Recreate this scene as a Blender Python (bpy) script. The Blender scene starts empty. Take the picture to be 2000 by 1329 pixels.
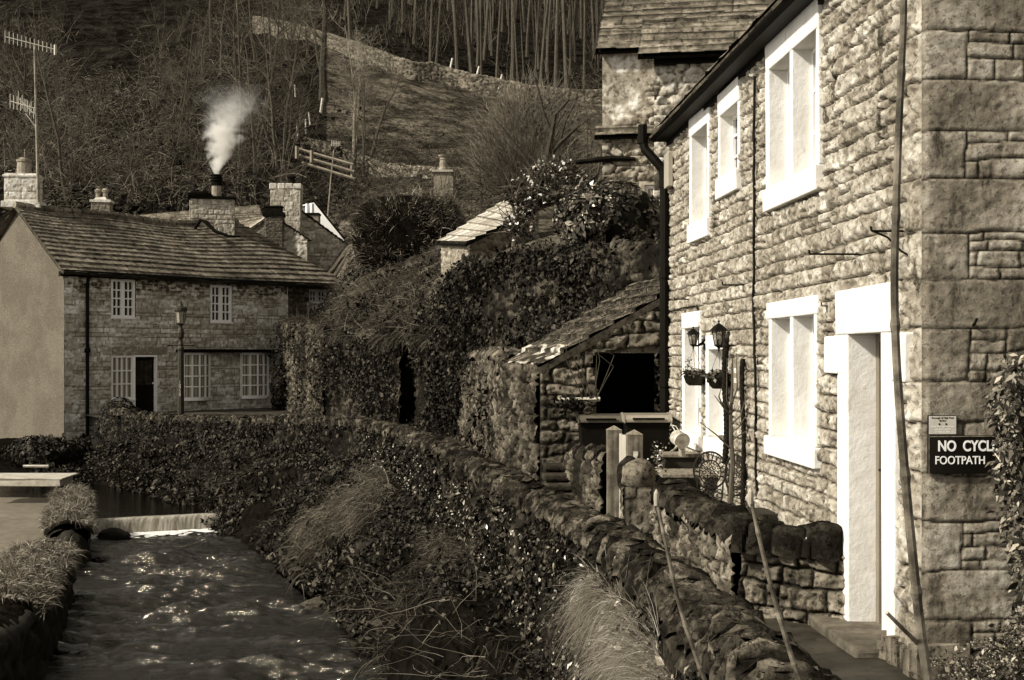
import bpy, bmesh, math, random
import numpy as np
from mathutils import Vector, Matrix

S = bpy.context.scene
COL = S.collection
# ------------------------------------------------------------------ camera, sky, sun, exposure
FP = 2600.0                                   # focal length in pixels of the 2000 px wide photograph
HZ = 690.0                                    # horizon row
cd = bpy.data.cameras.new('camera'); cam = bpy.data.objects.new('camera', cd); COL.objects.link(cam)
cd.sensor_width = 36; cd.lens = 36*FP/2000; cd.shift_y = (HZ-664.5)/2000
cd.clip_start = .1; cd.clip_end = 2000
cam.location = (0, 0, 0); cam.rotation_euler = (math.radians(90), 0, 0)
S.camera = cam
SUN_EL, SUN_AZ = 37, -62                      # azimuth clockwise from +Y towards +X
SUN_AZ = 180+65                             # sun stands behind-left of the camera
W = bpy.data.worlds.new('World'); S.world = W; W.use_nodes = True
nt = W.node_tree; nt.nodes.clear()
sky = nt.nodes.new('ShaderNodeTexSky'); sky.sky_type = 'NISHITA'; sky.sun_disc = False
sky.sun_elevation = math.radians(SUN_EL); sky.sun_rotation = math.radians(SUN_AZ)
bwn = nt.nodes.new('ShaderNodeRGBToBW'); mx = nt.nodes.new('ShaderNodeMix'); mx.data_type = 'RGBA'; mx.blend_type = 'MULTIPLY'
mx.inputs[0].default_value = 1; mx.inputs[7].default_value = (1, .955, .88, 1)
bg = nt.nodes.new('ShaderNodeBackground'); bg.inputs[1].default_value = .112
wo = nt.nodes.new('ShaderNodeOutputWorld')
nt.links.new(sky.outputs[0], bwn.inputs[0]); nt.links.new(bwn.outputs[0], mx.inputs[6])
nt.links.new(mx.outputs[2], bg.inputs[0]); nt.links.new(bg.outputs[0], wo.inputs[0])
sl = bpy.data.lights.new('sun', 'SUN'); sl.energy = 3.5; sl.angle = math.radians(4); sl.color = (1, .95, .86)
so = bpy.data.objects.new('sun', sl); COL.objects.link(so)
_a, _e = math.radians(SUN_AZ), math.radians(SUN_EL)
SD = Vector((math.sin(_a)*math.cos(_e), math.cos(_a)*math.cos(_e), math.sin(_e)))
so.rotation_euler = SD.to_track_quat('Z', 'Y').to_euler()
S.view_settings.view_transform = 'Standard'; S.view_settings.look = 'None'
S.view_settings.exposure = 0.72; S.view_settings.gamma = 1
S.render.engine = 'CYCLES'; S.cycles.volume_step_rate = 1.5; S.cycles.volume_bounces = 4

# ------------------------------------------------------------------ helpers
def at(px, py, D):
    return np.array([D*(px-1000)/FP, D, D*(HZ-py)/FP])
def V3(*a): return np.array(a, float)
def unit(v):
    v = np.asarray(v, float); return v/(np.linalg.norm(v)+1e-12)

def _h(ix, iy, seed):
    n = (ix.astype(np.int64)*374761393 + iy.astype(np.int64)*668265263 + seed*1274126177) & 0x7fffffff
    n = ((n ^ (n >> 13))*1274126177) & 0x7fffffff
    n = ((n ^ (n >> 15))*668265263) & 0x7fffffff
    return ((n ^ (n >> 16)) & 0xffffff)/float(0xffffff)
def vn(x, y, seed=0):
    x = np.asarray(x, float); y = np.asarray(y, float)
    xi = np.floor(x); yi = np.floor(y); fx = x-xi; fy = y-yi
    fx = fx*fx*(3-2*fx); fy = fy*fy*(3-2*fy)
    a = _h(xi, yi, seed); b = _h(xi+1, yi, seed); c = _h(xi, yi+1, seed); d = _h(xi+1, yi+1, seed)
    return (a*(1-fx)+b*fx)*(1-fy)+(c*(1-fx)+d*fx)*fy
def fbm(x, y, o=4, seed=0):
    s = 0; a = .5; t = 0
    for k in range(o):
        s = s+a*vn(x*2**k+k*17.3, y*2**k-k*9.1, seed+k); t += a; a *= .5
    return s/t
def worley(x, y, seed=0):
    xi = np.floor(x); yi = np.floor(y)
    f1 = np.full(x.shape, 9.); f2 = np.full(x.shape, 9.); cid = np.zeros(x.shape); ox = np.zeros(x.shape); oy = np.zeros(x.shape)
    for dx in (-1, 0, 1):
        for dy in (-1, 0, 1):
            cx = xi+dx; cy = yi+dy
            px = cx+.15+.7*_h(cx, cy, seed); py = cy+.15+.7*_h(cx, cy, seed+7)
            d = np.hypot(px-x, py-y); r = _h(cx, cy, seed+13)
            m = d < f1; ox = np.where(m, x-px, ox); oy = np.where(m, y-py, oy)
            f2 = np.where(m, f1, np.minimum(f2, d)); cid = np.where(m, r, cid); f1 = np.where(m, d, f1)
    worley.off = (ox, oy)
    return f1, f2, cid
def sst(a, b, x):
    t = np.clip((x-a)/(b-a), 0, 1); return t*t*(3-2*t)

def wloc(o):
    v = Vector((0, 0, 0))
    while o: v = v+o.location; o = o.parent
    return v
def mk(name, V, Fc, mat, parent=None, alb=None, smooth=False, bevel=0, loc=None):
    """V world coords; Fc quads as (n,4) array or list of tuples. A top-level mesh keeps its origin at loc."""
    V = np.asarray(V, float).reshape(-1, 3)
    me = bpy.data.meshes.new(name)
    o = bpy.data.objects.new(name, me); COL.objects.link(o)
    if parent is not None:
        o.parent = parent; off = np.array(wloc(parent))
    else:
        off = np.array(loc if loc is not None else [(V[:, 0].min()+V[:, 0].max())/2, (V[:, 1].min()+V[:, 1].max())/2, V[:, 2].min()])
        o.location = off
    V = V-off
    if isinstance(Fc, np.ndarray):
        n, k = Fc.shape
        me.vertices.add(len(V)); me.vertices.foreach_set('co', V.astype(np.float32).ravel())
        me.loops.add(n*k); me.loops.foreach_set('vertex_index', Fc.astype(np.int32).ravel())
        me.polygons.add(n); me.polygons.foreach_set('loop_start', np.arange(0, n*k, k, dtype=np.int32))
        me.update(calc_edges=True)
    else:
        me.from_pydata([tuple(v) for v in V], [], Fc); me.update()
    if alb is None: alb = np.ones(len(V))
    if alb is not None:
        a = me.attributes.new('alb', 'FLOAT', 'POINT'); a.data.foreach_set('value', np.asarray(alb, np.float32).ravel())
    if smooth:
        me.polygons.foreach_set('use_smooth', np.ones(len(me.polygons), dtype=bool))
    if mat: me.materials.append(mat)
    if bevel:
        b = o.modifiers.new('bevel', 'BEVEL'); b.width = bevel; b.segments = 2; b.limit_method = 'ANGLE'
    return o
def empty(name, loc):
    o = bpy.data.objects.new(name, None); COL.objects.link(o); o.location = tuple(loc); o.empty_display_size = .2; return o
def tag(o, label=None, cat=None, group=None, kind=None):
    if label: o['label'] = label
    if cat: o['category'] = cat
    if group: o['group'] = group
    if kind: o['kind'] = kind
    return o
def thing(name, loc, label, cat, group=None): return tag(empty(name, loc), label, cat, group)
def struct(o): o['kind'] = 'structure'; return o
def stuff(o, label=None, cat=None): o['kind'] = 'stuff'; return tag(o, label, cat)
def kids(o): return [c for c in bpy.data.objects if c.parent == o]
def copy_tree(o, parent=None):
    c = o.copy(); COL.objects.link(c)
    if parent is not None: c.parent = parent
    for ch in kids(o): copy_tree(ch, c)
    return c

class Fr:
    """local frame: u along, v up, w outward normal"""
    def __init__(s, O, u, w, v=(0, 0, 1)):
        s.O = V3(*O); s.u = unit(u); s.w = unit(w); s.v = unit(v)
    def __call__(s, u, v, w=0):
        u = np.asarray(u, float)[..., None]; v = np.asarray(v, float)[..., None]; w = np.asarray(w, float)
        w = w[..., None] if w.ndim else w
        return s.O+s.u*u+s.v*v+s.w*w
WORLD = Fr((0, 0, 0), (1, 0, 0), (0, 1, 0))

class MB:
    def __init__(s): s.v = []; s.f = []; s.a = []; s.ca = None
    def add(s, vs, fs, a=None):
        n = len(s.v); s.v += [tuple(p) for p in vs]; s.f += [tuple(i+n for i in f) for f in fs]
        a = a if a is not None else s.ca
        if a is not None: s.a += [a]*len(vs)
        return s
    def box(s, fr, u0, u1, v0, v1, w0, w1, a=None, jit=0, rng=None):
        P = [fr(u, v, w) for w in (w0, w1) for v in (v0, v1) for u in (u0, u1)]
        if jit: P = [p+np.array([rng.uniform(-jit, jit) for _ in range(3)]) for p in P]
        return s.add(P, [(0, 2, 3, 1), (4, 5, 7, 6), (0, 1, 5, 4), (2, 6, 7, 3), (0, 4, 6, 2), (1, 3, 7, 5)], a)
    def obox(s, c, sx, sy, sz, rz=0, rx=0, ry=0, a=None):
        M = Matrix.Rotation(rz, 3, 'Z') @ Matrix.Rotation(ry, 3, 'Y') @ Matrix.Rotation(rx, 3, 'X')
        P = [np.array(M @ Vector((x*sx/2, y*sy/2, z*sz/2)))+np.array(c) for y in (-1, 1) for z in (-1, 1) for x in (-1, 1)]
        return s.add(P, [(0, 1, 3, 2), (4, 6, 7, 5), (0, 4, 5, 1), (2, 3, 7, 6), (0, 2, 6, 4), (1, 5, 7, 3)], a)
    def tube(s, pts, r, n=6, cap=True, a=None):
        pts = [np.asarray(p, float) for p in pts]
        rr = list(r) if hasattr(r, '__len__') else [r]*len(pts)
        vs = []; up = None
        for i, p in enumerate(pts):
            d = unit(pts[min(i+1, len(pts)-1)]-pts[max(i-1, 0)])
            if up is None:
                up = np.cross(d, (0, 0, 1.)) if abs(d[2]) < .9 else np.cross(d, (1., 0, 0))
            up = unit(up-d*np.dot(up, d)); sd = np.cross(d, up)
            for k in range(n):
                t = 2*math.pi*k/n; vs.append(p+rr[i]*(math.cos(t)*up+math.sin(t)*sd))
        fs = [(i*n+k, i*n+(k+1) % n, (i+1)*n+(k+1) % n, (i+1)*n+k) for i in range(len(pts)-1) for k in range(n)]
        if cap and n > 2: fs += [tuple(range(n))[::-1], tuple((len(pts)-1)*n+k for k in range(n))]
        return s.add(vs, fs, a)
    def lathe(s, prof, c, ax=(0, 0, 1), n=16, a=None, cap=True, sq=(1, 1), rot=0):
        ax = unit(ax); e1 = unit(np.cross(ax, (0, 1., 0)) if abs(ax[1]) < .9 else np.cross(ax, (1., 0, 0))); e2 = np.cross(ax, e1)
        c = np.asarray(c, float); vs = []
        for r, h in prof:
            for k in range(n):
                t = 2*math.pi*k/n+rot; vs.append(c+ax*h+e1*r*sq[0]*math.cos(t)+e2*r*sq[1]*math.sin(t))
        m = len(prof)
        fs = [(i*n+k, i*n+(k+1) % n, (i+1)*n+(k+1) % n, (i+1)*n+k) for i in range(m-1) for k in range(n)]
        if cap: fs += [tuple(range(n))[::-1], tuple((m-1)*n+k for k in range(n))]
        return s.add(vs, fs, a)
    def build(s, name, mat, parent=None, smooth=False, bevel=0, loc=None):
        return mk(name, np.array(s.v), s.f, mat, parent, s.a if len(s.a) == len(s.v) and s.a else None, smooth, bevel, loc)

# ------------------------------------------------------------------ materials (everything ends in one sepia ramp)
SEP = [(0, (0, 0, 0)), (.02, (.0220, .0190, .0142)), (.06, (.0680, .0585, .043)), (.2, (.230, .198, .149)), (.45, (.488, .45, .37)), (.9, (.92, .90, .85))]
MATS = {}
def mat(name, val=.2, var=.35, scale=6., rough=.85, bump=.3, bscale=None, alb=False, streak=0., sth=(.52, .66), sval=.02, spec=.3, metal=0, aniso=(1, 1, 1), blot=0., bsc=.8, bdist=.01, transl=0., sscale=(2.2, 2.2, .5), pit=0., psc=16., pth=(.53, .62)):
    if name in MATS: return MATS[name]
    m = bpy.data.materials.new(name); m.use_nodes = True; MATS[name] = m
    t = m.node_tree; N = t.nodes; L = t.links; N.clear()
    def math_(op, a, b=None, clamp=False):
        n = N.new('ShaderNodeMath'); n.operation = op; n.use_clamp = clamp
        for i, x in enumerate((a, b)):
            if x is None: continue
            if isinstance(x, (int, float)): n.inputs[i].default_value = x
            else: L.new(x, n.inputs[i])
        return n.outputs[0]
    g = N.new('ShaderNodeNewGeometry'); tc = N.new('ShaderNodeTexCoord')
    def noise(sc, det=5, mp=(1, 1, 1), off=0, rg=.6):
        q = N.new('ShaderNodeMapping'); q.inputs['Scale'].default_value = mp; q.inputs['Location'].default_value = (off, off*.7, off*1.3)
        L.new(tc.outputs['Object'], q.inputs[0])
        n = N.new('ShaderNodeTexNoise'); n.inputs['Scale'].default_value = sc; n.inputs['Detail'].default_value = det; n.inputs['Roughness'].default_value = rg
        L.new(q.outputs[0], n.inputs['Vector']); return n.outputs[0]
    def mrange(x, a, b, c, d):
        n = N.new('ShaderNodeMapRange'); n.inputs[1].default_value = a; n.inputs[2].default_value = b; n.inputs[3].default_value = c; n.inputs[4].default_value = d
        n.interpolation_type = 'SMOOTHSTEP'; L.new(x, n.inputs[0]); return n.outputs[0]
    v = math_('MULTIPLY', mrange(noise(scale, 6, aniso), .3, .7, 1-var, 1+var), val)
    if alb:
        at_ = N.new('ShaderNodeAttribute'); at_.attribute_name = 'alb'; v = math_('MULTIPLY', v, at_.outputs['Fac'])
    if blot: v = math_('MULTIPLY', v, mrange(noise(bsc, 4, (1, 1, 1), 5), .38, .62, 1-blot, 1+blot*.5))
    if pit:
        v = math_('MULTIPLY', v, mrange(noise(psc, 5, aniso, 7, .7), pth[0], pth[1], 1, 1-pit)); v = math_('MULTIPLY', v, mrange(noise(psc*.45, 4, aniso, 9, .7), .56, .68, 1, 1+pit*.8))
    if streak:
        s_ = math_('MULTIPLY', mrange(noise(1., 6, sscale, 11, .72), sth[0], sth[1], 0, 1), streak)
        n = N.new('ShaderNodeMix'); n.data_type = 'FLOAT'; L.new(s_, n.inputs[0]); L.new(v, n.inputs[2]); n.inputs[3].default_value = sval; v = n.outputs[0]
    r = N.new('ShaderNodeValToRGB'); el = r.color_ramp.elements
    el[0].position = 0; el[0].color = (0, 0, 0, 1); el[1].position = SEP[-1][0]; el[1].color = SEP[-1][1]+(1,)
    for p, c in SEP[1:-1]:
        e = el.new(p); e.color = c+(1,)
    L.new(v, r.inputs[0])
    b = N.new('ShaderNodeBsdfPrincipled'); L.new(r.outputs[0], b.inputs['Base Color'])
    b.inputs['Roughness'].default_value = rough; b.inputs['Metallic'].default_value = metal
    b.inputs['Specular IOR Level'].default_value = spec; b.inputs['Specular Tint'].default_value = (1, .9, .70, 1)
    if bump:
        bp = N.new('ShaderNodeBump'); bp.inputs['Strength'].default_value = bump; bp.inputs['Distance'].default_value = bdist
        L.new(noise(bscale or scale*4, 8, aniso, 3, .65), bp.inputs['Height']); L.new(bp.outputs[0], b.inputs['Normal'])
    o = N.new('ShaderNodeOutputMaterial')
    if transl:
        tr = N.new('ShaderNodeBsdfTranslucent'); L.new(r.outputs[0], tr.inputs[0]); ms = N.new('ShaderNodeMixShader'); ms.inputs[0].default_value = transl
        L.new(b.outputs[0], ms.inputs[1]); L.new(tr.outputs[0], ms.inputs[2]); L.new(ms.outputs[0], o.inputs[0])
    else: L.new(b.outputs[0], o.inputs[0])
    return m

# ------------------------------------------------------------------ masonry height fields
def rows_blocks(u0, u1, v0, v1, rh, bw, seed, slope=0):
    rng = random.Random(seed); B = []; v = v0
    while v < v1-.02:
        h = min(rng.uniform(*rh), v1-v)
        if v1-v-h < rh[0]*.5: h = v1-v
        u = u0-rng.uniform(0, bw[1])
        while u < u1:
            nb0 = len(B)
            w = rng.uniform(*bw)*(1 if rng.random() < .8 else .6)
            if rng.random() < .12 and h > rh[0]*1.2:      # two thin stones one above the other
                hh = h*rng.uniform(.4, .6); B.append((u, v, u+w, v+hh)); B.append((u, v+hh, u+w, v+h))
            else: B.append((u, v, u+w, v+h))
            B[nb0:] = [(max(b[0], u0), b[1], b[2], b[3]) for b in B[nb0:] if b[2] > u0+.03]
            u += w
        v += h
    return B
def masonry(u0, u1, v0, v1, res, blocks, seed, wob=.012, mort=.012, relief=.02, rough=.012, tones=(.7, 1.15), mtone=.35, moss=None, round_=1.):
    nu = max(2, int((u1-u0)/res)+1); nv = max(2, int((v1-v0)/res)+1)
    us = np.linspace(u0, u1, nu); vs = np.linspace(v0, v1, nv); U, Vv = np.meshgrid(us, vs)
    Uw = U+wob*2*(fbm(U*5, Vv*5, 3, seed)-.5)*2; Vw = Vv+wob*2*(fbm(U*4+31, Vv*4, 3, seed+3)-.5)*2
    E = np.zeros(U.shape); T = np.full(U.shape, mtone); Hb = np.zeros(U.shape)
    rng = random.Random(seed+5); mg = wob*4+res
    for b in blocks:
        i0 = np.searchsorted(us, b[0]-mg); i1 = np.searchsorted(us, b[2]+mg); j0 = np.searchsorted(vs, b[1]-mg); j1 = np.searchsorted(vs, b[3]+mg)
        t = rng.uniform(*tones); hb = rng.uniform(-1, 1); tu = rng.uniform(-1, 1); tv = rng.uniform(-1, 1)
        if i1 <= i0 or j1 <= j0: continue
        a = Uw[j0:j1, i0:i1]; c = Vw[j0:j1, i0:i1]
        e = np.minimum(np.minimum(a-b[0], b[2]-a), np.minimum(c-b[1], b[3]-c))
        m = e > 0
        if not m.any(): continue
        E[j0:j1, i0:i1][m] = e[m]; T[j0:j1, i0:i1][m] = t
        hh = hb*.25+tu*.5*(a-(b[0]+b[2])/2)/(b[2]-b[0])+tv*.5*(c-(b[1]+b[3])/2)/(b[3]-b[1])
        Hb[j0:j1, i0:i1][m] = hh[m]
    k = sst(mort*.3, mort*1.1, E)
    bul = sst(0, .018*round_, E)
    n1 = fbm(U*9, Vv*12, 4, seed+9)-.5; n2 = fbm(U*30, Vv*34, 3, seed+19)-.5
    rdg = np.abs(fbm(U*14+3, Vv*18, 3, seed+29)-.5)*2
    H = k*(relief*(.5+.5*bul)+relief*.7*Hb+rough*1.5*n1*2+rough*.9*n2*2-rough*1.8*(rdg-.3))+(1-k)*.004*n2
    A = T*k+mtone*(1-k)
    A = A*(1+.35*n1*2*k+.2*n2*2)
    return U, Vv, H, np.clip(A, .01, 3), nu, nv
def rubble(u0, u1, v0, v1, res, sz, seed, relief=.05, rough=.02, tones=(.5, 1.3), mtone=.12, asp=1.6, jw=.35):
    nu = max(2, int((u1-u0)/res)+1); nv = max(2, int((v1-v0)/res)+1)
    U, Vv = np.meshgrid(np.linspace(u0, u1, nu), np.linspace(v0, v1, nv))
    wx = (fbm(U*2.2/sz*.3, Vv*2.2/sz*.3, 2, seed+50)-.5)*jw*4; wy = (fbm(U/sz*.5+9, Vv/sz*.5, 2, seed+51)-.5)*jw*2
    f1, f2, cid = worley(U/(sz*asp)+wx, Vv/sz+wy, seed)
    e = f2-f1; k = sst(.05, .15, e); bul = sst(.0, .22, e); ox, oy = worley.off
    n1 = fbm(U*8, Vv*8, 4, seed+9)-.5; n2 = fbm(U*28, Vv*28, 3, seed+19)-.5
    H = k*(relief*(.5+.5*bul)+relief*.8*(cid-.5)+relief*1.3*(((cid*5.7) % 1-.5)*ox+((cid*9.1) % 1-.5)*oy*1.5)+rough*4*n1+rough*1.2*n2)
    A = (tones[0]+(tones[1]-tones[0])*((cid*7.13) % 1))*k+mtone*(1-k); A = A*(1+.5*n1+.5*n2)
    return U, Vv, H, np.clip(A, .01, 3), nu, nv
def gridfaces(nu, nv, keep=None):
    j, i = np.mgrid[0:nv-1, 0:nu-1]; a = (j*nu+i)
    Fq = np.stack([a, a+1, a+nu+1, a+nu], -1).reshape(-1, 4)
    if keep is not None: Fq = Fq[keep.ravel()]
    return Fq
def sheet(name, fr, data, mat_, parent=None, holes=(), clip=None, w=0, smooth=False, flip=False, **kw):
    U, Vv, H, A, nu, nv = data
    P = fr(U, Vv, H+w).reshape(-1, 3)
    uc = (U[:-1, :-1]+U[1:, 1:])/2; vc = (Vv[:-1, :-1]+Vv[1:, 1:])/2
    keep = np.ones(uc.shape, bool)
    for h in holes: keep &= ~((uc > h[0]) & (uc < h[1]) & (vc > h[2]) & (vc < h[3]))
    if clip is not None: keep &= clip(uc, vc)
    Fq = gridfaces(nu, nv, keep)
    if flip: Fq = Fq[:, ::-1]
    return mk(name, P, Fq, mat_, parent, A.ravel(), smooth, **kw)
def surf(name, P, mat_, parent=None, A=None, smooth=True, **kw):
    """P (nv,nu,3) grid of world points"""
    nv, nu = P.shape[:2]
    return mk(name, P.reshape(-1, 3), gridfaces(nu, nv), mat_, parent, None if A is None else A.ravel(), smooth, **kw)
def polyint(pts, s):
    """interpolate polyline rows at fractional arclength params s (0..1)"""
    pts = np.asarray(pts, float); d = np.r_[0, np.cumsum(np.linalg.norm(np.diff(pts[:, :2], axis=0), axis=1))]
    t = s*d[-1]; return np.stack([np.interp(t, d, pts[:, k]) for k in range(pts.shape[1])], -1), d[-1]
def smoothpoly(pts, n=8):
    """Catmull-Rom refinement"""
    P = np.asarray(pts, float); Q = np.vstack([2*P[0]-P[1], P, 2*P[-1]-P[-2]]); out = []
    for i in range(1, len(Q)-2):
        for k in range(n):
            t = k/n; a, b, c, d = Q[i-1], Q[i], Q[i+1], Q[i+2]
            out.append(.5*((2*b)+(-a+c)*t+(2*a-5*b+4*c-d)*t*t+(-a+3*b-3*c+d)*t**3))
    out.append(P[-1]); return np.array(out)
def wall_body(name, path, thick, mat_, parent, res=.04, sz=.14, seed=1, zb=None, relief=.05, tones=(.5, 1.3), side=1, taper=0, mtone=.12, asp=1.6, rough=.02, blocks=None):
    """free-standing or retaining wall: a stone skin wrapped from its face base, over the top, to its back base.
    path rows: x, y, ztop, zbase ; side=+1 face to the left of the walking direction"""
    P, Lh = polyint(path, np.linspace(0, 1, 2))
    nu = int(Lh/res)+2; P, Lh = polyint(path, np.linspace(0, 1, nu))
    d = np.gradient(P[:, :2], axis=0); d /= np.linalg.norm(d, axis=1)[:, None]+1e-9
    n = np.stack([-d[:, 1], d[:, 0]], -1)*side
    hmax = (P[:, 2]-P[:, 3]).max(); per = 2*hmax+thick; nvv = int(per/res)+2
    U, Vv, H, A, _, _ = rubble(0, Lh, 0, per, res, sz, seed, relief, rough, tones, mtone, asp)
    H = H[:nvv, :nu]; A = A[:nvv, :nu]
    if H.shape != (nvv, nu):
        H = np.pad(H, ((0, nvv-H.shape[0]), (0, nu-H.shape[1])), mode='edge'); A = np.pad(A, ((0, nvv-A.shape[0]), (0, nu-A.shape[1])), mode='edge')
    s = np.linspace(0, per, nvv)[:, None]*np.ones((1, nu)); h = (P[:, 2]-P[:, 3])[None, :]
    f = s/per*(2*h+thick)
    z = np.where(f < h, P[:, 3]+f, np.where(f < h+thick, P[:, 2], P[:, 2]-(f-h-thick)))
    off = np.where(f < h, thick/2, np.where(f < h+thick, thick/2-(f-h), -thick/2))
    off = off+np.sign(off)*taper*(P[:, 2]-z)
    on = np.where(f < h, 1., np.where(f < h+thick, 0., -1.))
    X = np.stack([P[:, 0]+n[:, 0]*(off+on*H), P[:, 1]+n[:, 1]*(off+on*H), z+np.where(on == 0, H, 0)], -1)
    return surf(name, X, mat_, parent, A, smooth=False)
def coping(name, path, width, height, thick, mat_, parent, seed=1, lean=.5, alb=(.5, 1.4), side=1, rnd=.6, over=.0, step=None):
    """slabs set on edge along a wall top, leaning along the run"""
    rng = random.Random(seed); nr = np.random.RandomState(seed)
    _, L = polyint(path, np.linspace(0, 1, 2)); Vs = []; Fs = []; As = []; s = 0; base = 0
    npf = 12
    while s < L:
        th = thick*rng.uniform(.6, 1.5); hh = height*rng.uniform(.78, 1.22); ww = width*rng.uniform(.88, 1.1)
        q, _ = polyint(path, np.array([max(0, (s-.02)/L), min(1, (s+.02)/L)])); c = (q[0]+q[1])/2; d = unit(np.r_[q[1][:2]-q[0][:2], 0.]); nn = np.array([-d[1], d[0], 0.])
        yaw = rng.uniform(-.3, .3); d2 = d*math.cos(yaw)+nn*math.sin(yaw); n2 = np.array([-d2[1], d2[0], 0])
        ln = lean+rng.uniform(-.15, .2); up = unit(np.array([0, 0, 1.])+d2*ln); dd = unit(d2-up*np.dot(d2, up))
        off = rng.uniform(-.03, .03)*width/.4; t0 = rng.uniform(alb[0], alb[1])*(3.5 if rng.random() < .025 else 1); pk = rng.uniform(-.25, .25)
        a = np.linspace(0, math.pi, npf); e = rnd
        cx = np.sign(np.cos(a))*np.abs(np.cos(a))**e*ww/2+pk*.2*np.sin(a)*ww; cz = np.abs(np.sin(a))**e*hh
        jx = nr.uniform(-.16, .12, npf)*hh; cz = cz+jx*np.sin(a); cx = cx*(1+nr.uniform(-.12, .06, npf))
        for li, (lw, sc) in enumerate(((-.5, .9), (-.34, 1.), (.34, 1.), (.5, .88))):
            r = nr.uniform(-.018, .018, (npf, 3))*(width/.4)
            pts = c[:3]+n2*(off+cx*sc)[:, None]+up*((cz*sc)-.05)[:, None]+dd*(lw*th)+r
            Vs.append(pts); As.append(t0*(1+nr.uniform(-.3, .3, npf)))
        for li in range(3):
            for k in range(npf-1):
                o = base+li*npf+k; Fs.append((o, o+npf, o+npf+1, o+1))
        for li, rev in ((0, False), (3, True)):
            ring = list(range(base+li*npf, base+(li+1)*npf))
            for k in range(npf//2):
                q4 = (ring[k], ring[k+1], ring[npf-2-k], ring[npf-1-k]) if k < npf//2 else None
                if q4 and len(set(q4)) == 4: Fs.append(q4[::-1] if rev else q4)
        base += 4*npf; s += th*.82 if step is None else step
    return mk(name, np.vstack(Vs), np.array(Fs), mat_, parent, np.concatenate(As), False)

# ------------------------------------------------------------------ vegetation helpers
def leafmesh(P, Nn, size, seed, spread=.9, asp=.62, alb=(.5, 1.6), down=.0):
    """returns arrays for kite leaves folded along the midrib; P points, Nn mean normals"""
    r = np.random.RandomState(seed); n = len(P)
    N1 = Nn+r.normal(0, spread, (n, 3)); N1 /= np.linalg.norm(N1, axis=1)[:, None]
    T = r.normal(0, 1, (n, 3)); T[:, 2] -= down; T -= N1*np.sum(T*N1, 1)[:, None]; T /= np.linalg.norm(T, axis=1)[:, None]+1e-9
    B = np.cross(N1, T); s = (size*np.clip(r.lognormal(-.12, .38, n), .35, 2.1))[:, None]
    a = P; b = P+T*s*.45+B*s*asp*.5+N1*s*.12; c = P+T*s; d = P+T*s*.45-B*s*asp*.5+N1*s*.12
    V = np.stack([a, b, c, d], 1).reshape(-1, 3); Fq = np.arange(n*4).reshape(-1, 4)
    A = np.repeat(alb[0]*.6+alb[1]*1.6*r.uniform(0, 1, n)**3.2, 4)
    return V, Fq, A
def leaves(name, P, Nn, size, mat_, seed=1, parent=None, **kw):
    V, Fq, A = leafmesh(P, Nn, size, seed, **kw); return mk(name, V, Fq, mat_, parent, A, False)
def blades(name, P, Dr, L, wd, mat_, seed=1, parent=None, droop=1., seg=4, alb=(.6, 1.4), out=.0, tuft=.22, tmess=1.3):
    r = np.random.RandomState(seed); n = len(P)
    Dr = Dr+r.normal(0, .38, (n, 3)); Dr /= np.linalg.norm(Dr, axis=1)[:, None]
    if tuft:
        ci = np.floor(P[:, 0]/tuft+P[:, 2]/tuft*.6); cj = np.floor(P[:, 1]/tuft-P[:, 2]/tuft*.5)
        off = np.stack([_h(ci, cj, seed)-.5, _h(ci, cj, seed+1)-.5, .7*(_h(ci, cj, seed+2)-.5)], 1)*tmess; Dr = Dr+off; Dr /= np.linalg.norm(Dr, axis=1)[:, None]
        lf = .35+1.1*_h(ci, cj, seed+3); al = .45+.9*_h(ci, cj, seed+4)
    else: lf = np.ones(n); al = np.ones(n)
    wd = (wd*r.uniform(.5, 1.7, n))[:, None]
    L = (L*lf*r.uniform(.35, 1.25, n))[:, None]; sd = np.cross(Dr, r.normal(0, 1, (n, 3))); sd /= np.linalg.norm(sd, axis=1)[:, None]+1e-9
    Vs = []; p = P.copy(); d = Dr.copy()
    for k in range(seg+1):
        w = wd*(1-k/(seg+.3)); Vs += [p-sd*w/2, p+sd*w/2]
        d = d+np.array([0, 0, -1.])*droop/seg; d /= np.linalg.norm(d, axis=1)[:, None]; p = p+d*L/seg
    V = np.stack(Vs, 1); b = (np.arange(n)*(2*seg+2))[:, None]
    Fq = np.concatenate([np.stack([b[:, 0]+2*k, b[:, 0]+2*k+1, b[:, 0]+2*k+3, b[:, 0]+2*k+2], 1) for k in range(seg)])
    A = np.repeat((alb[0]+(alb[1]-alb[0])*r.uniform(0, 1, n)**1.5)*al, 2*seg+2)
    return mk(name, V.reshape(-1, 3), Fq, mat_, parent, A, False)
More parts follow.
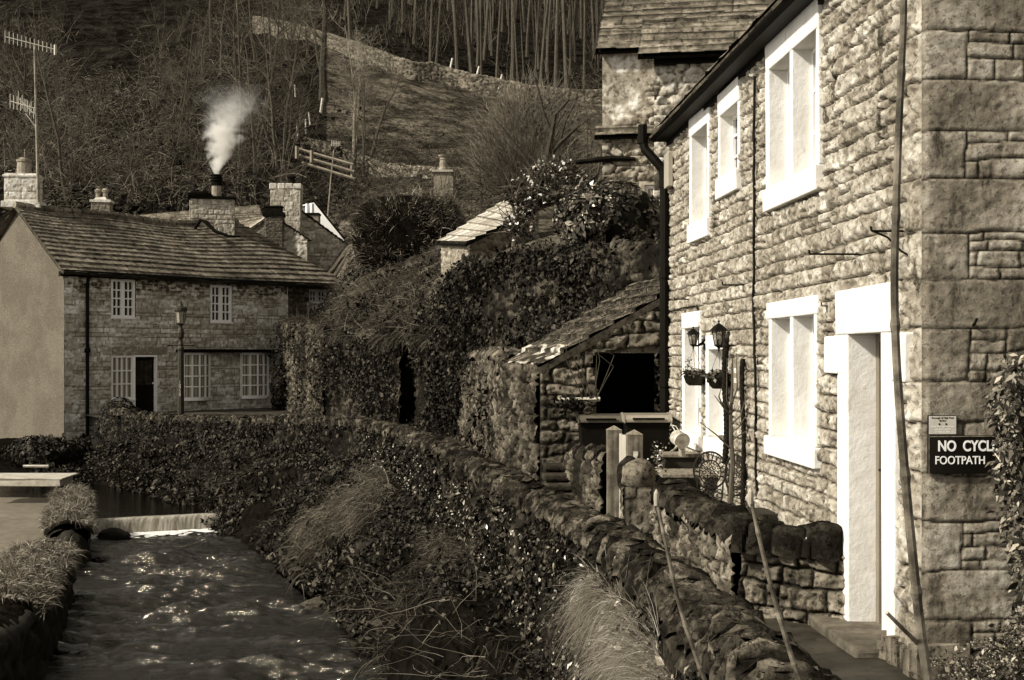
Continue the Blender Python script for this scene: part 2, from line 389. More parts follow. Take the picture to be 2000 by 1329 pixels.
def arcs(P0, D0, L, r0, seed, seg=4, wig=.35, grav=0., alb=(.5, 1.5)):
    """many thin three-sided twigs at once: returns V,F,A"""
    r = np.random.RandomState(seed); n = len(P0); D = D0/np.linalg.norm(D0, axis=1)[:, None]; L = np.asarray(L).reshape(-1, 1)*np.ones((n, 1)); r0 = np.asarray(r0).reshape(-1, 1)*np.ones((n, 1))
    p = P0.copy(); V = []
    curl = r.normal(0, wig, (n, 3)); up = np.cross(D, r.normal(0, 1, (n, 3))); up /= np.linalg.norm(up, axis=1)[:, None]+1e-9
    for k in range(seg+1):
        sdv = np.cross(D, up); up2 = np.cross(sdv, D); rr = r0*(1-.85*k/seg)
        for t in (0, 2.094, 4.188): V.append(p+rr*(math.cos(t)*up2+math.sin(t)*sdv))
        D = D+curl/seg+r.normal(0, wig*.35, (n, 3))+np.array([0, 0, grav])/seg; D /= np.linalg.norm(D, axis=1)[:, None]; p = p+D*L/seg
    V = np.stack(V, 1); nb = 3*(seg+1); b = np.arange(n)*nb; Fs = []
    for k in range(seg):
        for j in range(3): Fs.append(np.stack([b+3*k+j, b+3*k+(j+1) % 3, b+3*k+3+(j+1) % 3, b+3*k+3+j], 1))
    return V.reshape(-1, 3), np.concatenate(Fs), np.repeat(alb[0]+(alb[1]-alb[0])*r.uniform(0, 1, n)**2.2, nb)
def grow_tree(seed, h, r, stems=1, spread=.35, lv=3, nb=(9, 7, 5), bl=(.45, .5, .5), wig=.12, fan=.9, up=.25, start=.25):
    """bare tree as polylines -> (trunk MB, branch MB)"""
    rng = random.Random(seed); T = MB(); B = MB()
    def line(p, d, L, n, wg, upb):
        pts = [p]
        for i in range(n):
            d = unit(d+np.array([rng.gauss(0, wg), rng.gauss(0, wg), rng.gauss(0, wg)+upb/n])); p = p+d*L/n; pts.append(p)
        return pts
    def kidsof(pts, L, r0, level):
        if level >= lv: return
        k = nb[min(level, len(nb)-1)]
        for _ in range(k):
            t = rng.uniform(start if level == 0 else .15, 1); f = t*(len(pts)-1); i = min(int(f), len(pts)-2)
            p = pts[i]+(pts[i+1]-pts[i])*(f-i); d0 = unit(pts[i+1]-pts[i])
            s = np.array([rng.gauss(0, 1), rng.gauss(0, 1), rng.gauss(0, .5)]); s = unit(s-d0*np.dot(s, d0))
            d = unit(d0*(1-fan*.5)+s*fan*rng.uniform(.5, 1.1)); LL = L*bl[min(level, len(bl)-1)]*rng.uniform(.6, 1.2)*(1.15-.5*t)
            rr = max(.006, r0*(1-.75*t)*.5); n = 5 if level == 0 else 3
            q = line(p, d, LL, n, wig*1.6, up); B.tube(q, [rr*(1-.85*j/n) for j in range(n+1)], 4 if level == 0 else 3, cap=False, a=rng.uniform(.7, 1.3))
            kidsof(q, LL, rr, level+1)
    for s in range(stems):
        d = unit(np.array([rng.gauss(0, spread if stems > 1 else .025), rng.gauss(0, spread if stems > 1 else .025), 1])); hh = h*(1 if s == 0 else rng.uniform(.6, 1))
        p = np.array([rng.uniform(-1, 1)*r*(stems > 1)*2, rng.uniform(-1, 1)*r*(stems > 1)*2, -.3])
        q = line(p, d, hh, 8, wig*.5, .15); rr = r*(1 if s == 0 else rng.uniform(.5, .9))
        T.tube(q, [rr*(1.25 if j == 0 else 1-.85*j/8) for j in range(9)], 7, cap=False, a=1.)
        kidsof(q, hh, rr, 0)
    return T, B
def text_mesh(s, size, fr, u, v, w, mat_, parent, name='lettering', align='CENTER', ext=.002, bold=0., sx=1., alabel=None):
    c = bpy.data.curves.new(name, 'FONT'); c.body = s; c.size = size; c.align_x = align; c.align_y = 'CENTER'; c.extrude = ext; c.offset = bold
    o = bpy.data.objects.new(name, c); COL.objects.link(o); dg = bpy.context.evaluated_depsgraph_get(); me = bpy.data.meshes.new_from_object(o.evaluated_get(dg))
    bpy.data.objects.remove(o); n = len(me.vertices); co = np.zeros(n*3); me.vertices.foreach_get('co', co); co = co.reshape(-1, 3)
    P = fr(u+co[:, 0]*sx, v+co[:, 1], w+co[:, 2]); fs = [tuple(p.vertices) for p in me.polygons]
    return mk(name, P, fs, mat_, parent)
# ------------------------------------------------------------------ materials in use
M_FACADE = mat('facade gritstone', .30, .35, 9, .9, .8, 45, alb=True, streak=.85, sth=(.57, .66), sval=.02, sscale=(4, 4, 1.2), pit=.55, psc=15, bdist=.015, pth=(.52, .62), spec=.1)
M_END = mat('quoin gritstone', .25, .25, 11, .9, .7, 70, alb=True, streak=.9, sth=(.515, .68), sval=.012, blot=.4, bsc=1.6, sscale=(4.5, 4.5, 1.5), pit=.5, psc=30, spec=.1)
M_WHITE = mat('white limewash', .74, .08, 4, .8, .45, 9, bdist=.025, spec=.1, streak=.5, sth=(.59, .72), sval=.28, sscale=(3, 3, 1.2))
M_WOODW = mat('white gloss paint', .9, .04, 5, .4, 0)
M_GREYP = mat('grey door paint', .16, .15, 3, .45, .1)
M_GLASS = mat('window glass', .012, .1, 3, .06, 0, spec=.6)
M_BLACK = mat('black iron', .003, .3, 20, .6, .1, spec=.12)
M_DARK = mat('shade black', .006, .3, 3, 1, 0, spec=0)  # near-black colour painted where openings lie in shade
M_SLATE = mat('stone slates', .16, .35, 7, .85, .6, 30, alb=True, blot=.35, bsc=1.5, pit=.6, psc=8, spec=.1, streak=.5, sth=(.55, .7), sval=.02, sscale=(2, 2, 2))
M_STONE = mat('rubble stone', .20, .35, 10, .9, .7, 45, pit=.7, psc=14, spec=.1, alb=True, streak=.85, sth=(.5, .62), sval=.018, sscale=(2.4, 2.4, 1.2))
M_MOSSY = mat('mossy coping stone', .042, .6, 7, .95, 1., 45, alb=True, streak=.75, sth=(.46, .60), sval=.006, sscale=(7, 7, 7), blot=.5, bsc=5, pit=.8, psc=24, spec=.05, bdist=.02)
M_WOOD = mat('weathered timber', .17, .35, 5, .85, .4, 30, aniso=(6, 6, .6))
M_PATH = mat('worn flagstone path', .035, .35, 3, .6, .4, 30, pit=.5, psc=9, alb=True, blot=.4, bsc=1.2)
M_TERRA = mat('plant pot', .10, .2, 5, .8, .2)
M_LETW = mat('white lettering', .85, .02, 3, .5, 0)
M_LETB = mat('black lettering', .01, .02, 3, .5, 0)

UH = unit([-.0499, .99875, 0]); NH = unit([.99875, .0499, 0])
NF = Fr(NH*3.0, UH, -NH)
def sn(px, w=0.):
    k = (px-1000)/FP; t = 3-w
    return t*(NH[0]-k*NH[1])/(-UH[0]+k*UH[1])
def Yn(s, w=0.): return s*UH[1]+(3-w)*NH[1]
def zn(px, py, w=0.): return (HZ-py)/FP*Yn(sn(px, w), w)
S0, S1 = sn(1800), sn(1310)
PATHZ = -2.05
ctg = thing('stone_cottage', NF((S0+S1)/2, PATHZ, -2.5), 'near stone cottage with white painted window surrounds, filling the right side', 'house')
ZT = 2.93
# facade masonry with quoins at both ends
bl = rows_blocks(S0, S1, -2.4, ZT, (.11, .17), (.16, .44), 11)
qj = [63, 155, 255, 348, 452, 542, 640, 746, 827, 926, 1019, 1116, 1210]
qz = [(HZ-y)/FP*Yn(S0) for y in qj]
qz = [qz[0]+.31*k for k in (3, 2, 1)]+qz+[qz[-1]-.32, qz[-1]-.64, qz[-1]-1.]
for i in range(len(qz)-1):
    long_ = (i % 2 == 0)                       # long on the end wall = short on the front
    bl.append((S0-.1, qz[i+1], S0+(.24 if long_ else .42), qz[i]))
def win(pxl, pxr, yt, yb, *, z0=None, z1=None):
    a, b = sn(pxr), sn(pxl); return (a, b, z0 if z0 is not None else zn((pxl+pxr)/2, yb), z1 if z1 is not None else zn((pxl+pxr)/2, yt))
WINS = {   # s0, s1, zbottom, ztop of the whole painted surround ; jamb width, lintel height, sill height, mullion?
 'w1': (win(1353, 1391, 0, 0, z0=1.32, z1=2.83), .16, .22, .22, False),
 'w2': (win(1409, 1450, 0, 0, z0=1.66, z1=2.80), .13, .24, .22, False),
 'w3': (win(1504, 1608, 0, 0, z0=1.30, z1=2.86), .16, .26, .20, True),
 'w4': (win(1338, 1374, 0, 0, z0=-1.14, z1=.50), .16, .20, .18, False),
 'w5': (win(1385, 1426, 0, 0, z0=-1.12, z1=.20), .17, .16, .18, False),
 'w6': (win(1509, 1603, 0, 0, z0=-.93, z1=.46), .13, .15, .17, True)}
holes = [w[0] for w in WINS.values()]
DR = (sn(1759), sn(1645), PATHZ+.05, .47)
holes.append(DR)
D_ = masonry(S0, S1, -2.4, ZT, .015, bl, 21, wob=.010, mort=.012, relief=.018, rough=.022, tones=(.7, 1.3), mtone=.12)
D_ = list(D_); D_[2] = (D_[2]-.014*(D_[3] < .30))*sst(0, .06, D_[0]-S0)
sheet('wall', NF, D_, M_FACADE, ctg, holes=holes)
# end wall facing the camera
EF = Fr(NF(S0, 0, 0), NH, -UH)
bl = []
rng = random.Random(3)
for i in range(len(qz)-1):
    ln = 1.6 if i % 2 == 0 else rng.uniform(.26, .33)
    bl.append((-.1, qz[i+1], ln, qz[i]))
    bl += rows_blocks(ln, 5.2, qz[i+1], qz[i], (.06, .13), (.15, .5), 100+i) if i % 2 else rows_blocks(ln, 5.2, qz[i+1], qz[i], (.1, .31), (.3, .6), 100+i)
# the real joints on the long stones
D_ = list(masonry(0, 1.5, -2.4, ZT+.3, .012, bl, 31, wob=.012, mort=.009, relief=.013, rough=.0045, tones=(.7, 1.2), mtone=.12))
D_[2] = D_[2]*sst(0, .05, D_[0])
sheet('end_wall', EF, D_, M_END, ctg)
m = MB()
m.box(NF, S0, S1, -2.5, ZT+.4, -5, -4.9); m.box(NF, S1-.02, S1, -2.5, ZT+.4, -4.9, -.05); m.box(EF, 1.5, 5, -2.5, ZT+1., -.4, 0)
for a in (0,): pass
m.build('rear_wall', M_FACADE, ctg)
# black sheet standing in for the darkness indoors, behind the windows
m = MB(); m.box(NF, S0+.3, S1-.1, -2.3, ZT, -.62, -.55); m.build('shade_sheet', M_DARK, ctg)
# roof: stone slates seen from beneath the eave
RF = Fr(NF(0, ZT+.03, .24), UH, unit(np.array([0, 0, 1.])*.8-NH*.6), unit(NH*.8+np.array([0, 0, 1.])*.6))
bl = rows_blocks(S0-.15, S1+.15, 0, 3.3, (.26, .3), (.3, .6), 41)
U, Vv, H, A, nu, nv = masonry(S0-.15, S1+.15, 0, 3.3, .07, bl, 42, wob=.006, mort=.004, relief=.02, rough=.006, tones=(.6, 1.2), mtone=.2)
sheet('roof', RF, (U, Vv, H, A, nu, nv), M_SLATE, ctg)
rf = [c for c in kids(ctg) if c.name.startswith('roof')][0]
m = MB(); rng = random.Random(7); s = S0-.15
while s < S1+.15:
    l = rng.uniform(.22, .4); d = rng.uniform(-.012, .012)
    for k in range(2): m.box(RF, s+.004, s+l-.004, -.04+d+k*.13+rng.uniform(-.02, .02), .5, -.055+k*.02, -.028+k*.02)
    s += l
m.build('eaves_slates', M_SLATE, rf)
m = MB(); m.box(NF, S0-.1, S1+.1, ZT-.16, ZT-.02, .0, .045)
m.box(NF, S0-.1, S1+.1, ZT-.10, ZT-.03, .048, .2)  # soffit box coloured black for the shade under the eave
m.build('fascia', M_BLACK, ctg)
m = MB()
n = 60; prof = []
for i in range(9):
    a = math.pi*i/8; prof.append((.19+.055*math.cos(a), ZT-.03-.055*math.sin(a)))
pr2 = [(.19+.047*math.cos(math.pi*i/8), ZT-.03-.047*math.sin(math.pi*i/8)) for i in range(8, -1, -1)]
pp = prof+pr2
vs = [NF(s, z, w) for s in (S0-.05, S1+.22) for w, z in pp]; k = len(pp)
m.add(vs, [(i, (i+1) % k, k+(i+1) % k, k+i) for i in range(k)]+[tuple(range(k))[::-1], tuple(range(k, 2*k))])
gut = m.build('gutter', M_BLACK, ctg)
# painted surrounds
def surround(key, nm='window'):
    (a, b, z0, z1), jw, lh, sh, mul = WINS[key]; rng = random.Random(sum(map(ord, key)))
    m = MB(); j = .006; pr = .042
    lx = .04 if key == 'w6' else 0; 
    m.box(NF, a-lx, b+lx, z1-lh, z1, -.3, pr+.006, jit=j, rng=rng)
    m.box(NF, a-lx, b+lx, z0, z0+sh, -.3, pr+.03, jit=j, rng=rng)
    jn = jw*.55
    m.box(NF, a, a+jn, z0+sh-.002, z1-lh+.002, -.3, pr, jit=j, rng=rng); m.box(NF, b-jw*.75, b, z0+sh-.002, z1-lh+.002, -.3, pr, jit=j, rng=rng)
    o = m.build(nm, M_WHITE, ctg, bevel=.012)
    o['label'] = {'w1': 'tall narrow upper window nearest the drainpipe', 'w2': 'short upper window with glazing bars', 'w3': 'large upper two-light window', 'w4': 'ground floor window behind the left lantern', 'w5': 'ground floor window behind the right lantern', 'w6': 'large ground floor two-light window'}[key]
    ia, ib = a+jn, b-jw*.75; mw = .09 if key == 'w6' else .10
    lights = [(ia, ib)]
    if mul:
        c = ia+(ib-ia)*.5; mm = MB(); mm.box(NF, c-mw/2, c+mw/2, z0+sh-.01, z1-lh+.01, -.29, pr-.004, jit=.004, rng=rng); mm.build('mullion', M_WHITE, o, bevel=.01)
        lights = [(ia, c-mw/2), (c+mw/2, ib)]
    fr_ = MB(); pn = MB(); 
    for (p, q) in lights:
        zz0, zz1 = z0+sh, z1-lh; d = -.115 if key == 'w2' else -.15
        for (u0, u1, v0, v1) in ((p, p+.035, zz0, zz1), (q-.035, q, zz0, zz1), (p+.035, q-.035, zz0, zz0+.045), (p+.035, q-.035, zz1-.045, zz1)): fr_.box(NF, u0, u1, v0, v1, d-.03, d+.02)
        nb = 3
        for k in range(1, nb): 
            v = zz0+(zz1-zz0)*k/nb; fr_.box(NF, p+.035, q-.035, v-.01, v+.01, d-.01, d+.012)
        fr_.box(NF, (p+q)/2-.009, (p+q)/2+.009, zz0+.045, zz1-.045, d-.008, d+.010)
        pn.box(NF, p, q, zz0, zz1, d-.02, d-.014)
    fr_.build('frame', M_WOODW, o); pn.build('pane', M_GLASS, o)
    return o
for k_ in WINS: surround(k_)
# door: surround with projecting blocks, recess, grey door
a, b, z0, z1 = DR; rng = random.Random(5); m = MB(); oa, ob = sn(1733), sn(1667); zo = .14
m.box(NF, a, b, zo, z1, -.42, .055, jit=.006, rng=rng)
m.box(NF, a, oa, z0, zo+.002, -.42, .045, jit=.005, rng=rng); m.box(NF, ob, b, z0, zo+.002, -.42, .045, jit=.005, rng=rng)
m.box(NF, sn(1784), a+.05, -.19, .135, -.1, .06, jit=.006, rng=rng); m.box(NF, b-.05, sn(1623), -.15, .13, -.1, .06, jit=.006, rng=rng)
ds = m.build('door_surround', M_WHITE, ctg, bevel=.012)
m = MB()
for (u0, u1, v0, v1, w0, w1) in ((oa, oa+.06, z0, zo, -.27, -.165), (ob-.07, ob, z0, zo, -.27, -.165), (oa+.06, ob-.07, zo-.06, zo, -.27, -.165)): m.box(NF, u0, u1, v0, v1, w0, w1)
m.build('door_frame', M_GREYP, ctg, bevel=.004)
m = MB(); m.box(NF, oa+.06, ob-.07, z0+.02, zo-.06, -.26, -.22)
for k in range(6): u = oa+.065+(ob-oa-.14)*k/6; m.box(NF, u, u+(ob-oa-.14)/6-.008, z0+.03, zo-.07, -.22, -.21)
dr = m.build('door', M_GREYP, ctg, bevel=.002)
m = MB(); m.box(NF, ob-.15, ob-.11, -1.0, -.76, -.208, -.20); m.tube([NF(ob-.13, -.85, -.205), NF(ob-.13, -.85, -.15), NF(ob-.23, -.85, -.145)], .009, 6); m.build('handle', M_BLACK, dr)
m = MB(); m.box(NF, oa-.12, ob+.25, z0-.09, z0+.02, -.36, .26, jit=.015, rng=rng); stp = m.build('doorstep', mat('doorstep stone', .09, .4, 7, .85, .5, 30, blot=.4), ctg, bevel=.02)
m = MB()
for k in range(14): 
    u = oa-.5+k*.16; m.box(NF, u, u+.15, PATHZ-.1, z0-.1+rng.uniform(-.03, 0), -.2, .10+rng.uniform(-.02, .04), jit=.02, rng=rng)
for k in range(9):
    u = S0-.15+k*.05; 
for k in range(9):
    u = S0-.06+k*.075; m.box(NF, u, u+.09, -2.3, -1.86+rng.uniform(-.08, .03), -.3, .05+rng.uniform(0, .05), a=rng.uniform(.3, 1.), jit=.02, rng=rng)
m.a = (m.a+[.7]*len(m.v))[:0] or [rng.uniform(.3, 1.)*1. for _ in m.v]
m.build('plinth', M_STONE, ctg, bevel=.03)
# drainpipe at the far corner, with swan neck and hopper
m = MB(); sp = S1+.02
P = [NF(sp+.1, ZT+.13, .36), NF(sp+.1, ZT-.07, .36), NF(sp+.08, ZT-.2, .33), NF(sp+.02, ZT-.36, .2), NF(sp, ZT-.48, .1), NF(sp, ZT-.62, .08), NF(sp, PATHZ, .08)]
m.tube(P, [.062]*4+[.066]*3, 10)
for z in (ZT-.62, 1.1, -.35, -1.5): m.tube([NF(sp, z, .08), NF(sp, z-.1, .08)], .08, 10)
m.tube([NF(sp+.1, ZT-.02, .36), NF(sp+.1, ZT-.12, .36)], .075, 10)
m.build('drainpipe', M_BLACK, ctg, smooth=False)
m = MB(); m.box(NF, sn(1319)-.02, sn(1310)-.05, ZT-.75, ZT-.3, .03, .10); m.build('flue_box', mat('pale downspout', .3, .1, 3, .6, 0), ctg, bevel=.01)
# cables
def cable(pts, r=.008, w=.03, seed=1, name='cable'):
    rng = random.Random(seed); out = []
    for (x0, y0), (x1, y1) in zip(pts[:-1], pts[1:]):
        n = max(2, int(math.hypot(x1-x0, y1-y0)/35))
        for k in range(n):
            t = k/n; px = x0+(x1-x0)*t; py = y0+(y1-y0)*t; out.append(NF(sn(px)+rng.uniform(-.02, .02), zn(px, py), w+rng.uniform(0, .01)))
    out.append(NF(sn(pts[-1][0]), zn(*pts[-1]), w)); m = MB(); m.tube(out, r, 5); return m.build(name, M_BLACK, ctg)
cable([(1483, 150), (1481, 300), (1482, 420), (1480, 620), (1484, 760), (1487, 960)], .014, .04, 1)
cable([(1312, 610), (1340, 602), (1368, 598), (1373, 620), (1372, 840)], .009, .035, 2)
# iron hooks standing out of the wall
for px, py, L, cur in ((1680, 497, .37, 0), (1458, 557, .24, 0), (1352, 585, .22, 0), (1620, 598, .06, 0), (1780, 452, .26, 1)):
    s, z = sn(px), zn(px, py); m = MB(); m.tube([NF(s, z, -.02), NF(s, z, L)], .008 if L > .1 else .005, 6)
    m.tube([NF(s, z, L), NF(s, z+.03, L+.005)], .008 if L > .1 else .005, 6)
    if cur: m.tube([NF(s, z-.005, L-.02), NF(s, z-.04, L*.6), NF(s, z-.13, L*.25), NF(s, z-.17, -.01)], .007, 6)
    m.build('iron_bracket', M_BLACK, ctg)
# signs on the end wall
def ue(px): return ((px-1800)/FP)*EF.O[1]*1.02
def ze(py): return (HZ-py)/FP*(EF.O[1]-.02)
M_SIGNB = mat('black enamel board', .006, .2, 6, .35, 0)
M_SIGNW = mat('pale notice plate', .5, .12, 12, .5, 0)
t = thing('footpath_sign', EF(ue(1875), ze(925), .03), 'black board lettered in white capitals, half covered by the climber', 'sign')
m = MB(); m.box(EF, ue(1808), ue(1962), ze(925), ze(851), .02, .05); m.build('board', M_SIGNB, t, bevel=.003)
m = MB()
for (p, q, r_, s_) in ((1808.5, 1961, 852, 853.2), (1808.5, 1809.3, 853, 924)): m.box(EF, ue(p), ue(q), ze(s_), ze(r_), .0505, .0515)
m.build('border_line', mat('worn border paint', .2, .5, 30, .6, 0), t)
text_mesh('NO  CYCLING', .093, EF, ue(1825.5), ze(872), .0515, M_LETW, t, align='LEFT', bold=.0022, sx=.80)
text_mesh('FOOTPATH', .072, EF, ue(1820), ze(899.5), .0515, M_LETW, t, align='LEFT', bold=.0006, sx=.86)
t = thing('byelaw_notice', EF(ue(1837), ze(849), .02), 'small pale rectangular notice with two fixing holes, above the black board', 'sign')
m = MB(); m.box(EF, ue(1809), ue(1864), ze(849.3), ze(811.5), .02, .035); m.build('board', M_BLACK, t)
m = MB(); m.box(EF, ue(1810.3), ue(1862.8), ze(848), ze(812.8), .0352, .0392); m.build('plate', M_SIGNW, t)
text_mesh('Borough of High Peak', .0155, EF, ue(1836.5), ze(816.5), .040, M_LETB, t, bold=.0002, sx=1.03, ext=.0005)
text_mesh('Byelaw', .0155, EF, ue(1836.5), ze(821.8), .040, M_LETB, t, bold=.0002, ext=.0005)
for k, (s_, y_) in enumerate((('Dogs Fouling Footways', 833.5), ('and grass verges', 838.8), ('PENALTY £50', 844))): text_mesh(s_, .0155, EF, ue(1836.5), ze(y_), .040, M_LETW, t, ext=.0005)
m = MB()
for px in (1830, 1843): m.lathe([(.006, 0), (.006, .002)], EF(ue(px), ze(828.5), .0395), ax=-UH, n=10)
m.build('fixing', M_BLACK, t)
m = MB(); m.tube([EF(ue(1898), ze(640), -.02), EF(ue(1899), ze(632), .04), EF(ue(1902), ze(622), .05)], .009, 6); tag(m.build('iron_hook', M_BLACK, ctg), None)
# house name plaque
t = thing('house_name_plaque', NF(sn(1450), zn(1450, 760), .03), 'small grey upright name plaque beside the twisted stem on the cottage wall', 'sign')
sa, sb = sn(1457), sn(1443); za, zb = zn(1450, 758), zn(1450, 711)
m = MB(); m.box(NF, sa, sb, za, zb, .03, .07); m.build('board', mat('plaque slate', .2, .15, 8, .6, .1), t, bevel=.003)
FL = Fr(NF((sa+sb)/2, (za+zb)/2, 0), -UH, -NH)
text_mesh('MILL', .075, FL, 0, .05, .0705, M_LETW, t, sx=.9); text_mesh('STILE', .07, FL, 0, -.05, .0705, M_LETW, t, sx=.85)

# ------------------------------------------------------------------ wall lanterns and baskets
def lantern(px, py, wpx, mountpx, label):
    s = sn(mountpx); Y = Yn(s); out = .21; C = NF(s, 0, out)
    Y = C[1]; C = np.array([(px-1000)/FP*Y, Y, (HZ-py)/FP*Y]); h = wpx/FP*Y/.36   # scale: roof width .36h
    h = wpx/FP*Y*1.55
    t = thing('wall_lantern', C-np.array([0, 0, h*.5]), label, 'lantern', 'carriage lanterns on the cottage wall')
    k = 6; r = wpx/FP*Y/2
    m = MB(); m.lathe([(r*1.05, .16*h), (r*1.0, .175*h), (r*.62, .30*h), (r*.35, .37*h), (r*.1, .42*h), (r*.05, .46*h)], C, n=6); m.lathe([(0.001, .45*h), (r*.13, .475*h), (r*.13, .5*h), (.001, .53*h)], C, n=8); m.build('lantern_top', M_BLACK, t)
    m = MB()
    for i in range(6):
        a = math.pi*2*i/6; m.tube([C+np.array([math.cos(a)*r*.72, math.sin(a)*r*.72, .16*h]), C+np.array([math.cos(a)*r*.45, math.sin(a)*r*.45, -.3*h])], r*.05, 4)
    m.lathe([(r*.5, -.3*h), (r*.5, -.34*h), (r*.2, -.40*h), (r*.1, -.46*h), (r*.14, -.5*h), (.001, -.54*h)], C, n=8)
    m.build('cage', M_BLACK, t)
    g = mat('lantern glass', .5, .1, 3, .1, 0); g.node_tree.nodes['Principled BSDF'].inputs['Transmission Weight'].default_value = .75
    m = MB(); m.lathe([(r*.43, -.3*h), (r*.70, .16*h)], C, n=6, cap=False); m.build('glass', g, t)
    m = MB(); m.lathe([(.001, -.3*h), (r*.16, -.3*h), (r*.16, -.1*h), (.001, -.1*h)], C, n=8); m.build('bulb_holder', M_BLACK, t)
    m = MB(); m.lathe([(.001, -.1*h), (r*.14, -.05*h), (r*.2, .03*h), (r*.1, .1*h), (.001, .11*h)], C, n=10); m.build('bulb', M_WOODW, t)
    W0 = NF(s, C[2]-.30*h, .015); m = MB()
    B0 = C+np.array([0, 0, -.37*h])
    m.tube([B0, B0+(W0-B0)*.35+np.array([0, 0, -.03*h]), B0+(W0-B0)*.7+np.array([0, 0, .05*h]), W0+np.array([0, 0, .12*h])], [r*.13, r*.16, r*.26, r*.42], 6)
    m.lathe([(.001, .0), (r*.5, .0), (r*.42, .025), (.001, .03)], W0-NH*(-.0), ax=-NH, n=12, sq=(1.7, .8)); m.build('bracket', M_BLACK, t)
    return t, C, r, h
l1 = lantern(1354, 660, 27, 1381, 'black six-sided lantern on the left, hung on a dark curved arm near the white lintel')
l2 = lantern(1404, 656, 37, 1428, 'larger black lantern on the right with its bulb plainly seen through the glass')
M_LEAFB = mat('basket leaves', .06, .4, 9, .5, 0, alb=True, transl=.2)
def basket(px, py, wpx, lan, label, seed):
    C0 = lan[1]; Y = C0[1]; C = np.array([(px-1000)/FP*Y, Y, (HZ-py)/FP*Y]); r = wpx/FP*Y/2
    t = thing('hanging_basket', C-np.array([0, 0, r*.6]), label, 'hanging basket', 'hanging baskets under the lanterns')
    m = MB(); m.lathe([(.001, -r*.62), (r*.55, -r*.62), (r*.8, -r*.4), (r*1.0, .12*r), (r*1.05, .2*r), (r*.9, .2*r), (.001, .1*r)], C, n=14); m.build('bowl', mat('black basket plastic', .006, .2, 8, .5, .1), t)
    m = MB(); top = C0+np.array([0, 0, -.5*lan[3]])
    for k in range(3):
        a = 2.1*k+.4; m.tube([C+np.array([math.cos(a)*r, math.sin(a)*r, .15*r]), top], .0022, 4)
    m.build('chain', M_BLACK, t)
    rs = np.random.RandomState(seed); n = 420; a = rs.uniform(0, 6.28, n); q = np.sqrt(rs.uniform(0, 1, n))*r*1.1
    hh = rs.uniform(.1, .75, n)*r*(1.1-q/r*.5); P = C+np.stack([np.cos(a)*q, np.sin(a)*q, hh+.1*r], 1)
    if seed == 1:
        P[:22] = C+np.array([-.55*r, 0, 0])+np.stack([rs.normal(0, .1*r, 22), rs.normal(0, .1*r, 22), rs.uniform(.8, 1.7, 22)*r], 1)
    leaves('plants', P, np.tile([0, -.4, 1.], (n, 1)), .042, M_LEAFB, seed, t, alb=(.3, 3.))
basket(1358, 739, 46, l1, 'dark hanging basket on the left with a tall sprig rising from it', 1)
basket(1406, 744, 50, l2, 'dark hanging basket on the right with low bushy plants', 2)
# twisted climber stems against the wall
def rope_stem(px, y0, y1, r, label, name, seed, w=.06, ro=.5):
    rng = random.Random(seed); s = sn(px); z0, z1 = zn(px, y0), zn(px, y1); m = MB()
    for ph in (0, 2.1, 4.2):
        P = []
        for k in range(90):
            t_ = k/89; a = ph+t_*60; P.append(NF(s+r*ro*math.cos(a)+.02*math.sin(t_*9+seed), z0+(z1-z0)*t_, w+r*ro*math.sin(a)+.01*math.sin(t_*7)))
        m.tube(P, r*.55, 5)
    return tag(m.build(name, mat('climber bark', .016, .5, 25, .9, .6, spec=.05), None), label, 'climbing plant')
rope_stem(1463, 702, 985, .026, 'thin rope-like twisted stem right of the name plaque', 'climber_stem', 1)
rope_stem(1434, 662, 905, .032, 'thick gnarled dark climber trunk beside the right lantern', 'climber_stem', 4, w=.09, ro=.6)
# ------------------------------------------------------------------ setting: ground, path, river, hillside
M_GRASSG = mat('rough hillside turf', .085, .5, 2.2, .95, 1., 9, alb=True, blot=.6, bsc=.5, bdist=.12, pit=.7, psc=3.2, spec=0)
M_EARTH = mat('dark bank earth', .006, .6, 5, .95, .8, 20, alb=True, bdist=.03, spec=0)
M_IVY = mat('ivy leaves', .023, .5, 20, .55, 0, alb=True, transl=.08, spec=.12)
M_DRYG = mat('dry grass', .13, .3, 12, .7, 0, alb=True, transl=.3)
M_TWIG = mat('bare twigs', .095, .35, 8, .9, 0, alb=True, spec=0)
M_BARK = mat('bark', .06, .5, 6, .9, .6, alb=True, aniso=(3, 3, .6))
M_RUB = mat('retaining wall rubble', .07, .45, 8, .9, .7, 40, alb=True, streak=.95, sth=(.43, .55), sval=.006, sscale=(1.6, 1.6, .7), pit=.7, psc=11, spec=.05)

_g = np.zeros((2, 2)); 
def flat(name, pts, mat_, alb=None, thick=0):
    return struct(mk(name, np.array(pts, float), [tuple(range(len(pts)))], mat_, None, alb if alb is not None else [1.]*len(pts)))
# deep bed under everything
flat('ground', [(-400, 2, -5.2), (400, 2, -5.2), (400, 400, -5.2), (-400, 400, -5.2)], M_EARTH)
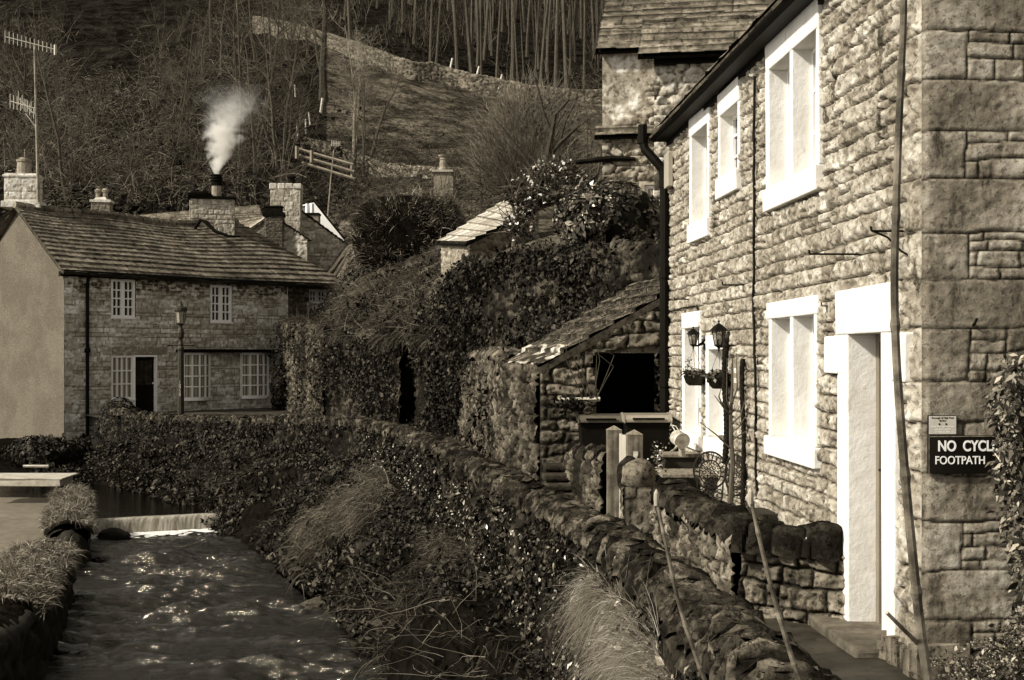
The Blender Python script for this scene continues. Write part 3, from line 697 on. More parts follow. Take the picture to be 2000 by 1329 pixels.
# footpath: fine grid with gentle unevenness
WALL = smoothpoly([  # river wall centre line: x, y, ztop, zbase(path side)
 (1.50, 3.5, -1.42, -4.6), (1.38, 5, -1.44, -4.6), (1.27, 6.5, -1.45, -4.6), (.96, 9.84, -1.42, -4.6), (.55, 12.5, -1.41, -4.6), (.03, 15.2, -1.41, -4.6), (-.55, 18.3, -1.41, -4.6),
 (-1.18, 21.4, -1.41, -4.6), (-2.15, 25.4, -1.41, -4.6), (-3.45, 29.3, -1.42, -4.6), (-4.85, 31.6, -1.50, -4.6), (-6.44, 33.5, -1.60, -4.6), (-8.2, 35.6, -1.68, -4.6), (-10.2, 38, -1.72, -4.6), (-11.9, 40, -1.66, -4.6)], 6)
vy = np.r_[np.linspace(3, 22, 90), np.linspace(22.5, 54, 50)]
xl = np.interp(vy, WALL[:, 1], WALL[:, 0]); xl = np.where(vy > 40, -11.9-(vy-40)*.55, xl)
xr = np.full(vy.shape, 9.)
tt = np.linspace(0, 1, 60)**1.5
X = xl[:, None]+(xr-xl)[:, None]*tt[None, :]; Y = vy[:, None]*np.ones((1, 60))
Z = PATHZ+.03*(fbm(X*1.2, Y*1.2, 3, 5)-.5)+.012*(fbm(X*6, Y*6, 2, 6)-.5)
f1, f2, cid = worley(X*1.6, Y*1.1, 77)
struct(surf('footpath', np.stack([X, Y, Z], -1), M_PATH, None, .7+.6*cid, smooth=True))
# river wall (one thing): stone body + leaning coping
rw = thing('river_wall', (0, 15.2, -4.6), 'long low riverside wall with leaning mossy coping stones, curving away beside the footpath', 'wall')
wb_ = WALL.copy(); wb_[:, 2] -= .16
wall_body('wall_body', wb_, .40, M_RUB, rw, res=.05, sz=.13, seed=3, relief=.05, tones=(.1, .8), side=1, taper=.04, mtone=.05)
near_ = WALL[WALL[:, 1] < 13]; mid_ = WALL[(WALL[:, 1] >= 12.4)]
coping('coping', wb_, .48, .25, .055, M_MOSSY, rw, seed=5, lean=1.0, alb=(.3, 2.4), rnd=.8)
# pale scars and lichen lumps on the nearest coping are left to the material
# river bank between wall foot and water
FOOT = smoothpoly([(.3, 5, -4.25, 0), (0, 6.5, -4.25, 0), (-.4, 9.84, -4.25, 0), (-1.0, 12.5, -4.25, 0), (-1.5, 15.2, -4.25, 0), (-1.95, 18, -4.25, 0), (-2.8, 21.2, -4.25, 0), (-4.3, 25.3, -4.25, 0), (-5.85, 29, -4.25, 0),
                   (-7.0, 31.1, -4.25, 0), (-7.65, 32.6, -4.2, 0), (-9.0, 34.6, -4.0, 0), (-10.7, 37.2, -4., 0), (-12.8, 39.6, -3.9, 0)], 6)
WB = smoothpoly([(1.1, 5, -3.1, 0), (1.1, 6.5, -3.0, 0), (.72, 9.84, -2.9, 0), (.3, 12.5, -2.7, 0), (-.25, 15.2, -2.5, 0), (-.85, 18.2, -2.4, 0), (-1.45, 21.2, -2.35, 0), (-2.45, 25.2, -2.3, 0), (-3.75, 29.1, -2.3, 0),
                 (-5.05, 31.3, -2.4, 0), (-6.6, 33.2, -2.5, 0), (-8.4, 35.3, -2.6, 0), (-10.4, 37.7, -2.6, 0), (-12.1, 39.8, -2.6, 0)], 6)
nn = 260; A_, _ = polyint(WB, np.linspace(0, 1, nn)); 
ti = np.linspace(0, 1, len(WB)); tn = np.interp(np.linspace(0, 1, nn), np.r_[0, np.cumsum(np.linalg.norm(np.diff(WB[:, :2], axis=0), axis=1))]/np.linalg.norm(np.diff(WB[:, :2], axis=0), axis=1).sum(), ti)
Bf = np.stack([np.interp(tn, ti, FOOT[:, k]) for k in range(3)], -1)
q = np.linspace(0, 1, 28)[:, None, None]; bow = np.sin(q*math.pi)
BK = A_[None, :, :3]*(1-q)+Bf[None]*q
nz = fbm(np.arange(nn)[None, :]*.14+q[:, :, 0]*0, q[:, :, 0]*4+np.zeros((1, nn)), 4, 9)-.5
BK = BK+np.stack([-nz*.7, nz*-.2, .25*bow[:, :, 0]+nz*.5], -1)*np.minimum(1, 4*np.minimum(q, 1.05-q))
struct(surf('river_bank', BK, M_EARTH, None, np.full(BK.shape[:2], 1.)))
# water: lower river, weir, upper pool
def water(name, rough=.04, wsc=4.6, bump=.5, val=.0015, dist=.12):
    m = mat(name, val, .2, 1, rough, 0, spec=.8); t = m.node_tree; b = t.nodes['Principled BSDF']
    tc = t.nodes.new('ShaderNodeTexCoord'); mp = t.nodes.new('ShaderNodeMapping'); mp.inputs['Scale'].default_value = (.55, 2.5, 1); mp.inputs['Rotation'].default_value = (0, 0, -.25)
    n1 = t.nodes.new('ShaderNodeTexNoise'); n1.inputs['Scale'].default_value = wsc; n1.inputs['Detail'].default_value = 5; n1.inputs['Roughness'].default_value = .68; n1.inputs['Distortion'].default_value = .6
    bp = t.nodes.new('ShaderNodeBump'); bp.inputs['Strength'].default_value = bump; bp.inputs['Distance'].default_value = dist
    t.links.new(tc.outputs['Object'], mp.inputs[0]); t.links.new(mp.outputs[0], n1.inputs['Vector']); t.links.new(n1.outputs[0], bp.inputs['Height']); t.links.new(bp.outputs[0], b.inputs['Normal'])
    b.inputs['IOR'].default_value = 1.65; return m
M_RIV = water('river water'); M_POOL = water('upper pool water', .05, 2.2, .5, dist=.03)
WL, WR = V3(-10.2, 30.4, 0), V3(-6.9, 31.9, 0)      # weir line ends
xs = np.linspace(0, 1, 300); ys = np.linspace(0, 1, 620)
Xl = np.interp(ys, [0, 1], [-14., -10.2]); Xr = np.interp(ys, [0, 1], [2.0, -6.9]); Yl = 8+ys*(30.5-8); Yr = 8+ys*(32-8)
X = Xl[:, None]+(Xr-Xl)[:, None]*xs; Y = Yl[:, None]+(Yr-Yl)[:, None]*xs
Z = -4.2+(.28*(fbm(X*.95, Y*3.4, 2, 4)-.5)+.10*(fbm(X*3.2, Y*8., 2, 8)-.5)+.10*(fbm(X*.4, Y*1., 2, 14)-.5))*(.35+1.1*sst(.3, .65, fbm(X*.5, Y*.8, 2, 15)))*np.interp(Y, [8, 29, 32], [1, 1, .2])
struct(surf('river', np.stack([X, Y, Z], -1), M_RIV, None))
flat('upper_pool', [tuple(WL+V3(0, 0, -3.84)), tuple(WR+V3(0, 0, -3.84)), (-5.5, 34, -3.84), (-8, 42, -3.84), (-20, 42, -3.84), (-13, 32, -3.84)], M_POOL)
# falling sheet of the weir: smooth curved water with fine vertical streaks
nu = 220; u = np.linspace(0, 1, nu); pr = [(0.25, .003), (0, 0), (-.05, -.012), (-.09, -.05), (-.12, -.11), (-.14, -.2), (-.155, -.36), (-.165, -.42)]
Pw = np.zeros((len(pr), nu, 3)); 
for j, (o, dz) in enumerate(pr):
    b_ = WL[None]*(1-u[:, None])+WR[None]*u[:, None]; wv = .02*np.sin(u*17)+.02*(vn(u*80, u*0+j*.15, 3)-.5)*(j > 1)
    Pw[j] = b_+np.stack([-.41*-(o+wv), .91*(o+wv), np.full(nu, -3.835+dz)], -1)
M_FALL = mat('falling water', .33, .35, 3, .25, .3, 30, aniso=(9, 9, .5), alb=True)
struct(surf('weir_water', Pw, M_FALL, None, np.tile(.75+.7*vn(u*60, u*0, 5), (len(pr), 1))*np.linspace(.6, 1.2, len(pr))[:, None]**.5))
rs = np.random.RandomState(4); m = MB()
for k in range(420):
    t_ = rs.uniform(.02, .98); d = abs(rs.normal(0, .28)); c = WL*(1-t_)+WR*t_+V3(.41*(.16+d), -.91*(.16+d), -4.185); r = rs.uniform(.02, .07)*(1-.5*min(1, d))
    m.lathe([(r, 0), (r*.7, r*.35), (.001, r*.45)], c, n=6, sq=(2.2, .9), cap=False)
stuff(m.build('foam', mat('white foam', .75, .1, 9, .5, 0), None), 'thin line of white foam along the foot of the weir', 'foam')
# left banks
M_BANKW = mat('dark bank stone', .015, .6, 6, .8, .8, 25, alb=True)  # near-black colour stands in for the bank wall faces lying in shadow
lw = smoothpoly([(-6.25, 13.0, -3.40, -4.8), (-6.45, 15.5, -3.38, -4.8), (-6.62, 17.3, -3.36, -4.8), (-7.1, 19.2, -3.34, -4.8), (-7.55, 21, -3.36, -4.8), (-7.9, 22.5, -3.38, -4.8)], 6)
lb = thing('bank_wall', (-6.7, 17, -4.8), 'near stretch of low overgrown bank wall with grass spilling over, bottom left', 'wall')
wall_body('wall_body', lw, .9, M_BANKW, lb, res=.09, sz=.2, seed=12, relief=.06, side=-1)
LB_END = True
lw2 = smoothpoly([(-8.75, 26.3, -3.55, -4.8), (-9.55, 28.6, -3.52, -4.8), (-10.3, 31.2, -3.55, -4.8), (-11.35, 34.3, -3.6, -4.8)], 6)
lb2 = thing('bank_wall', (-9.9, 30, -4.8), 'farther low bank wall capped with pale turf, meeting the left end of the weir', 'wall')
wall_body('wall_body', lw2, .7, M_BANKW, lb2, res=.09, sz=.2, seed=14, relief=.06, side=-1)
U, Vv = np.meshgrid(np.linspace(0, 1, 40), np.linspace(0, 1, 80))
Yg = 11+Vv*24; Xg = (-8.2-(Yg-21)*.22)*U+(-18.-(Yg-21)*.3)*(1-U)
struct(surf('mill_leat', np.stack([Xg, Yg, -3.8+.02*(fbm(Xg*2, Yg*2, 2, 2)-.5)], -1), mat('leat sky tone', .16, .2, 4, .35, .25, 8, alb=True, spec=.5), None, .7+.6*fbm(Xg*.6, Yg*2, 4, 3)))  # pale colour stands in for sky reflected on still water
# ground round the far cottage foot
U, Vv = np.meshgrid(np.linspace(0, 1, 60), np.linspace(0, 1, 30))
Xg = -40+U*33; Yg = 38.5+Vv*16+(1-U)*-1.5; Zg = np.minimum(-3.0, -4.0+Vv*1.9)+.5*(fbm(Xg*.8, Yg*.8, 4, 22)-.5)
Xg = np.where(Vv < .3, Xg, Xg)
struct(surf('far_bank', np.stack([Xg, Yg, Zg], -1), M_EARTH, None, np.full(U.shape, 1.)))

# ------------------------------------------------------------------ hillside: one sheet defined by columns of (distance, row)
HC = [(-900, [(54, 791), (56, 780), (58, 700), (60, 600), (64, 520), (70, 420), (80, 320), (95, 210), (115, 110), (140, 30), (180, -60), (230, -120)]),
 (540, [(54, 791), (56, 780), (58, 700), (60, 600), (64, 520), (70, 420), (80, 320), (95, 210), (115, 110), (140, 30), (180, -60), (230, -120)]),
 (600, [(47, 640), (50, 635), (54, 632), (58, 600), (63, 500), (70, 405), (80, 310), (95, 200), (115, 95), (140, 20), (180, -60), (230, -120)]),
 (680, [(41, 655), (44, 592), (48, 545), (54, 500), (60, 465), (68, 400), (78, 330), (95, 220), (115, 118), (140, 45), (180, -30), (230, -100)]),
 (780, [(38, 662), (40, 605), (43, 550), (50, 490), (60, 425), (69, 362), (79, 322), (95, 232), (115, 138), (140, 60), (180, -20), (230, -90)]),
 (860, [(34.6, 652), (37, 575), (41, 520), (48, 470), (60, 405), (69, 362), (79, 328), (95, 240), (115, 152), (140, 85), (180, 0), (230, -80)]),
 (940, [(31, 520), (34, 505), (39, 478), (48, 440), (60, 398), (70, 362), (80, 330), (95, 250), (115, 172), (140, 100), (180, 10), (230, -70)]),
 (1010, [(29, 500), (32, 485), (38, 455), (48, 425), (60, 392), (70, 362), (80, 330), (95, 256), (115, 186), (140, 115), (180, 20), (230, -60)]),
 (1300, [(24.3, 480), (27, 466), (34, 450), (46, 420), (60, 388), (70, 355), (80, 330), (95, 268), (115, 200), (140, 130), (180, 40), (230, -40)]),
 (3200, [(24.3, 480), (27, 466), (34, 450), (46, 420), (60, 388), (70, 355), (80, 330), (95, 268), (115, 200), (140, 130), (180, 40), (230, -40)])]
_px = np.array([c[0] for c in HC], float); _tab = np.array([c[1] for c in HC], float)   # (ncol, nrow, 2)
def hcol(px):
    return np.stack([np.interp(px, _px, _tab[:, r, 0]) for r in range(_tab.shape[1])]), np.stack([np.interp(px, _px, _tab[:, r, 1]) for r in range(_tab.shape[1])])
def hnoise(x, D):
    a = np.clip((D-52)/40, .12, 1.); return a*2.2*(fbm(x*.06+5, D*.06, 4, 61)-.5)+a*.5*(fbm(x*.5, D*.35, 3, 62)-.5)
def hit(px, py):
    """point of the hillside seen at a pixel"""
    Ds, Ys = hcol(px); D = float(np.interp(-py, -Ys, Ds)); x = D*(px-1000)/FP; z = D*(HZ-py)/FP
    return V3(x, D, z+float(hnoise(np.array(x), np.array(D))))
def hz(x, D):
    px = 1000+x/D*FP; Ds, Ys = hcol(px); py = float(np.interp(D, Ds, Ys)); return D*(HZ-py)/FP+float(hnoise(np.array(float(x)), np.array(float(D))))
cols = np.r_[np.linspace(-900, 500, 90), np.linspace(510, 1350, 200), np.linspace(1370, 3200, 50)]; nr_ = 230
G = np.zeros((nr_, len(cols), 3)); tq = np.linspace(0, 11, nr_)
for i, px in enumerate(cols):
    Ds, Ys = hcol(px); D = np.interp(tq, np.arange(12), Ds); py = np.interp(tq, np.arange(12), Ys); 
    G[:, i, 0] = D*(px-1000)/FP; G[:, i, 1] = D; G[:, i, 2] = D*(HZ-py)/FP
G[:, :, 2] += hnoise(G[:, :, 0], G[:, :, 1])
for k in range(2): G[1:-1, :, 2] = (G[:-2, :, 2]+2*G[1:-1, :, 2]+G[2:, :, 2])/4
# close-up hummocks on the bank, terracettes on the field
G[:, :, 2] += .5*(fbm(G[:, :, 0]*.9, G[:, :, 1]*.9, 4, 70)-.5)*(G[:, :, 1] < 58)
tr = fbm(G[:, :, 0]*.12, G[:, :, 1]*.9+G[:, :, 0]*.25, 3, 71); G[:, :, 2] += .7*(tr-.5)*(G[:, :, 1] > 62)
Ah = .75+.6*fbm(G[:, :, 0]*.25, G[:, :, 1]*.5, 4, 72)
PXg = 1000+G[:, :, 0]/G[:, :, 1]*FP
Ah *= np.where((PXg < 640) | (G[:, :, 1] > 118), .16, 1.)       # woodland floor: darker ground
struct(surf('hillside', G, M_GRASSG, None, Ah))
# ------------------------------------------------------------------ far cottage across the river
M_FARW = mat('far cottage stone', .56, .3, 8, .9, .5, 30, spec=.1, pit=.3, psc=9, alb=True, streak=.4, sth=(.56, .74), sval=.04, blot=.2, bsc=.7)
M_ROUGH = mat('roughcast render', .135, .3, 24, .95, 1., 40, blot=.15, bsc=.8, bdist=.03, spec=.05, streak=.2, sth=(.52, .75), sval=.08)
M_FSLATE = mat('far stone slates', .15, .3, 6, .85, .6, 25, spec=.08, pit=.5, psc=7, alb=True, blot=.3, bsc=.8, streak=.5, sth=(.56, .7), sval=.03, sscale=(1.5, 1.5, 1.5))
M_CHIM = mat('chimney stone', .36, .25, 8, .9, .4, 30, alb=True, streak=.7, sth=(.55, .68), sval=.02)
UF = unit([.923, 1, 0]); NFW = unit([1, -.923, 0])*1.0
NFW = unit([.735*1.0, -.678, 0])                   # outward normal of the front (towards the river and the camera)
NFW = unit(np.cross(UF, [0, 0, 1.]))
FO = V3(-14.8, 44, 0); FF = Fr(FO, UF, NFW); BKD = -NFW       # BKD: into the house
def uf(px, w=0.):
    k = (px-1000)/FP; ox = FO[0]+NFW[0]*w; oy = FO[1]+NFW[1]*w
    return (k*oy-ox)/(UF[0]-k*UF[1])
def Yf(px, w=0.): return FO[1]+NFW[1]*w+uf(px, w)*UF[1]
def zf(px, py, w=0.): return (HZ-py)/FP*Yf(px, w)
FW = uf(562); FT = 2.72
fc = thing('far_cottage', FF(FW/2, -3.1, -3), 'two storey stone cottage with white small-paned windows and sagging slate roof beyond the stream', 'house')
bl = rows_blocks(0, FW, -3.2, FT, (.10, .19), (.2, .55), 51)
for i in range(22): bl.append((FW-(.5 if i % 2 else .3), -3.2+i*.27, FW+.1, -3.2+(i+1)*.27)); bl.append((-.1, -3.2+i*.3, (.55 if i % 2 else .3), -3.2+(i+1)*.3))
bl.append((uf(195), zf(250, 693), uf(328), zf(250, 677)))
fh = {'w1': (uf(217), uf(264), zf(240, 621), zf(240, 546)), 'w2': (uf(411), uf(453), zf(432, 630), zf(432, 557.5)),
      'g1': (uf(217), uf(262.5), zf(240, 781), zf(240, 694)), 'dr': (uf(262.5), uf(307), -2.1, zf(285, 693.5)),
      'b1': (uf(358), uf(408), zf(383, 781), zf(383, 688)), 'b2': (uf(471), uf(522), zf(497, 777), zf(497, 688))}
D_ = masonry(0, FW, -3.2, FT, .035, bl, 52, wob=.008, mort=.012, relief=.016, rough=.014, tones=(.6, 1.25), mtone=.32)
# upper courses: scattered stones darker and set back
U, Vv, H, A, nu, nv = D_
top = sst(1.7, 2.3, Vv); f1, f2, c_ = worley(U*4.2, Vv*8.5, 5); pit = (c_ > .45)*sst(.02, .2, f2-f1)
A = A*(1-.8*top*pit); H = H-.03*top*pit
sheet('wall', FF, (U, Vv, H, A, nu, nv), M_FARW, fc, holes=list(fh.values()))
# gable end, rendered; roof half depth 3 m
RD, RZ = 3.0, 5.0
GF = Fr(FO, BKD, -UF)
prof = [(0, -3.2), (6.2, -3.2), (6.2, FT)]+[(3.1, RZ-.05)]+[(0, FT)]
# grid gable
uu = np.linspace(0, 6.2, 125); vvv = np.linspace(-4.4, RZ, 165); U, Vv = np.meshgrid(uu, vvv); H = .012*(fbm(U*3, Vv*3, 4, 8)-.5)+.02*(fbm(U*.7, Vv*.7, 2, 9)-.5)
sheet('gable_wall', GF, (U, Vv, H, np.ones(U.shape), 125, 165), M_ROUGH, fc, clip=lambda u, v: v < FT+(RZ-FT)*(1-np.abs(u-3.1)/3.1), smooth=True, flip=True)
m = MB(); m.box(FF, 0.02, FW+.1, -3.2, FT, -6.2, -6.1); m.box(FF, .02, FW, -3.2, FT-.05, -.75, -.7); m.build('rear_wall', M_DARK, fc)  # rear wall, plus a black sheet painting indoor shade behind the windows
# right wing: recessed wall with a small window under the continued eave
E1 = 1.361*8.98
bl = rows_blocks(FW, E1+.3, -2.6, FT, (.1, .18), (.2, .45), 55)
D_ = masonry(FW-.05, E1+.2, -2.6, FT+.1, .05, bl, 56, relief=.03, rough=.03, tones=(.15, .6), mtone=.08)
wv = (uf(603, -.8), uf(638, -.8), zf(620, 592, -.8), zf(620, 566, -.8))
sheet('wing_wall', FF, D_, M_FARW, fc, holes=[wv], w=-.8)
m = MB(); m.box(FF, FW-.02, FW, -2.5, FT, -.82, 0.01); m.build('wing_return', M_FARW, fc)
# roof: sagging slates; right end cut obliquely
def roofP(u, v, h=0):   # u 0..1 along, v 0..1 up
    L0, L1 = -.22, E1+.15; R1 = uf(460, -3.0)+.1
    ua = L0+(L1-L0)*u; ub = L0+(R1-L0)*u; s = ua*(1-v)+ub*v
    sag = -.20*np.sin(np.clip(s/R1, 0, 1)*math.pi)*v-.10*np.sin(np.clip(s/E1, 0, 1)*math.pi*1.)*(1-v)-.07*np.sin(s*1.1+1)*v
    dep = -.35+(RD+.35)*v; z = FT+.08+(RZ-FT)*(dep/RD)+sag*.9+.04+.05*(1-v)**2
    nrm = NFW*.6+V3(0, 0, .8)
    return FF.O+UF*s[..., None]+BKD*dep[..., None]+V3(0, 0, 1)*z[..., None]+nrm*h[..., None]
Lr = E1+.4; bl = []; v = 0; rng = random.Random(9); hgt = 3.9; k = 0
while v < hgt:
    rh = .34-.19*v/hgt; u = -rng.uniform(0, .4)
    while u < Lr: w_ = rng.uniform(.3, .75)*(1-.3*v/hgt); bl.append((u, v, u+w_, v+rh)); u += w_
    v += rh
def slates(L, Hh, bl, res, seed, lift=.035):
    U, Vv, H, A, nu, nv = masonry(0, L, 0, Hh, res, bl, seed, wob=.004, mort=.006, relief=.006, rough=.006, tones=(.65, 1.25), mtone=.15)
    vb = np.array(sorted({round(b[1], 4) for b in bl}|{Hh+.2})); i = np.clip(np.searchsorted(vb, Vv, side='right')-1, 0, len(vb)-2)
    f = (Vv-vb[i])/(vb[i+1]-vb[i]); jit = lift*.5*(_h(np.floor(U*2.3), i, seed)-.5); H = H+(lift+jit)*(1-f)
    A = np.where(f < .10, A*.25, A)
    return U, Vv, H, A, nu, nv
U, Vv, H, A, nu, nv = slates(Lr, hgt, bl, .032, 5, .055)
P = roofP(U/Lr, Vv/hgt, H); rf = surf('roof', P, M_FSLATE, fc, A, smooth=False)
ub = np.linspace(0, 1, 30); Pb = np.stack([roofP(ub, np.full(30, a_), np.full(30, b_)) for a_, b_ in ((0, .03), (0, -.04), (.12, -.07), (1., -.07))]); surf('eaves_slates', Pb, M_FSLATE, rf, np.full(Pb.shape[:2], .35))
Pb = np.stack([roofP(np.full(30, a_), ub, np.full(30, b_)) for a_, b_ in ((0, .05), (0., -.06), (.02, -.06))]); surf('verge', Pb, M_FSLATE, rf, np.full(Pb.shape[:2], .5))
# back slope
bs = np.stack([roofP(ub, np.full(30, 1.), np.full(30, .04)), FF(ub*FW, np.full(30, FT), np.full(30, -6.4))]); surf('back_slope', bs, M_FSLATE, rf, np.full(bs.shape[:2], .8))
m = MB(); rng = random.Random(2)
for k in range(26): 
    a0, a1 = k/26, (k+1)/26-.004; p0 = roofP(np.array([a0]), np.array([1.]), np.array([.05]))[0]; p1 = roofP(np.array([a1]), np.array([1.]), np.array([.05]))[0]; m.tube([p0, p1], [.13, .12], 6, a=rng.uniform(.6, 1.3))
m.build('ridge_tiles', M_FSLATE, rf)
# fascia, gutter, downpipe
m = MB(); m.box(FF, -.15, E1+.1, FT-.18, FT-.02, -.1, .06); m.build('fascia', M_BLACK, fc)
m = MB(); m.tube([FF(-.2, FT-.04, .28), FF(E1*.5, FT-.09, .28), FF(E1+.1, FT-.06, .28)], .075, 8); m.build('gutter', M_BLACK, fc)
ud = uf(168); m = MB(); m.tube([FF(ud, FT-.06, .26), FF(ud, FT-.25, .14), FF(ud, FT-.5, .09), FF(ud, -3.1, .09)], .06, 8); m.lathe([(.08, 0), (.11, .06), (.11, .12), (.08, .18)], FF(ud, .0, .09), n=8); m.build('downpipe', M_BLACK, fc)
# windows
def fwin(key, cols, rows, name='window', pair=True, label=None, curtains=False, depth=-.06, F_=FF, root=fc, hole=None):
    a, b, z0, z1 = hole or fh[key]; fwid = .085; m = MB(); d = depth
    for q in ((a, a+fwid, z0, z1), (b-fwid, b, z0, z1), (a+fwid, b-fwid, z0, z0+fwid), (a+fwid, b-fwid, z1-fwid, z1)): m.box(F_, *q, d-.06, d+.05)
    m.box(F_, a-.01, b+.03, z0-.04, z0+.012, d-.06, .04)
    w = m.build(name, M_WOODW, root)
    if label: w['label'] = label
    g = MB(); lights = [(a+fwid, b-fwid)]
    if pair:
        c = (a+b)/2; g.box(F_, c-.07, c+.07, z0+fwid, z1-fwid, d-.05, d+.04); lights = [(a+fwid, c-.07), (c+.07, b-fwid)]
    for (p, q) in lights:
        for k in range(1, cols): u = p+(q-p)*k/cols; g.box(F_, u-.022, u+.022, z0+fwid, z1-fwid, d-.03, d+.015)
        for k in range(1, rows): v = z0+fwid+(z1-z0-2*fwid)*k/rows; g.box(F_, p, q, v-.022, v+.022, d-.032, d+.018)
    g.build('glazing_bars', M_WOODW, w)
    p = MB(); p.box(F_, a+.01, b-.01, z0+.01, z1-.01, d-.055, d-.045); p.build('pane', M_GLASS if not curtains else mat('window glass over curtain', .3, .1, 3, .1, 0), w)
    if curtains: curtain(F_, a, b, z0, z1, d, w)
    return w
M_CURT = mat('pale curtain', .24, .12, 4, .9, 0, alb=True)
def curtain(F_, a, b, z0, z1, d, w):
    n = 120; u = np.linspace(a+.02, b-.02, n); ww = .02*np.sin(u*50+2*np.sin(u*9)); al = 1+.55*np.sin(u*50+2*np.sin(u*9))*.9
    P = np.stack([F_(u, np.full(n, z), d-.035+ww*.4) for z in (z0+.02, z1-.02)]); surf('curtain', P, M_CURT, w, np.tile(al, (2, 1)))
fwin('w1', 2, 4, label='upper window left of the lamp post'); fwin('w2', 2, 4, label='upper window right of the lamp post')
fwin('g1', 4, 3, pair=False, label='ground floor window joined to the door', curtains=True)
m = MB(); m.box(FF, wv[0]-.1, wv[1]+.1, wv[2]-.12, wv[2], -.8, -.6); m.build('wing_sill', M_FARW, fc)
fwin('ww', 2, 2, hole=wv, depth=-.86, label='small window low under the eave at the right end')
a, b, z0, z1 = fh['dr']; m = MB(); m.box(FF, b-.06, b, z0, z1, -.12, .02); m.box(FF, a, b-.06, z1-.07, z1, -.12, .02); m.box(FF, a, a+.03, z0, z1-.07, -.12, .02)
m.build('door_frame', M_WOODW, fc)
m = MB(); m.box(FF, a+.03, b-.06, z0, z1-.07, -.16, -.12); 
for (p, q, r_, s_) in ((a+.12, b-.15, z0+.15, z0+.85), ): m.box(FF, p, q, r_, s_, -.12, -.11)
fdoor = m.build('door', M_BLACK, fc); m = MB(); m.box(FF, a+.12, b-.15, z0+1.0, z1-.2, -.119, -.112); m.build('pane', M_GLASS, fdoor)
m = MB(); c = (a+b)/2
for k in range(1, 3): m.box(FF, a+.12+(b-a-.27)*k/3-.01, a+.12+(b-a-.27)*k/3+.01, z0+1.0, z1-.2, -.112, -.104)
m.build('glazing_bars', mat('dark paint', .03, .1, 3, .5, 0), fdoor)
m = MB(); m.lathe([(.001, 0), (.03, .01), (.03, .04), (.001, .05)], FF(b-.11, z0+1.05, -.12), ax=NFW, n=8); m.build('handle', M_WOODW, fdoor)
m = MB(); m.box(FF, uf(218), uf(325), zf(250, 692.5), zf(250, 677.5), -.05, .022); m.build('lintel', mat('dressed lintel', .21, .15, 9, .9, .3), fc, bevel=.01)
# bow windows with a black beam over both
def bow(key, label):
    a, b, z0, z1 = fh[key]; m = MB(); n = 4; bd = .22
    def cu(t): return a+(b-a)*t, .02+bd*math.sin(math.pi*t)**.8
    ring = [cu(k/16) for k in range(17)]
    def arcbar(z, h, wd, M):
        for (u0, w0), (u1, w1) in zip(ring[:-1], ring[1:]):
            M.add([FF(u0, z, w0), FF(u1, z, w1), FF(u1, z+h, w1), FF(u0, z+h, w0), FF(u0, z, w0-wd), FF(u1, z, w1-wd), FF(u1, z+h, w1-wd), FF(u0, z+h, w0-wd)], [(0, 1, 2, 3), (4, 7, 6, 5), (0, 4, 5, 1), (3, 2, 6, 7)])
    arcbar(z0, .09, .12, m); arcbar(z1-.1, .08, .10, m)
    for t_ in (0, 1):
        u, w = cu(t_); m.box(FF, u-.045, u+.045, z0+.05, z1-.05, w-.06, w+.02)
    wn = m.build('bow_window', M_WOODW, fc); wn['label'] = label
    g = MB()
    for k in range(1, n):
        u, w = cu(k/n); g.box(FF, u-.025, u+.025, z0+.09, z1-.1, w-.04, w+.006)
    for k in range(1, 4): arcbar(z0+.09+(z1-z0-.19)*k/4-.022, .044, .03, g)
    g.build('glazing_bars', M_WOODW, wn)
    p = np.stack([np.array([FF(u, z, w-.02) for u, w in ring]) for z in (z0+.05, z1-.05)]); 
    u = np.linspace(0, 1, 100); al = 1+.55*np.sin(u*60+2.5*np.sin(u*11)); cu_ = np.array([cu(t_) for t_ in u]); P = np.stack([FF(cu_[:, 0], np.full(100, z), cu_[:, 1]-.05+.01*np.sin(u*60)) for z in (z0+.05, z1-.05)])
    surf('curtain', P, M_CURT, wn, np.tile(al, (2, 1)))
    m = MB(); vs = [FF(u_, zz, w_) for zz in (z0-.03, z0) for u_, w_ in ring]; k = len(ring)
    m.add(vs, [tuple(range(k))[::-1], tuple(range(k, 2*k))]+[(i, i+1, k+i+1, k+i) for i in range(k-1)]); 
    vs = [FF(u_, zz, w_) for zz in (z1-.03, z1) for u_, w_ in ring]; m.add(vs, [tuple(range(k))[::-1], tuple(range(k, 2*k))]+[(i, i+1, k+i+1, k+i) for i in range(k-1)]); m.build('sill', M_WOODW, wn)
bow('b1', 'bow window just right of the lamp post'); bow('b2', 'bow window nearest the right corner')
m = MB(); m.box(FF, uf(343), uf(541), zf(440, 689), zf(440, 682.5), -.05, .38); m.build('timber_beam', M_BLACK, fc)
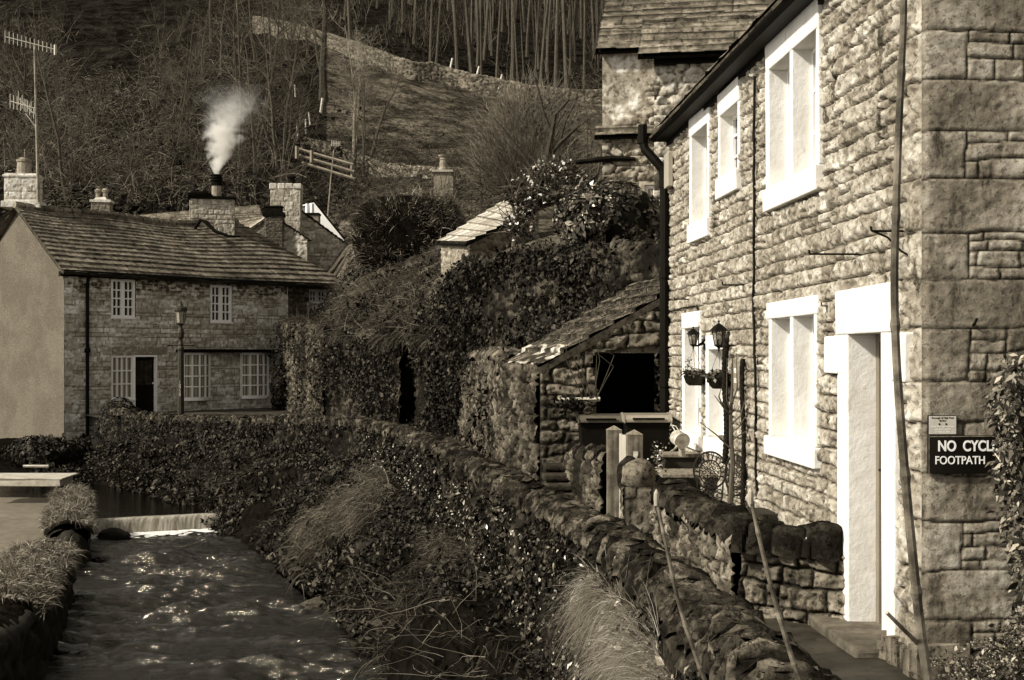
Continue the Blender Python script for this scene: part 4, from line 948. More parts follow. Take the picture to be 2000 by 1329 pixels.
# chimney on the ridge with stone slab cap and a tall pot, and the dark valley under it
def stack(name, fr_, wu, wd, z0, z1, mat_, parent, seed, bh=(.14, .2), bw=(.2, .35), tones=(.7, 1.15), mt=.5):
    Vs = []; m = None
    for i, (F_, w_) in enumerate(((fr_, wu), (Fr(fr_(wu, 0, 0), -fr_.w, fr_.u), wd), (Fr(fr_(wu, 0, -wd), -fr_.u, -fr_.w), wu), (Fr(fr_(0, 0, -wd), fr_.w, -fr_.u), wd))):
        bl = rows_blocks(0, w_, z0, z1, bh, bw, seed+i); D = masonry(0, w_, z0, z1, .03, bl, seed+i, wob=.008, mort=.01, relief=.02, rough=.01, tones=tones, mtone=mt)
        P = F_(D[0], D[1], D[2]); Vs.append((P.reshape(-1, 3), gridfaces(D[4], D[5]), D[3].ravel()))
    n = 0; VV = []; FF_ = []; AA = []
    for v, f, a in Vs: VV.append(v); FF_.append(f+n); AA.append(a); n += len(v)
    return mk(name, np.vstack(VV), np.vstack(FF_), mat_, parent, np.concatenate(AA))
M_POTD = mat('sooted pot', .007, .4, 6, .9, .2, spec=.05); M_POTL = mat('clay pot', .22, .3, 6, .85, .3)
def pxframe(px, D, yaw=0):
    return Fr(V3((px-1000)/FP*D, D, 0), V3(math.cos(yaw), math.sin(yaw), 0), V3(math.sin(yaw), -math.cos(yaw), 0))
def zp(py, D): return (HZ-py)/FP*D
D0 = 51.2; cf = pxframe(372, D0, .25); cw = 84/FP*D0
ch = mk('chimney', [(0, 0, 0)], [], M_CHIM, rf) if False else stack('chimney', cf, cw, .75, zp(462, D0), zp(388, D0), M_CHIM, rf, 61)
m = MB(); m.box(cf, -.12, cw+.08, zp(388, D0), zp(383, D0), -.85, .12, jit=.02, rng=rng); m.box(cf, -.08, cw*.48, zp(383, D0)+.002, zp(377.5, D0), -.8, .05, jit=.03, rng=rng); m.box(cf, .06, cw*.42, zp(377.5, D0)+.002, zp(374, D0), -.7, 0, jit=.03, rng=rng)
m.build('slab_cap', M_POTD, ch)
pc = cf(cw*.6, 0, -.38); pc[2] = zp(383, D0)
m = MB(); m.lathe([(.20, 0), (.19, .25), (.19, .45)], pc, n=14); m.build('pot_base', M_POTL, ch)
m = MB(); m.lathe([(.19, .45), (.22, .47), (.2, .5), (.22, .53), (.2, .57), (.22, .6), (.2, .63), (.26, .66), (.2, .70), (.24, .76), (.22, .84), (.26, .86), (.22, .88), (.2, .9)], pc, n=14); m.build('pot', M_POTD, ch)
m = MB(); rs = np.random.RandomState(3)
P0 = [at(375, 456, 50.9), at(392, 430, 50.8), at(402, 434, 50.75), at(420, 452, 50.7), at(448, 462, 50.7), at(470, 462, 50.9)]
m.tube(P0, [.05, .07, .09, .07, .06, .03], 6); m.build('lead_flashing', M_POTD, ch)
# chimney at the left gable end
D1 = 46.3; c2 = pxframe(8, D1, .1); m_ = stack('chimney', c2, 62/FP*D1, .7, zp(400, D1), zp(338, D1), M_FARW, rf, 71, bh=(.2, .25), bw=(.3, .5))
m = MB(); w2 = 62/FP*D1; m.box(c2, -.05, w2+.05, zp(346, D1), zp(341, D1), -.75, .05); m.build('cap', M_FARW, m_, bevel=.02); m = MB(); m.box(c2, -.1, w2+.13, zp(405, D1), zp(392, D1), -.8, .1, jit=.02, rng=rng); m.build('base_course', M_FARW, m_, bevel=.02)
m = MB(); p2 = c2(w2*.52, 0, -.35); p2[2] = zp(340, D1); m.lathe([(.28, 0), (.24, .1), (.22, .45), (.25, .47), (.24, .55), (.15, .58), (.12, .62)], p2, n=12); m.build('pot', M_POTL, m_)
m = MB(); p3 = c2(w2*.58, 0, -.2); p3[2] = zp(320, D1); m.tube([p3, p3+V3(0, 0, .55)], .02, 5); m.build('vent_rod', M_POTL, m_)
# the sill slab by the water and the dark low wall
# lamp post
DL = 41.5; lx = (353-1000)/FP*DL
lp = thing('street_lamp', (lx, DL, -2.1), 'old cast iron lamp post with glazed lantern and ladder bar, before the far cottage', 'street lamp')
def zl(py): return zp(py, DL)
B0 = V3(lx, DL, 0); m = MB(); M_LAMP = mat('lamp post paint', .022, .3, 12, .5, .15, spec=.4)
m.lathe([(.11, zl(825)), (.10, zl(700)), (.09, zl(686)), (.11, zl(684)), (.11, zl(680)), (.075, zl(676)), (.08, zl(673)), (.055, zl(668)), (.055, zl(664)), (.10, zl(658)), (.11, zl(650)), (.08, zl(643)), (.05, zl(640)), (.06, zl(636)), (.15, zl(632))], B0, n=10); m.build('post', M_LAMP, lp)
m = MB(); zc = zl(674); m.tube([V3(lx-.38, DL, zc), V3(lx+.38, DL, zc)], .035, 6)
for sx in (-1, 1): m.tube([V3(lx+sx*.34, DL, zc), V3(lx+sx*.41, DL, zc)], .055, 6)
m.build('ladder_bar', M_LAMP, lp)
gl = mat('old lamp glass', .30, .25, 5, .25, 0); gl.node_tree.nodes['Principled BSDF'].inputs['Transmission Weight'].default_value = .3
m = MB(); m.lathe([(.13, zl(631)), (.17, zl(609))], B0, n=8, cap=False); m.build('glass', gl, lp)
m = MB()
for i in range(8):
    a = math.pi*2*i/8; m.tube([B0+V3(math.cos(a)*.13, math.sin(a)*.13, zl(631)), B0+V3(math.cos(a)*.17, math.sin(a)*.17, zl(609))], .008, 4)
m.lathe([(.19, zl(609)), (.20, zl(607)), (.20, zl(602)), (.17, zl(600)), (.08, zl(598)), (.06, zl(595)), (.03, zl(593)), (.04, zl(590)), (.02, zl(587)), (.001, zl(586))], B0, n=10); m.build('hood', M_LAMP, lp)
LF = Fr(V3(lx, DL-.11, 0), V3(1, 0, 0), V3(0, -1, 0))
for i, ch_ in enumerate('10729'): text_mesh(ch_, .13, LF, 0, zl(747+i*6.3), .004, mat('pale number paint', .4, .1, 5, .6, 0), lp, name='number', ext=.001)
# houses and chimneys behind the far cottage
def gable_house(label, A, B, depth, ze_, rz, zb, mat_w, name='stone_house', seed=5, roofm=None, ridge_px=None):
    """A,B: eave-corner plan points of the visible gable; depth vector behind; ridge above the middle"""
    A = np.array(A, float); B = np.array(B, float); dv = np.array(depth, float); mid = (A+B)/2
    t = thing(name, (mid[0], mid[1], zb), label, 'house')
    u = unit(np.r_[B-A, 0]); w = V3(u[1], -u[0], 0); F_ = Fr(V3(A[0], A[1], 0), u, w); L = float(np.linalg.norm(B-A))
    bl = rows_blocks(0, L, zb, rz, (.14, .24), (.2, .6), seed); D = masonry(0, L, zb, rz, .05, bl, seed, relief=.03, rough=.02, tones=(.55, 1.35), mtone=.5)
    sheet('gable_wall', F_, D, mat_w, t, clip=lambda u_, v_: v_ < ze_+(rz-ze_)*(1-np.abs(u_-L/2)/(L/2)))
    rd = float(np.linalg.norm(dv)); du = unit(np.r_[dv, 0])
    for sgn, P0 in ((-1, A), (1, B)):
        e0 = V3(P0[0], P0[1], ze_)+u*sgn*.15-V3(0, 0, .1); r0 = V3(mid[0], mid[1], rz)+V3(0, 0, .06); sl = float(np.linalg.norm(r0-e0)); up = unit(r0-e0)
        a0 = e0-du*.12; bl = []; v = 0; rr = random.Random(seed+3)
        while v < sl:
            x = -rr.uniform(0, .3); rh = rr.uniform(.2, .28)
            while x < rd: w_ = rr.uniform(.25, .5); bl.append((x, v, x+w_, v+rh)); x += w_
            v += rh
        U, Vv, H, Aa, nu, nv = slates(rd, sl, bl, .07, seed, .04); nm = unit(np.cross(du, up)); nm = nm*(1 if nm[2] > 0 else -1)
        P = a0+du*U[..., None]+up*Vv[..., None]+nm*H[..., None]; surf('roof', P, roofm or M_FSLATE, t, Aa, smooth=False)
    m = MB(); c1, c2_ = V3(A[0], A[1], 0)+np.r_[dv, 0], V3(B[0], B[1], 0)+np.r_[dv, 0]
    m.add([V3(A[0], A[1], zb), V3(A[0], A[1], ze_), V3(c1[0], c1[1], ze_), V3(c1[0], c1[1], zb)], [(0, 1, 2, 3)]); m.add([V3(B[0], B[1], zb), V3(B[0], B[1], ze_), V3(c2_[0], c2_[1], ze_), V3(c2_[0], c2_[1], zb)], [(0, 3, 2, 1)]); m.a = [1.]*len(m.v)
    m.build('side_wall', mat_w, t); return t
M_BACKW = mat('back house stone', .36, .3, 8, .9, .4, 30, alb=True, streak=.6, sth=(.57, .7), sval=.04)
# stone gable with tall chimney (528-690)
D2 = 57.; gA = at(478, 560, D2)[:2]; gB = at(694, 560, D2+1.)[:2]
gh = gable_house('stone house whose rubble gable and tall square chimney rise behind the far cottage roof', gA, gB, (-7., 9.), zp(488, D2), zp(412, D2), zp(640, D2), M_BACKW, seed=81)
cf3 = pxframe(528, D2-.15, .05); cw3 = 58/FP*D2; s3 = stack('chimney', cf3, cw3, .8, zp(470, D2), zp(360, D2), M_CHIM, gh, 91, bh=(.17, .24), bw=(.2, .4))
m = MB(); 
for k in range(4): m.box(cf3, -.05+k*(cw3+.1)/4+.01, -.05+(k+1)*(cw3+.1)/4-.01, zp(370, D2), zp(359, D2), -.85, .05, jit=.02, rng=rng)
m.build('slab_cap', M_FARW, s3, bevel=.03)
m = MB(); p = cf3(cw3*.68, 0, -.3); p[2] = zp(361, D2); m.lathe([(.2, 0), (.17, .08), (.15, .3), (.21, .31), (.2, .36), (.06, .44), (.001, .46)], p, n=12); m.build('pot', M_POTD, s3)
# front small brick stack (517-551) with black cap, and low gable (465-530)
D3 = 54.6; g3 = gable_house('small stone gable with pale coping just right of the smoking chimney', at(462, 470, D3)[:2], at(600, 470, D3)[:2], (-3., 4.), zp(468, D3), zp(424, D3), zp(600, D3), M_BACKW, seed=83)
cf4 = pxframe(517, D3-.3, .05); cw4 = 34/FP*D3; s4 = stack('chimney', cf4, cw4, .6, zp(500, D3), zp(418, D3), mat('dark brick', .05, .4, 8, .9, .3, alb=True), g3, 95, bh=(.075, .08), bw=(.2, .23), mt=3.)
m = MB(); m.box(cf4, -.08, cw4+.06, zp(424, D3), zp(416, D3), -.66, .07); m.box(cf4, 0, cw4-.04, zp(416, D3)+.002, zp(406, D3), -.56, 0); m.box(cf4, -.03, cw4+.0, zp(406, D3)+.002, zp(403.5, D3), -.6, .03); m.build('cap', M_POTD, s4)
m = MB(); m.tube([at(466, 461, D3-.2), at(520, 425, D3-.2)], .06, 4); m.build('verge_coping', M_CHIM, g3)
# long low roof behind (245-530, 400-440)
D4 = 60.; hb = thing('slate_house', at(380, 470, D4+2), 'house seen only as a smooth slate roof slope behind the smoking chimney', 'house')
e0, e1 = at(225, 462, D4), at(532, 470, D4); r0, r1 = at(240, 423, D4+2.6), at(505, 401, D4+2.6); up = None
bl = rows_blocks(0, 7.2, 0, 3.2, (.2, .22), (.25, .35), 66); U, Vv, H, Aa, nu, nv = slates(7.2, 3.2, bl, .05, 7, .025)
uu_ = (U/7.2)[..., None]; vv_ = (Vv/3.2)[..., None]; P = (e0*(1-uu_)+e1*uu_)*(1-vv_)+(r0*(1-uu_)+r1*uu_)*vv_+V3(0, -.6, .8)*H[..., None]
surf('roof', P, M_FSLATE, hb, Aa, smooth=False)
m = MB(); m.add([e0+V3(0, .2, -.1), e1+V3(0, .2, -.1), e1+V3(0, .2, -4.5), e0+V3(0, .2, -4.5)], [(0, 3, 2, 1)], 1.); m.add([r0, r1, r1+V3(0, 4, -3), r0+V3(0, 4, -3)], [(0, 1, 2, 3)], 1.); m.build('wall', M_BACKW, hb)
# two-pot brick stack (178-213)
D5 = 60.; cs = thing('chimney_stack', at(196, 425, D5), 'small brick chimney with two pots, standing behind the ridge at left', 'chimney')
cf5 = pxframe(178, D5, .1); cw5 = 35/FP*D5; stack('shaft', cf5, cw5, .7, zp(440, D5), zp(394, D5), mat('old brick', .14, .4, 8, .9, .3, alb=True), cs, 97, bh=(.11, .12), bw=(.2, .3), mt=1.2)
m = MB(); m.box(cf5, -.06, cw5+.06, zp(395, D5), zp(390, D5), -.76, .06); m.lathe([(.42, 0), (.3, .12), (.2, .14)], cf5(cw5/2, zp(390, D5), -.35)+V3(0, 0, 0), n=4, rot=math.pi/4); m.build('cap', M_FARW, cs)
for k, f in enumerate((.3, .68)):
    m = MB(); p = cf5(cw5*f, 0, -.35); p[2] = zp(389, D5); m.lathe([(.12, 0), (.12, .32+.02*k), (.15, .33+.02*k), (.15, .36+.02*k), (.17, .42+.02*k), (.08, .50+.02*k)], p, n=10); m.build('pot', M_POTL, cs)
# white rendered gable (600-680)
D6 = 60.; wg = thing('white_house', at(640, 520, D6), 'white painted gable of a house showing as a bright triangle behind the stone gable', 'house')
m = MB(); tri = [at(602, 400, D6), at(613, 396, D6), at(690, 492, D6), at(688, 560, D6), at(602, 560, D6)]; m.add([p for p in tri]+[p+V3(-2, 3, 0) for p in tri], [(4, 3, 2, 1, 0), (5, 6, 7, 8, 9), (0, 1, 6, 5), (1, 2, 7, 6), (2, 3, 8, 7)]); m.build('wall', mat('bright white render', .9, .04, 3, .7, .1), wg)
m = MB(); m.tube([at(613, 394, D6+.1), at(692, 490, D6+.1)], .04, 4); m.build('verge', M_POTD, wg)
D7 = 58.6; cs = thing('chimney_stack', at(607, 432, D7), 'dark squat chimney with a pale twin pot, against the white gable', 'chimney')
cf7 = pxframe(592, D7); m = MB(); m.box(cf7, 0, 30/FP*D7, zp(500, D7), zp(420, D7), -.6, 0, a=.6); m.build('shaft', M_BACKW, cs)
m = MB(); m.box(cf7, -.05, 31/FP*D7, zp(420, D7)+.002, zp(416, D7), -.65, .04); m.build('cap', M_POTD, cs)
for f in (0, 1): m = MB(); p = cf7(.16+f*.2, zp(416, D7), -.2); m.lathe([(.1, 0), (.09, .42)], p, n=8); m.build('pot', M_WOODW, cs)
# distant chimney on the slope (855-875, 302-360) with a hint of its roof
D8 = 52.; cs = thing('chimney_stack', at(866, 372, D8), 'round chimney pot on a stepped stone stack, alone against the field', 'chimney')
p = at(866, 372, D8); m = MB(); m.box(pxframe(847, D8), 0, 38/FP*D8, zp(400, D8), zp(345, D8), -.7, 0, a=.5); m.box(pxframe(845, D8), -.03, 40/FP*D8, zp(336, D8), zp(332, D8), -.75, .05, a=.9); m.box(pxframe(850, D8), 0, 32/FP*D8, zp(345, D8)+.002, zp(336, D8), -.65, -.03, a=.5); m.build('shaft', M_BACKW, cs)
m = MB(); b8 = at(865, 332, D8)+V3(0, .3, 0); m.lathe([(.19, 0), (.17, .1), (.15, .12), (.15, .3), (.13, .42), (.15, .44), (.13, .5), (.2, .58), (.2, .61), (.1, .62)], b8, n=12); m.build('pot', M_POTL, cs)
# smoke from the main chimney: a cloud with its own soft density
sp = pc+V3(0, 0, .95)
bm = bmesh.new(); bmesh.ops.create_icosphere(bm, subdivisions=3, radius=1); 
for v in bm.verts:
    z = (v.co.z+1)/2; v.co = Vector((v.co.x*(.4+1.8*z)+.75*z, v.co.y*(.4+1.2*z), 4.3*z-.1))
me = bpy.data.meshes.new('smoke'); bm.to_mesh(me); bm.free(); sm = bpy.data.objects.new('smoke', me); COL.objects.link(sm); sm.location = tuple(sp)
stuff(sm, 'white smoke plume rising and drifting right from the chimney pot', 'smoke')
mm_ = bpy.data.materials.new('smoke'); mm_.use_nodes = True; t = mm_.node_tree; N = t.nodes; L = t.links; N.clear()
tc = N.new('ShaderNodeTexCoord'); sx = N.new('ShaderNodeSeparateXYZ'); L.new(tc.outputs['Object'], sx.inputs[0])
def M_(op, a, b=None, c=None):
    n = N.new('ShaderNodeMath'); n.operation = op
    for i, x in enumerate((a, b, c)):
        if x is None: continue
        if isinstance(x, (int, float)): n.inputs[i].default_value = x
        else: L.new(x, n.inputs[i])
    return n.outputs[0]
zc = sx.outputs[2]; nz = N.new('ShaderNodeTexNoise'); nz.inputs['Scale'].default_value = 2.1; nz.inputs['Detail'].default_value = 5; nz.inputs['Roughness'].default_value = .62; nz.inputs['Distortion'].default_value = .5; L.new(tc.outputs['Object'], nz.inputs[0])
nz2 = N.new('ShaderNodeTexNoise'); nz2.inputs['Scale'].default_value = .9; L.new(tc.outputs['Object'], nz2.inputs[0])
cx_ = M_('ADD', M_('MULTIPLY', zc, .22), M_('MULTIPLY', M_('SUBTRACT', nz2.outputs[0], .5), 1.4)); dx = M_('SUBTRACT', sx.outputs[0], cx_); rr_ = M_('SQRT', M_('ADD', M_('POWER', dx, 2.), M_('POWER', sx.outputs[1], 2.)))
wid = M_('ADD', M_('MULTIPLY', zc, .38), .28); core = M_('SUBTRACT', 1., M_('DIVIDE', rr_, wid)); fade = M_('SUBTRACT', 1., M_('MULTIPLY', zc, .26))
den = M_('MULTIPLY', M_('MAXIMUM', M_('ADD', core, M_('MULTIPLY', M_('SUBTRACT', nz.outputs[0], .55), 2.6)), 0), M_('POWER', M_('MAXIMUM', fade, 0), 2.)); den = M_('MULTIPLY', M_('POWER', den, 1.35), 16.)
pv = N.new('ShaderNodeVolumePrincipled'); pv.inputs['Color'].default_value = (.97, .95, .9, 1); pv.inputs['Anisotropy'].default_value = 0.; L.new(den, pv.inputs['Density']); oo = N.new('ShaderNodeOutputMaterial'); L.new(pv.outputs[0], oo.inputs['Volume'])
me.materials.append(mm_)
# TV aerials
def yagi(m, p0, p1, n, ln, boom=.012, el=.006, vert=True):
    p0 = np.array(p0); p1 = np.array(p1); m.tube([p0, p1], boom, 5)
    for k in range(n):
        c = p0+(p1-p0)*k/(n-1); l = ln*(1-.25*k/(n-1)); m.tube([c-V3(0, 0, l/2), c+V3(0, 0, l/2)], el, 4)
DA = 46.; t = thing('aerial_mast', at(75, 395, DA), 'tall leaning pole with two comb-like television aerials beside the left chimney', 'television aerial')
M_ALU = mat('aluminium aerial', .45, .2, 8, .5, 0)
m = MB(); m.tube([at(75, 395, DA), at(72, 270, DA), at(67, 90, DA)], [.055, .045, .03], 6); m.build('mast', mat('grey mast', .22, .5, 3, .7, .1), t)
m = MB(); yagi(m, at(10, 72, DA-.3), at(108, 97, DA-.3), 13, .42, .016, .012); m.tube([at(108, 88, DA-.3), at(108, 108, DA-.3)], .05, 4); m.build('upper_aerial', M_ALU, t)
m = MB(); yagi(m, at(20, 198, DA-.3), at(68, 212, DA-.3), 8, .5, .02, .014); yagi(m, at(36, 192, DA+.1), at(66, 222, DA+.1), 5, .5, .016, .014); m.tube([at(50, 222, DA), at(73, 252, DA)], .018, 4); m.build('lower_aerial', M_ALU, t)
DA = 56.; t = thing('aerial_mast', at(640, 420, DA), 'thin whip-like pole with a tiny aerial, above the white gable', 'television aerial')
m = MB(); m.tube([at(640, 422, DA), at(646, 350, DA), at(652, 293, DA)], [.035, .03, .025], 5); m.build('mast', mat('grey mast', .22, .5, 3, .7, .1), t)
m = MB(); yagi(m, at(648, 280, DA), at(664, 281, DA), 6, .26, .012, .012); m.build('aerial', M_ALU, t)
# ------------------------------------------------------------------ retaining walls, sheds, buildings in the middle
def W4(px, D, yt, zb=PATHZ-.3): p = at(px, yt, D); return (p[0], p[1], p[2], zb)
rt = thing('retaining_wall', (-6, 40, PATHZ), 'high rough stone retaining wall with a narrow black doorway, right of the far cottage', 'wall')
m_p = [W4(566, 49.5, 634), W4(600, 46, 632), W4(655, 43.2, 642)]
wall_body('wall_body', m_p, .7, mat('pale rubble', .095, .45, 7, .9, .7, 40, pit=.7, psc=11, spec=.05, alb=True, streak=.9, sth=(.5, .6), sval=.012, sscale=(1.5, 1.5, .6)), rt, res=.06, sz=.17, seed=31, side=-1, tones=(.3, 1.4), relief=.07)
wall_body('wall_body', [W4(655, 43.4, 662), W4(740, 40.5, 664), W4(806, 38.6, 664)], .7, M_RUB, rt, res=.06, sz=.17, seed=32, side=-1, tones=(.2, 1.2), relief=.07)
wall_body('wall_body', [W4(839, 37.9, 660), W4(862, 36.5, 640), W4(880, 35.3, 585)], .7, M_RUB, rt, res=.06, sz=.17, seed=33, side=-1, tones=(.2, 1.1), relief=.07)
m = MB(); a, b = at(803, 664, 38.7), at(842, 662, 37.9); m.tube([a+V3(0, .1, .0), b+V3(0, .1, .0)], .16, 4); m.build('lintel', M_RUB, rt)
m = MB(); a, b = at(800, 664, 40.2), at(850, 664, 39.6); m.add([np.r_[a[:2], -2.2], np.r_[b[:2], -2.2], np.r_[b[:2], 1.3], np.r_[a[:2], 1.3]], [(0, 1, 2, 3)]); m.build('shade_sheet', M_DARK, rt)  # black sheet painted as the shade inside the doorway
rt2 = thing('retaining_wall', (1, 27, PATHZ), 'tall ivy-clad garden wall rising behind the lean-to shed', 'wall')
P2 = smoothpoly([W4(880, 35.3, 585), W4(905, 33, 545), W4(935, 31, 520), W4(1010, 29, 499), W4(1080, 27.6, 492), W4(1150, 26.4, 486), W4(1320, 24.2, 478), W4(1400, 24, 478)], 3)
wall_body('wall_body', P2, .6, M_RUB, rt2, res=.06, sz=.18, seed=34, side=-1, tones=(.2, 1.2), relief=.08)
m = MB(); rng = random.Random(4)
for (x0, D_a, y0), (x1, D_b, y1) in zip([(1060, 27.7, 497), (1110, 26.9, 489), (1170, 26.0, 487), (1230, 25.0, 481)], [(1108, 27, 490), (1168, 26.1, 488), (1228, 25.1, 482), (1300, 24.2, 477)]):
    a, b = at(x0, y0, D_a), at(x1, y1, D_b); F_ = Fr(a, b-a, V3(0, -1, 0)); m.box(F_, 0, np.linalg.norm(b-a)-.02, 0, .055, -.3, .3, jit=.015, rng=rng)
m.build('cap_stones', M_RUB, rt2)
# lower bright pier left of the shed (930-985)
pr_ = smoothpoly([W4(922, 31.5, 700), W4(962, 28, 690), W4(992, 24.5, 690), W4(1012, 22.2, 700), W4(1022, 21.4, 700)], 3)
rt3 = thing('retaining_wall', (-.6, 26, PATHZ), 'broken pale-stoned wall face between the black doorway and the lean-to shed', 'wall')
wall_body('wall_body', pr_, .5, mat('pale rubble', .22), rt3, res=.05, sz=.14, seed=35, side=-1, tones=(.3, 1.5), relief=.07)
# ------------------------------------------------------------------ lean-to shed
sh = thing('lean_to_shed', (1.2, 19.5, PATHZ), 'lean-to stone shed with sloping mossy slate roof and a big dark open front', 'shed')
C0 = V3(.385, 18.2, 0); C1 = V3(-.124, 21.5, 0); RX = V3(2.2, 17.95, 0)
def zr(x): return -.24+(x-.385)*.545          # roof underside line along the front
u = unit(RX-C0); SF = Fr(C0, u, V3(u[1], -u[0], 0)); LS = np.linalg.norm(RX-C0)
oa_ = (1163-1000)/FP*18.15-.385
bl = rows_blocks(0, LS, -2.3, 1.0, (.13, .24), (.3, .55), 141); D = masonry(0, LS, -2.3, 1.0, .025, bl, 142, wob=.03, mort=.025, relief=.06, rough=.03, tones=(.5, 1.3), mtone=.12)
M_SHED = mat('shed gritstone', .13, .35, 7, .9, .8, 35, pit=.7, psc=12, spec=.05, alb=True, streak=.9, sth=(.5, .63), sval=.015, sscale=(2, 2, 1.4))
sheet('front_wall', SF, D, M_SHED, sh, clip=lambda u_, v_: (v_ < zr(.385+u_)-.02) & ~((u_ > oa_+.04*np.sin(v_*9)) & (v_ < -.06+.10*u_)), w=.02)
m = MB(); m.box(SF, 0.03, oa_-.02, -2.3, -.2, -.45, 0); m.box(SF, oa_-.1, LS, .0, .16, -.35, .0); m.a = [.8]*len(m.v); m.build('pier', M_SHED, sh)
u2 = unit(C0-C1); SW = Fr(C1, u2, V3(u2[1], -u2[0], 0)); L2 = np.linalg.norm(C0-C1)
D = rubble(0, L2, -2.3, -.15, .03, .14, 143, relief=.07, rough=.03, tones=(.1, 1.0), mtone=.04, asp=1.3); sheet('side_wall', SW, D, M_SHED, sh, w=.0)
m = MB(); m.box(SW, .05, L2, -2.3, -.2, -.5, -.03); m.a = [.5]*len(m.v); m.build('side_backing', M_SHED, sh)
m = MB(); m.add([C1+V3(0, 0, -2.3), C1+V3(2.4, -.2, -2.3), C1+V3(2.4, -.2, .9), C1+V3(0, 0, -.3)], [(0, 1, 2, 3)]); m.build('shade_sheet', M_DARK, sh)  # black sheet that paints the shed interior as deep shade
e_a = at(1052, 719, 18.05); e_b = at(978, 711, 22.0); up_ = unit(V3(.86, -.06, .50)); ed = unit(e_b-e_a); nm = unit(np.cross(up_, ed)); nm = nm*np.sign(nm[2]); Le = np.linalg.norm(e_b-e_a)
bl = rows_blocks(-.05, Le, 0, 2.6, (.3, .45), (.4, .7), 151); U, Vv, H, Aa, nu, nv = slates(Le, 2.6, bl, .03, 152, .05)
cl = fbm(U*5, Vv*5, 4, 4); H = H+.05*np.maximum(0, cl-.5); Aa = Aa*np.where(cl > .48, .45, 1.2); lich = sst(.58, .64, fbm(U*2.2+3, Vv*9, 3, 8))*(Vv < .55); Aa = Aa*(1-lich)+4.5*lich
P = e_a+ed*U[..., None]+up_*Vv[..., None]+nm*H[..., None]; srf = surf('roof', P, mat('mossy slate', .10, .5, 9, .95, .9, 60, alb=True, spec=.05, pit=.7, psc=14), sh, Aa, smooth=False)
m = MB(); FR_ = Fr(e_a, up_, -ed, nm)
m.box(FR_, 0, 2.6, -.09, -.005, -Le+.1, .0, a=.5); m.box(FR_, .08, 2.6, -.16, -.095, -.2, -.03, a=.3); m.build('roof_slab', mat('mossy slate', .12), srf)
# grass on the shed roof
n = 2600; r = np.random.RandomState(8); uu = r.uniform(0, Le, n); vv = 2.6*r.beta(2.2, 1.5, n); P = e_a+ed*uu[:, None]+up_*vv[:, None]+nm*.03
stuff(blades('roof_moss', P, np.tile(nm*.5+up_*-.3, (n, 1)), .10, .008, M_DRYG, 9, droop=.9, seg=2, alb=(.15, .7)), 'short moss and grass growing on the shed roof', 'moss')
m = MB(); m.tube([at(1090, 782, 17.9), at(1172, 780, 17.9)], .03, 4); sh_ = m.build('timber_shelf', mat('pale board', .4, .2, 6, .8, .2), sh)
# small dark hanging planter by the shed
r = np.random.RandomState(12); c = at(1115, 792, 17.7); n = 380; P = c+r.normal(0, 1, (n, 3))*[.13, .1, .07]
t = leaves('shaggy_plant', P, np.tile([0, -.3, 1.], (n, 1)), .06, M_IVY, 4, alb=(.1, .8)); tag(t, 'dark trailing plant in front of the shed pier under the pale board', 'plant')
m = MB(); rng = random.Random(2)
for k in range(7): 
    a = c+V3(.25, -.02, .4)+V3(rng.uniform(-.1, .1), 0, 0); m.tube([a+V3(0, 0, -.3), a+V3(rng.uniform(-.25, .25), -.02, rng.uniform(.1, .4)), a+V3(rng.uniform(-.45, .35), -.03, rng.uniform(.35, .65))], [.008, .006, .003], 4)
m.a = [.5]*len(m.v); tag(m.build('dead_climber', M_TWIG, None), 'thin bare climber stems spread on the shed front wall', 'climbing plant')
# wheelie bins
M_BIN = mat('dark bin plastic', .004, .2, 9, .6, .1, spec=.1); M_LID = mat('grey bin lid', .09, .15, 9, .3, .05)  # lid plastic is a lighter grey than the body
def wbin(pxl, pxr, D, ytop, label, matl):
    xl_, xr_ = (pxl-1000)/FP*D, (pxr-1000)/FP*D; w = xr_-xl_; zt = zp(ytop, D); t = thing('wheelie_bin', ((xl_+xr_)/2, D+.3, PATHZ), label, 'bin', 'wheelie bins in the shed')
    c = V3((xl_+xr_)/2, D+.32, 0); m = MB(); pts = []
    for z, s in ((PATHZ+.05, .8), (zt-.16, .95), (zt-.08, 1.)): pts += [c+V3(sx*w/2*s, sy*.3*s, z) for sx, sy in ((-1, -1), (1, -1), (1, 1), (-1, 1))]
    m.add(pts, [(4*i+k, 4*i+(k+1) % 4, 4*i+4+(k+1) % 4, 4*i+4+k) for i in range(2) for k in range(4)]+[(3, 2, 1, 0), (8, 9, 10, 11)]); m.box(WORLD, c[0]-w/2-.01, c[0]+w/2+.01, 0, 0, 0, 0) if False else None; m.build('body', M_BIN, t, bevel=.012)
    m = MB(); 
    prof = [(-.34, -.07), (-.34, -.03), (-.25, .02), (.1, .035), (.3, .02), (.33, -.06)]; vs = [c+V3(sx*w/2*1.03, y, zt-.02+z) for sx in (-1, 1) for y, z in prof]; k = len(prof)
    m.add(vs, [(i, i+1, k+i+1, k+i) for i in range(k-1)]+[tuple(range(k)), tuple(range(k, 2*k))[::-1], (0, k, 2*k-1, k-1)]); ld = m.build('lid', matl, t, bevel=.01)
    m = MB(); m.tube([c+V3(-w*.35, -.35, zt-.04), c+V3(w*.35, -.35, zt-.04)], .014, 6); m.build('handle', M_BIN, t)
    for sx in (-1, 1):
        m = MB(); m.lathe([(.09, -.025), (.1, -.02), (.1, .02), (.09, .025)], c+V3(sx*(w/2*.8), .3, PATHZ+.1), ax=(1, 0, 0), n=12); m.build('wheel', M_BIN, t)
wbin(1132, 1216, 17.4, 813, 'dark bin with a flat lid on the left inside the shed', M_LID); wbin(1222, 1311, 16.9, 812, 'dark bin with a bright raised lid on the right, nearest the cottage', mat('pale bin lid', .24, .15, 9, .3, .05))
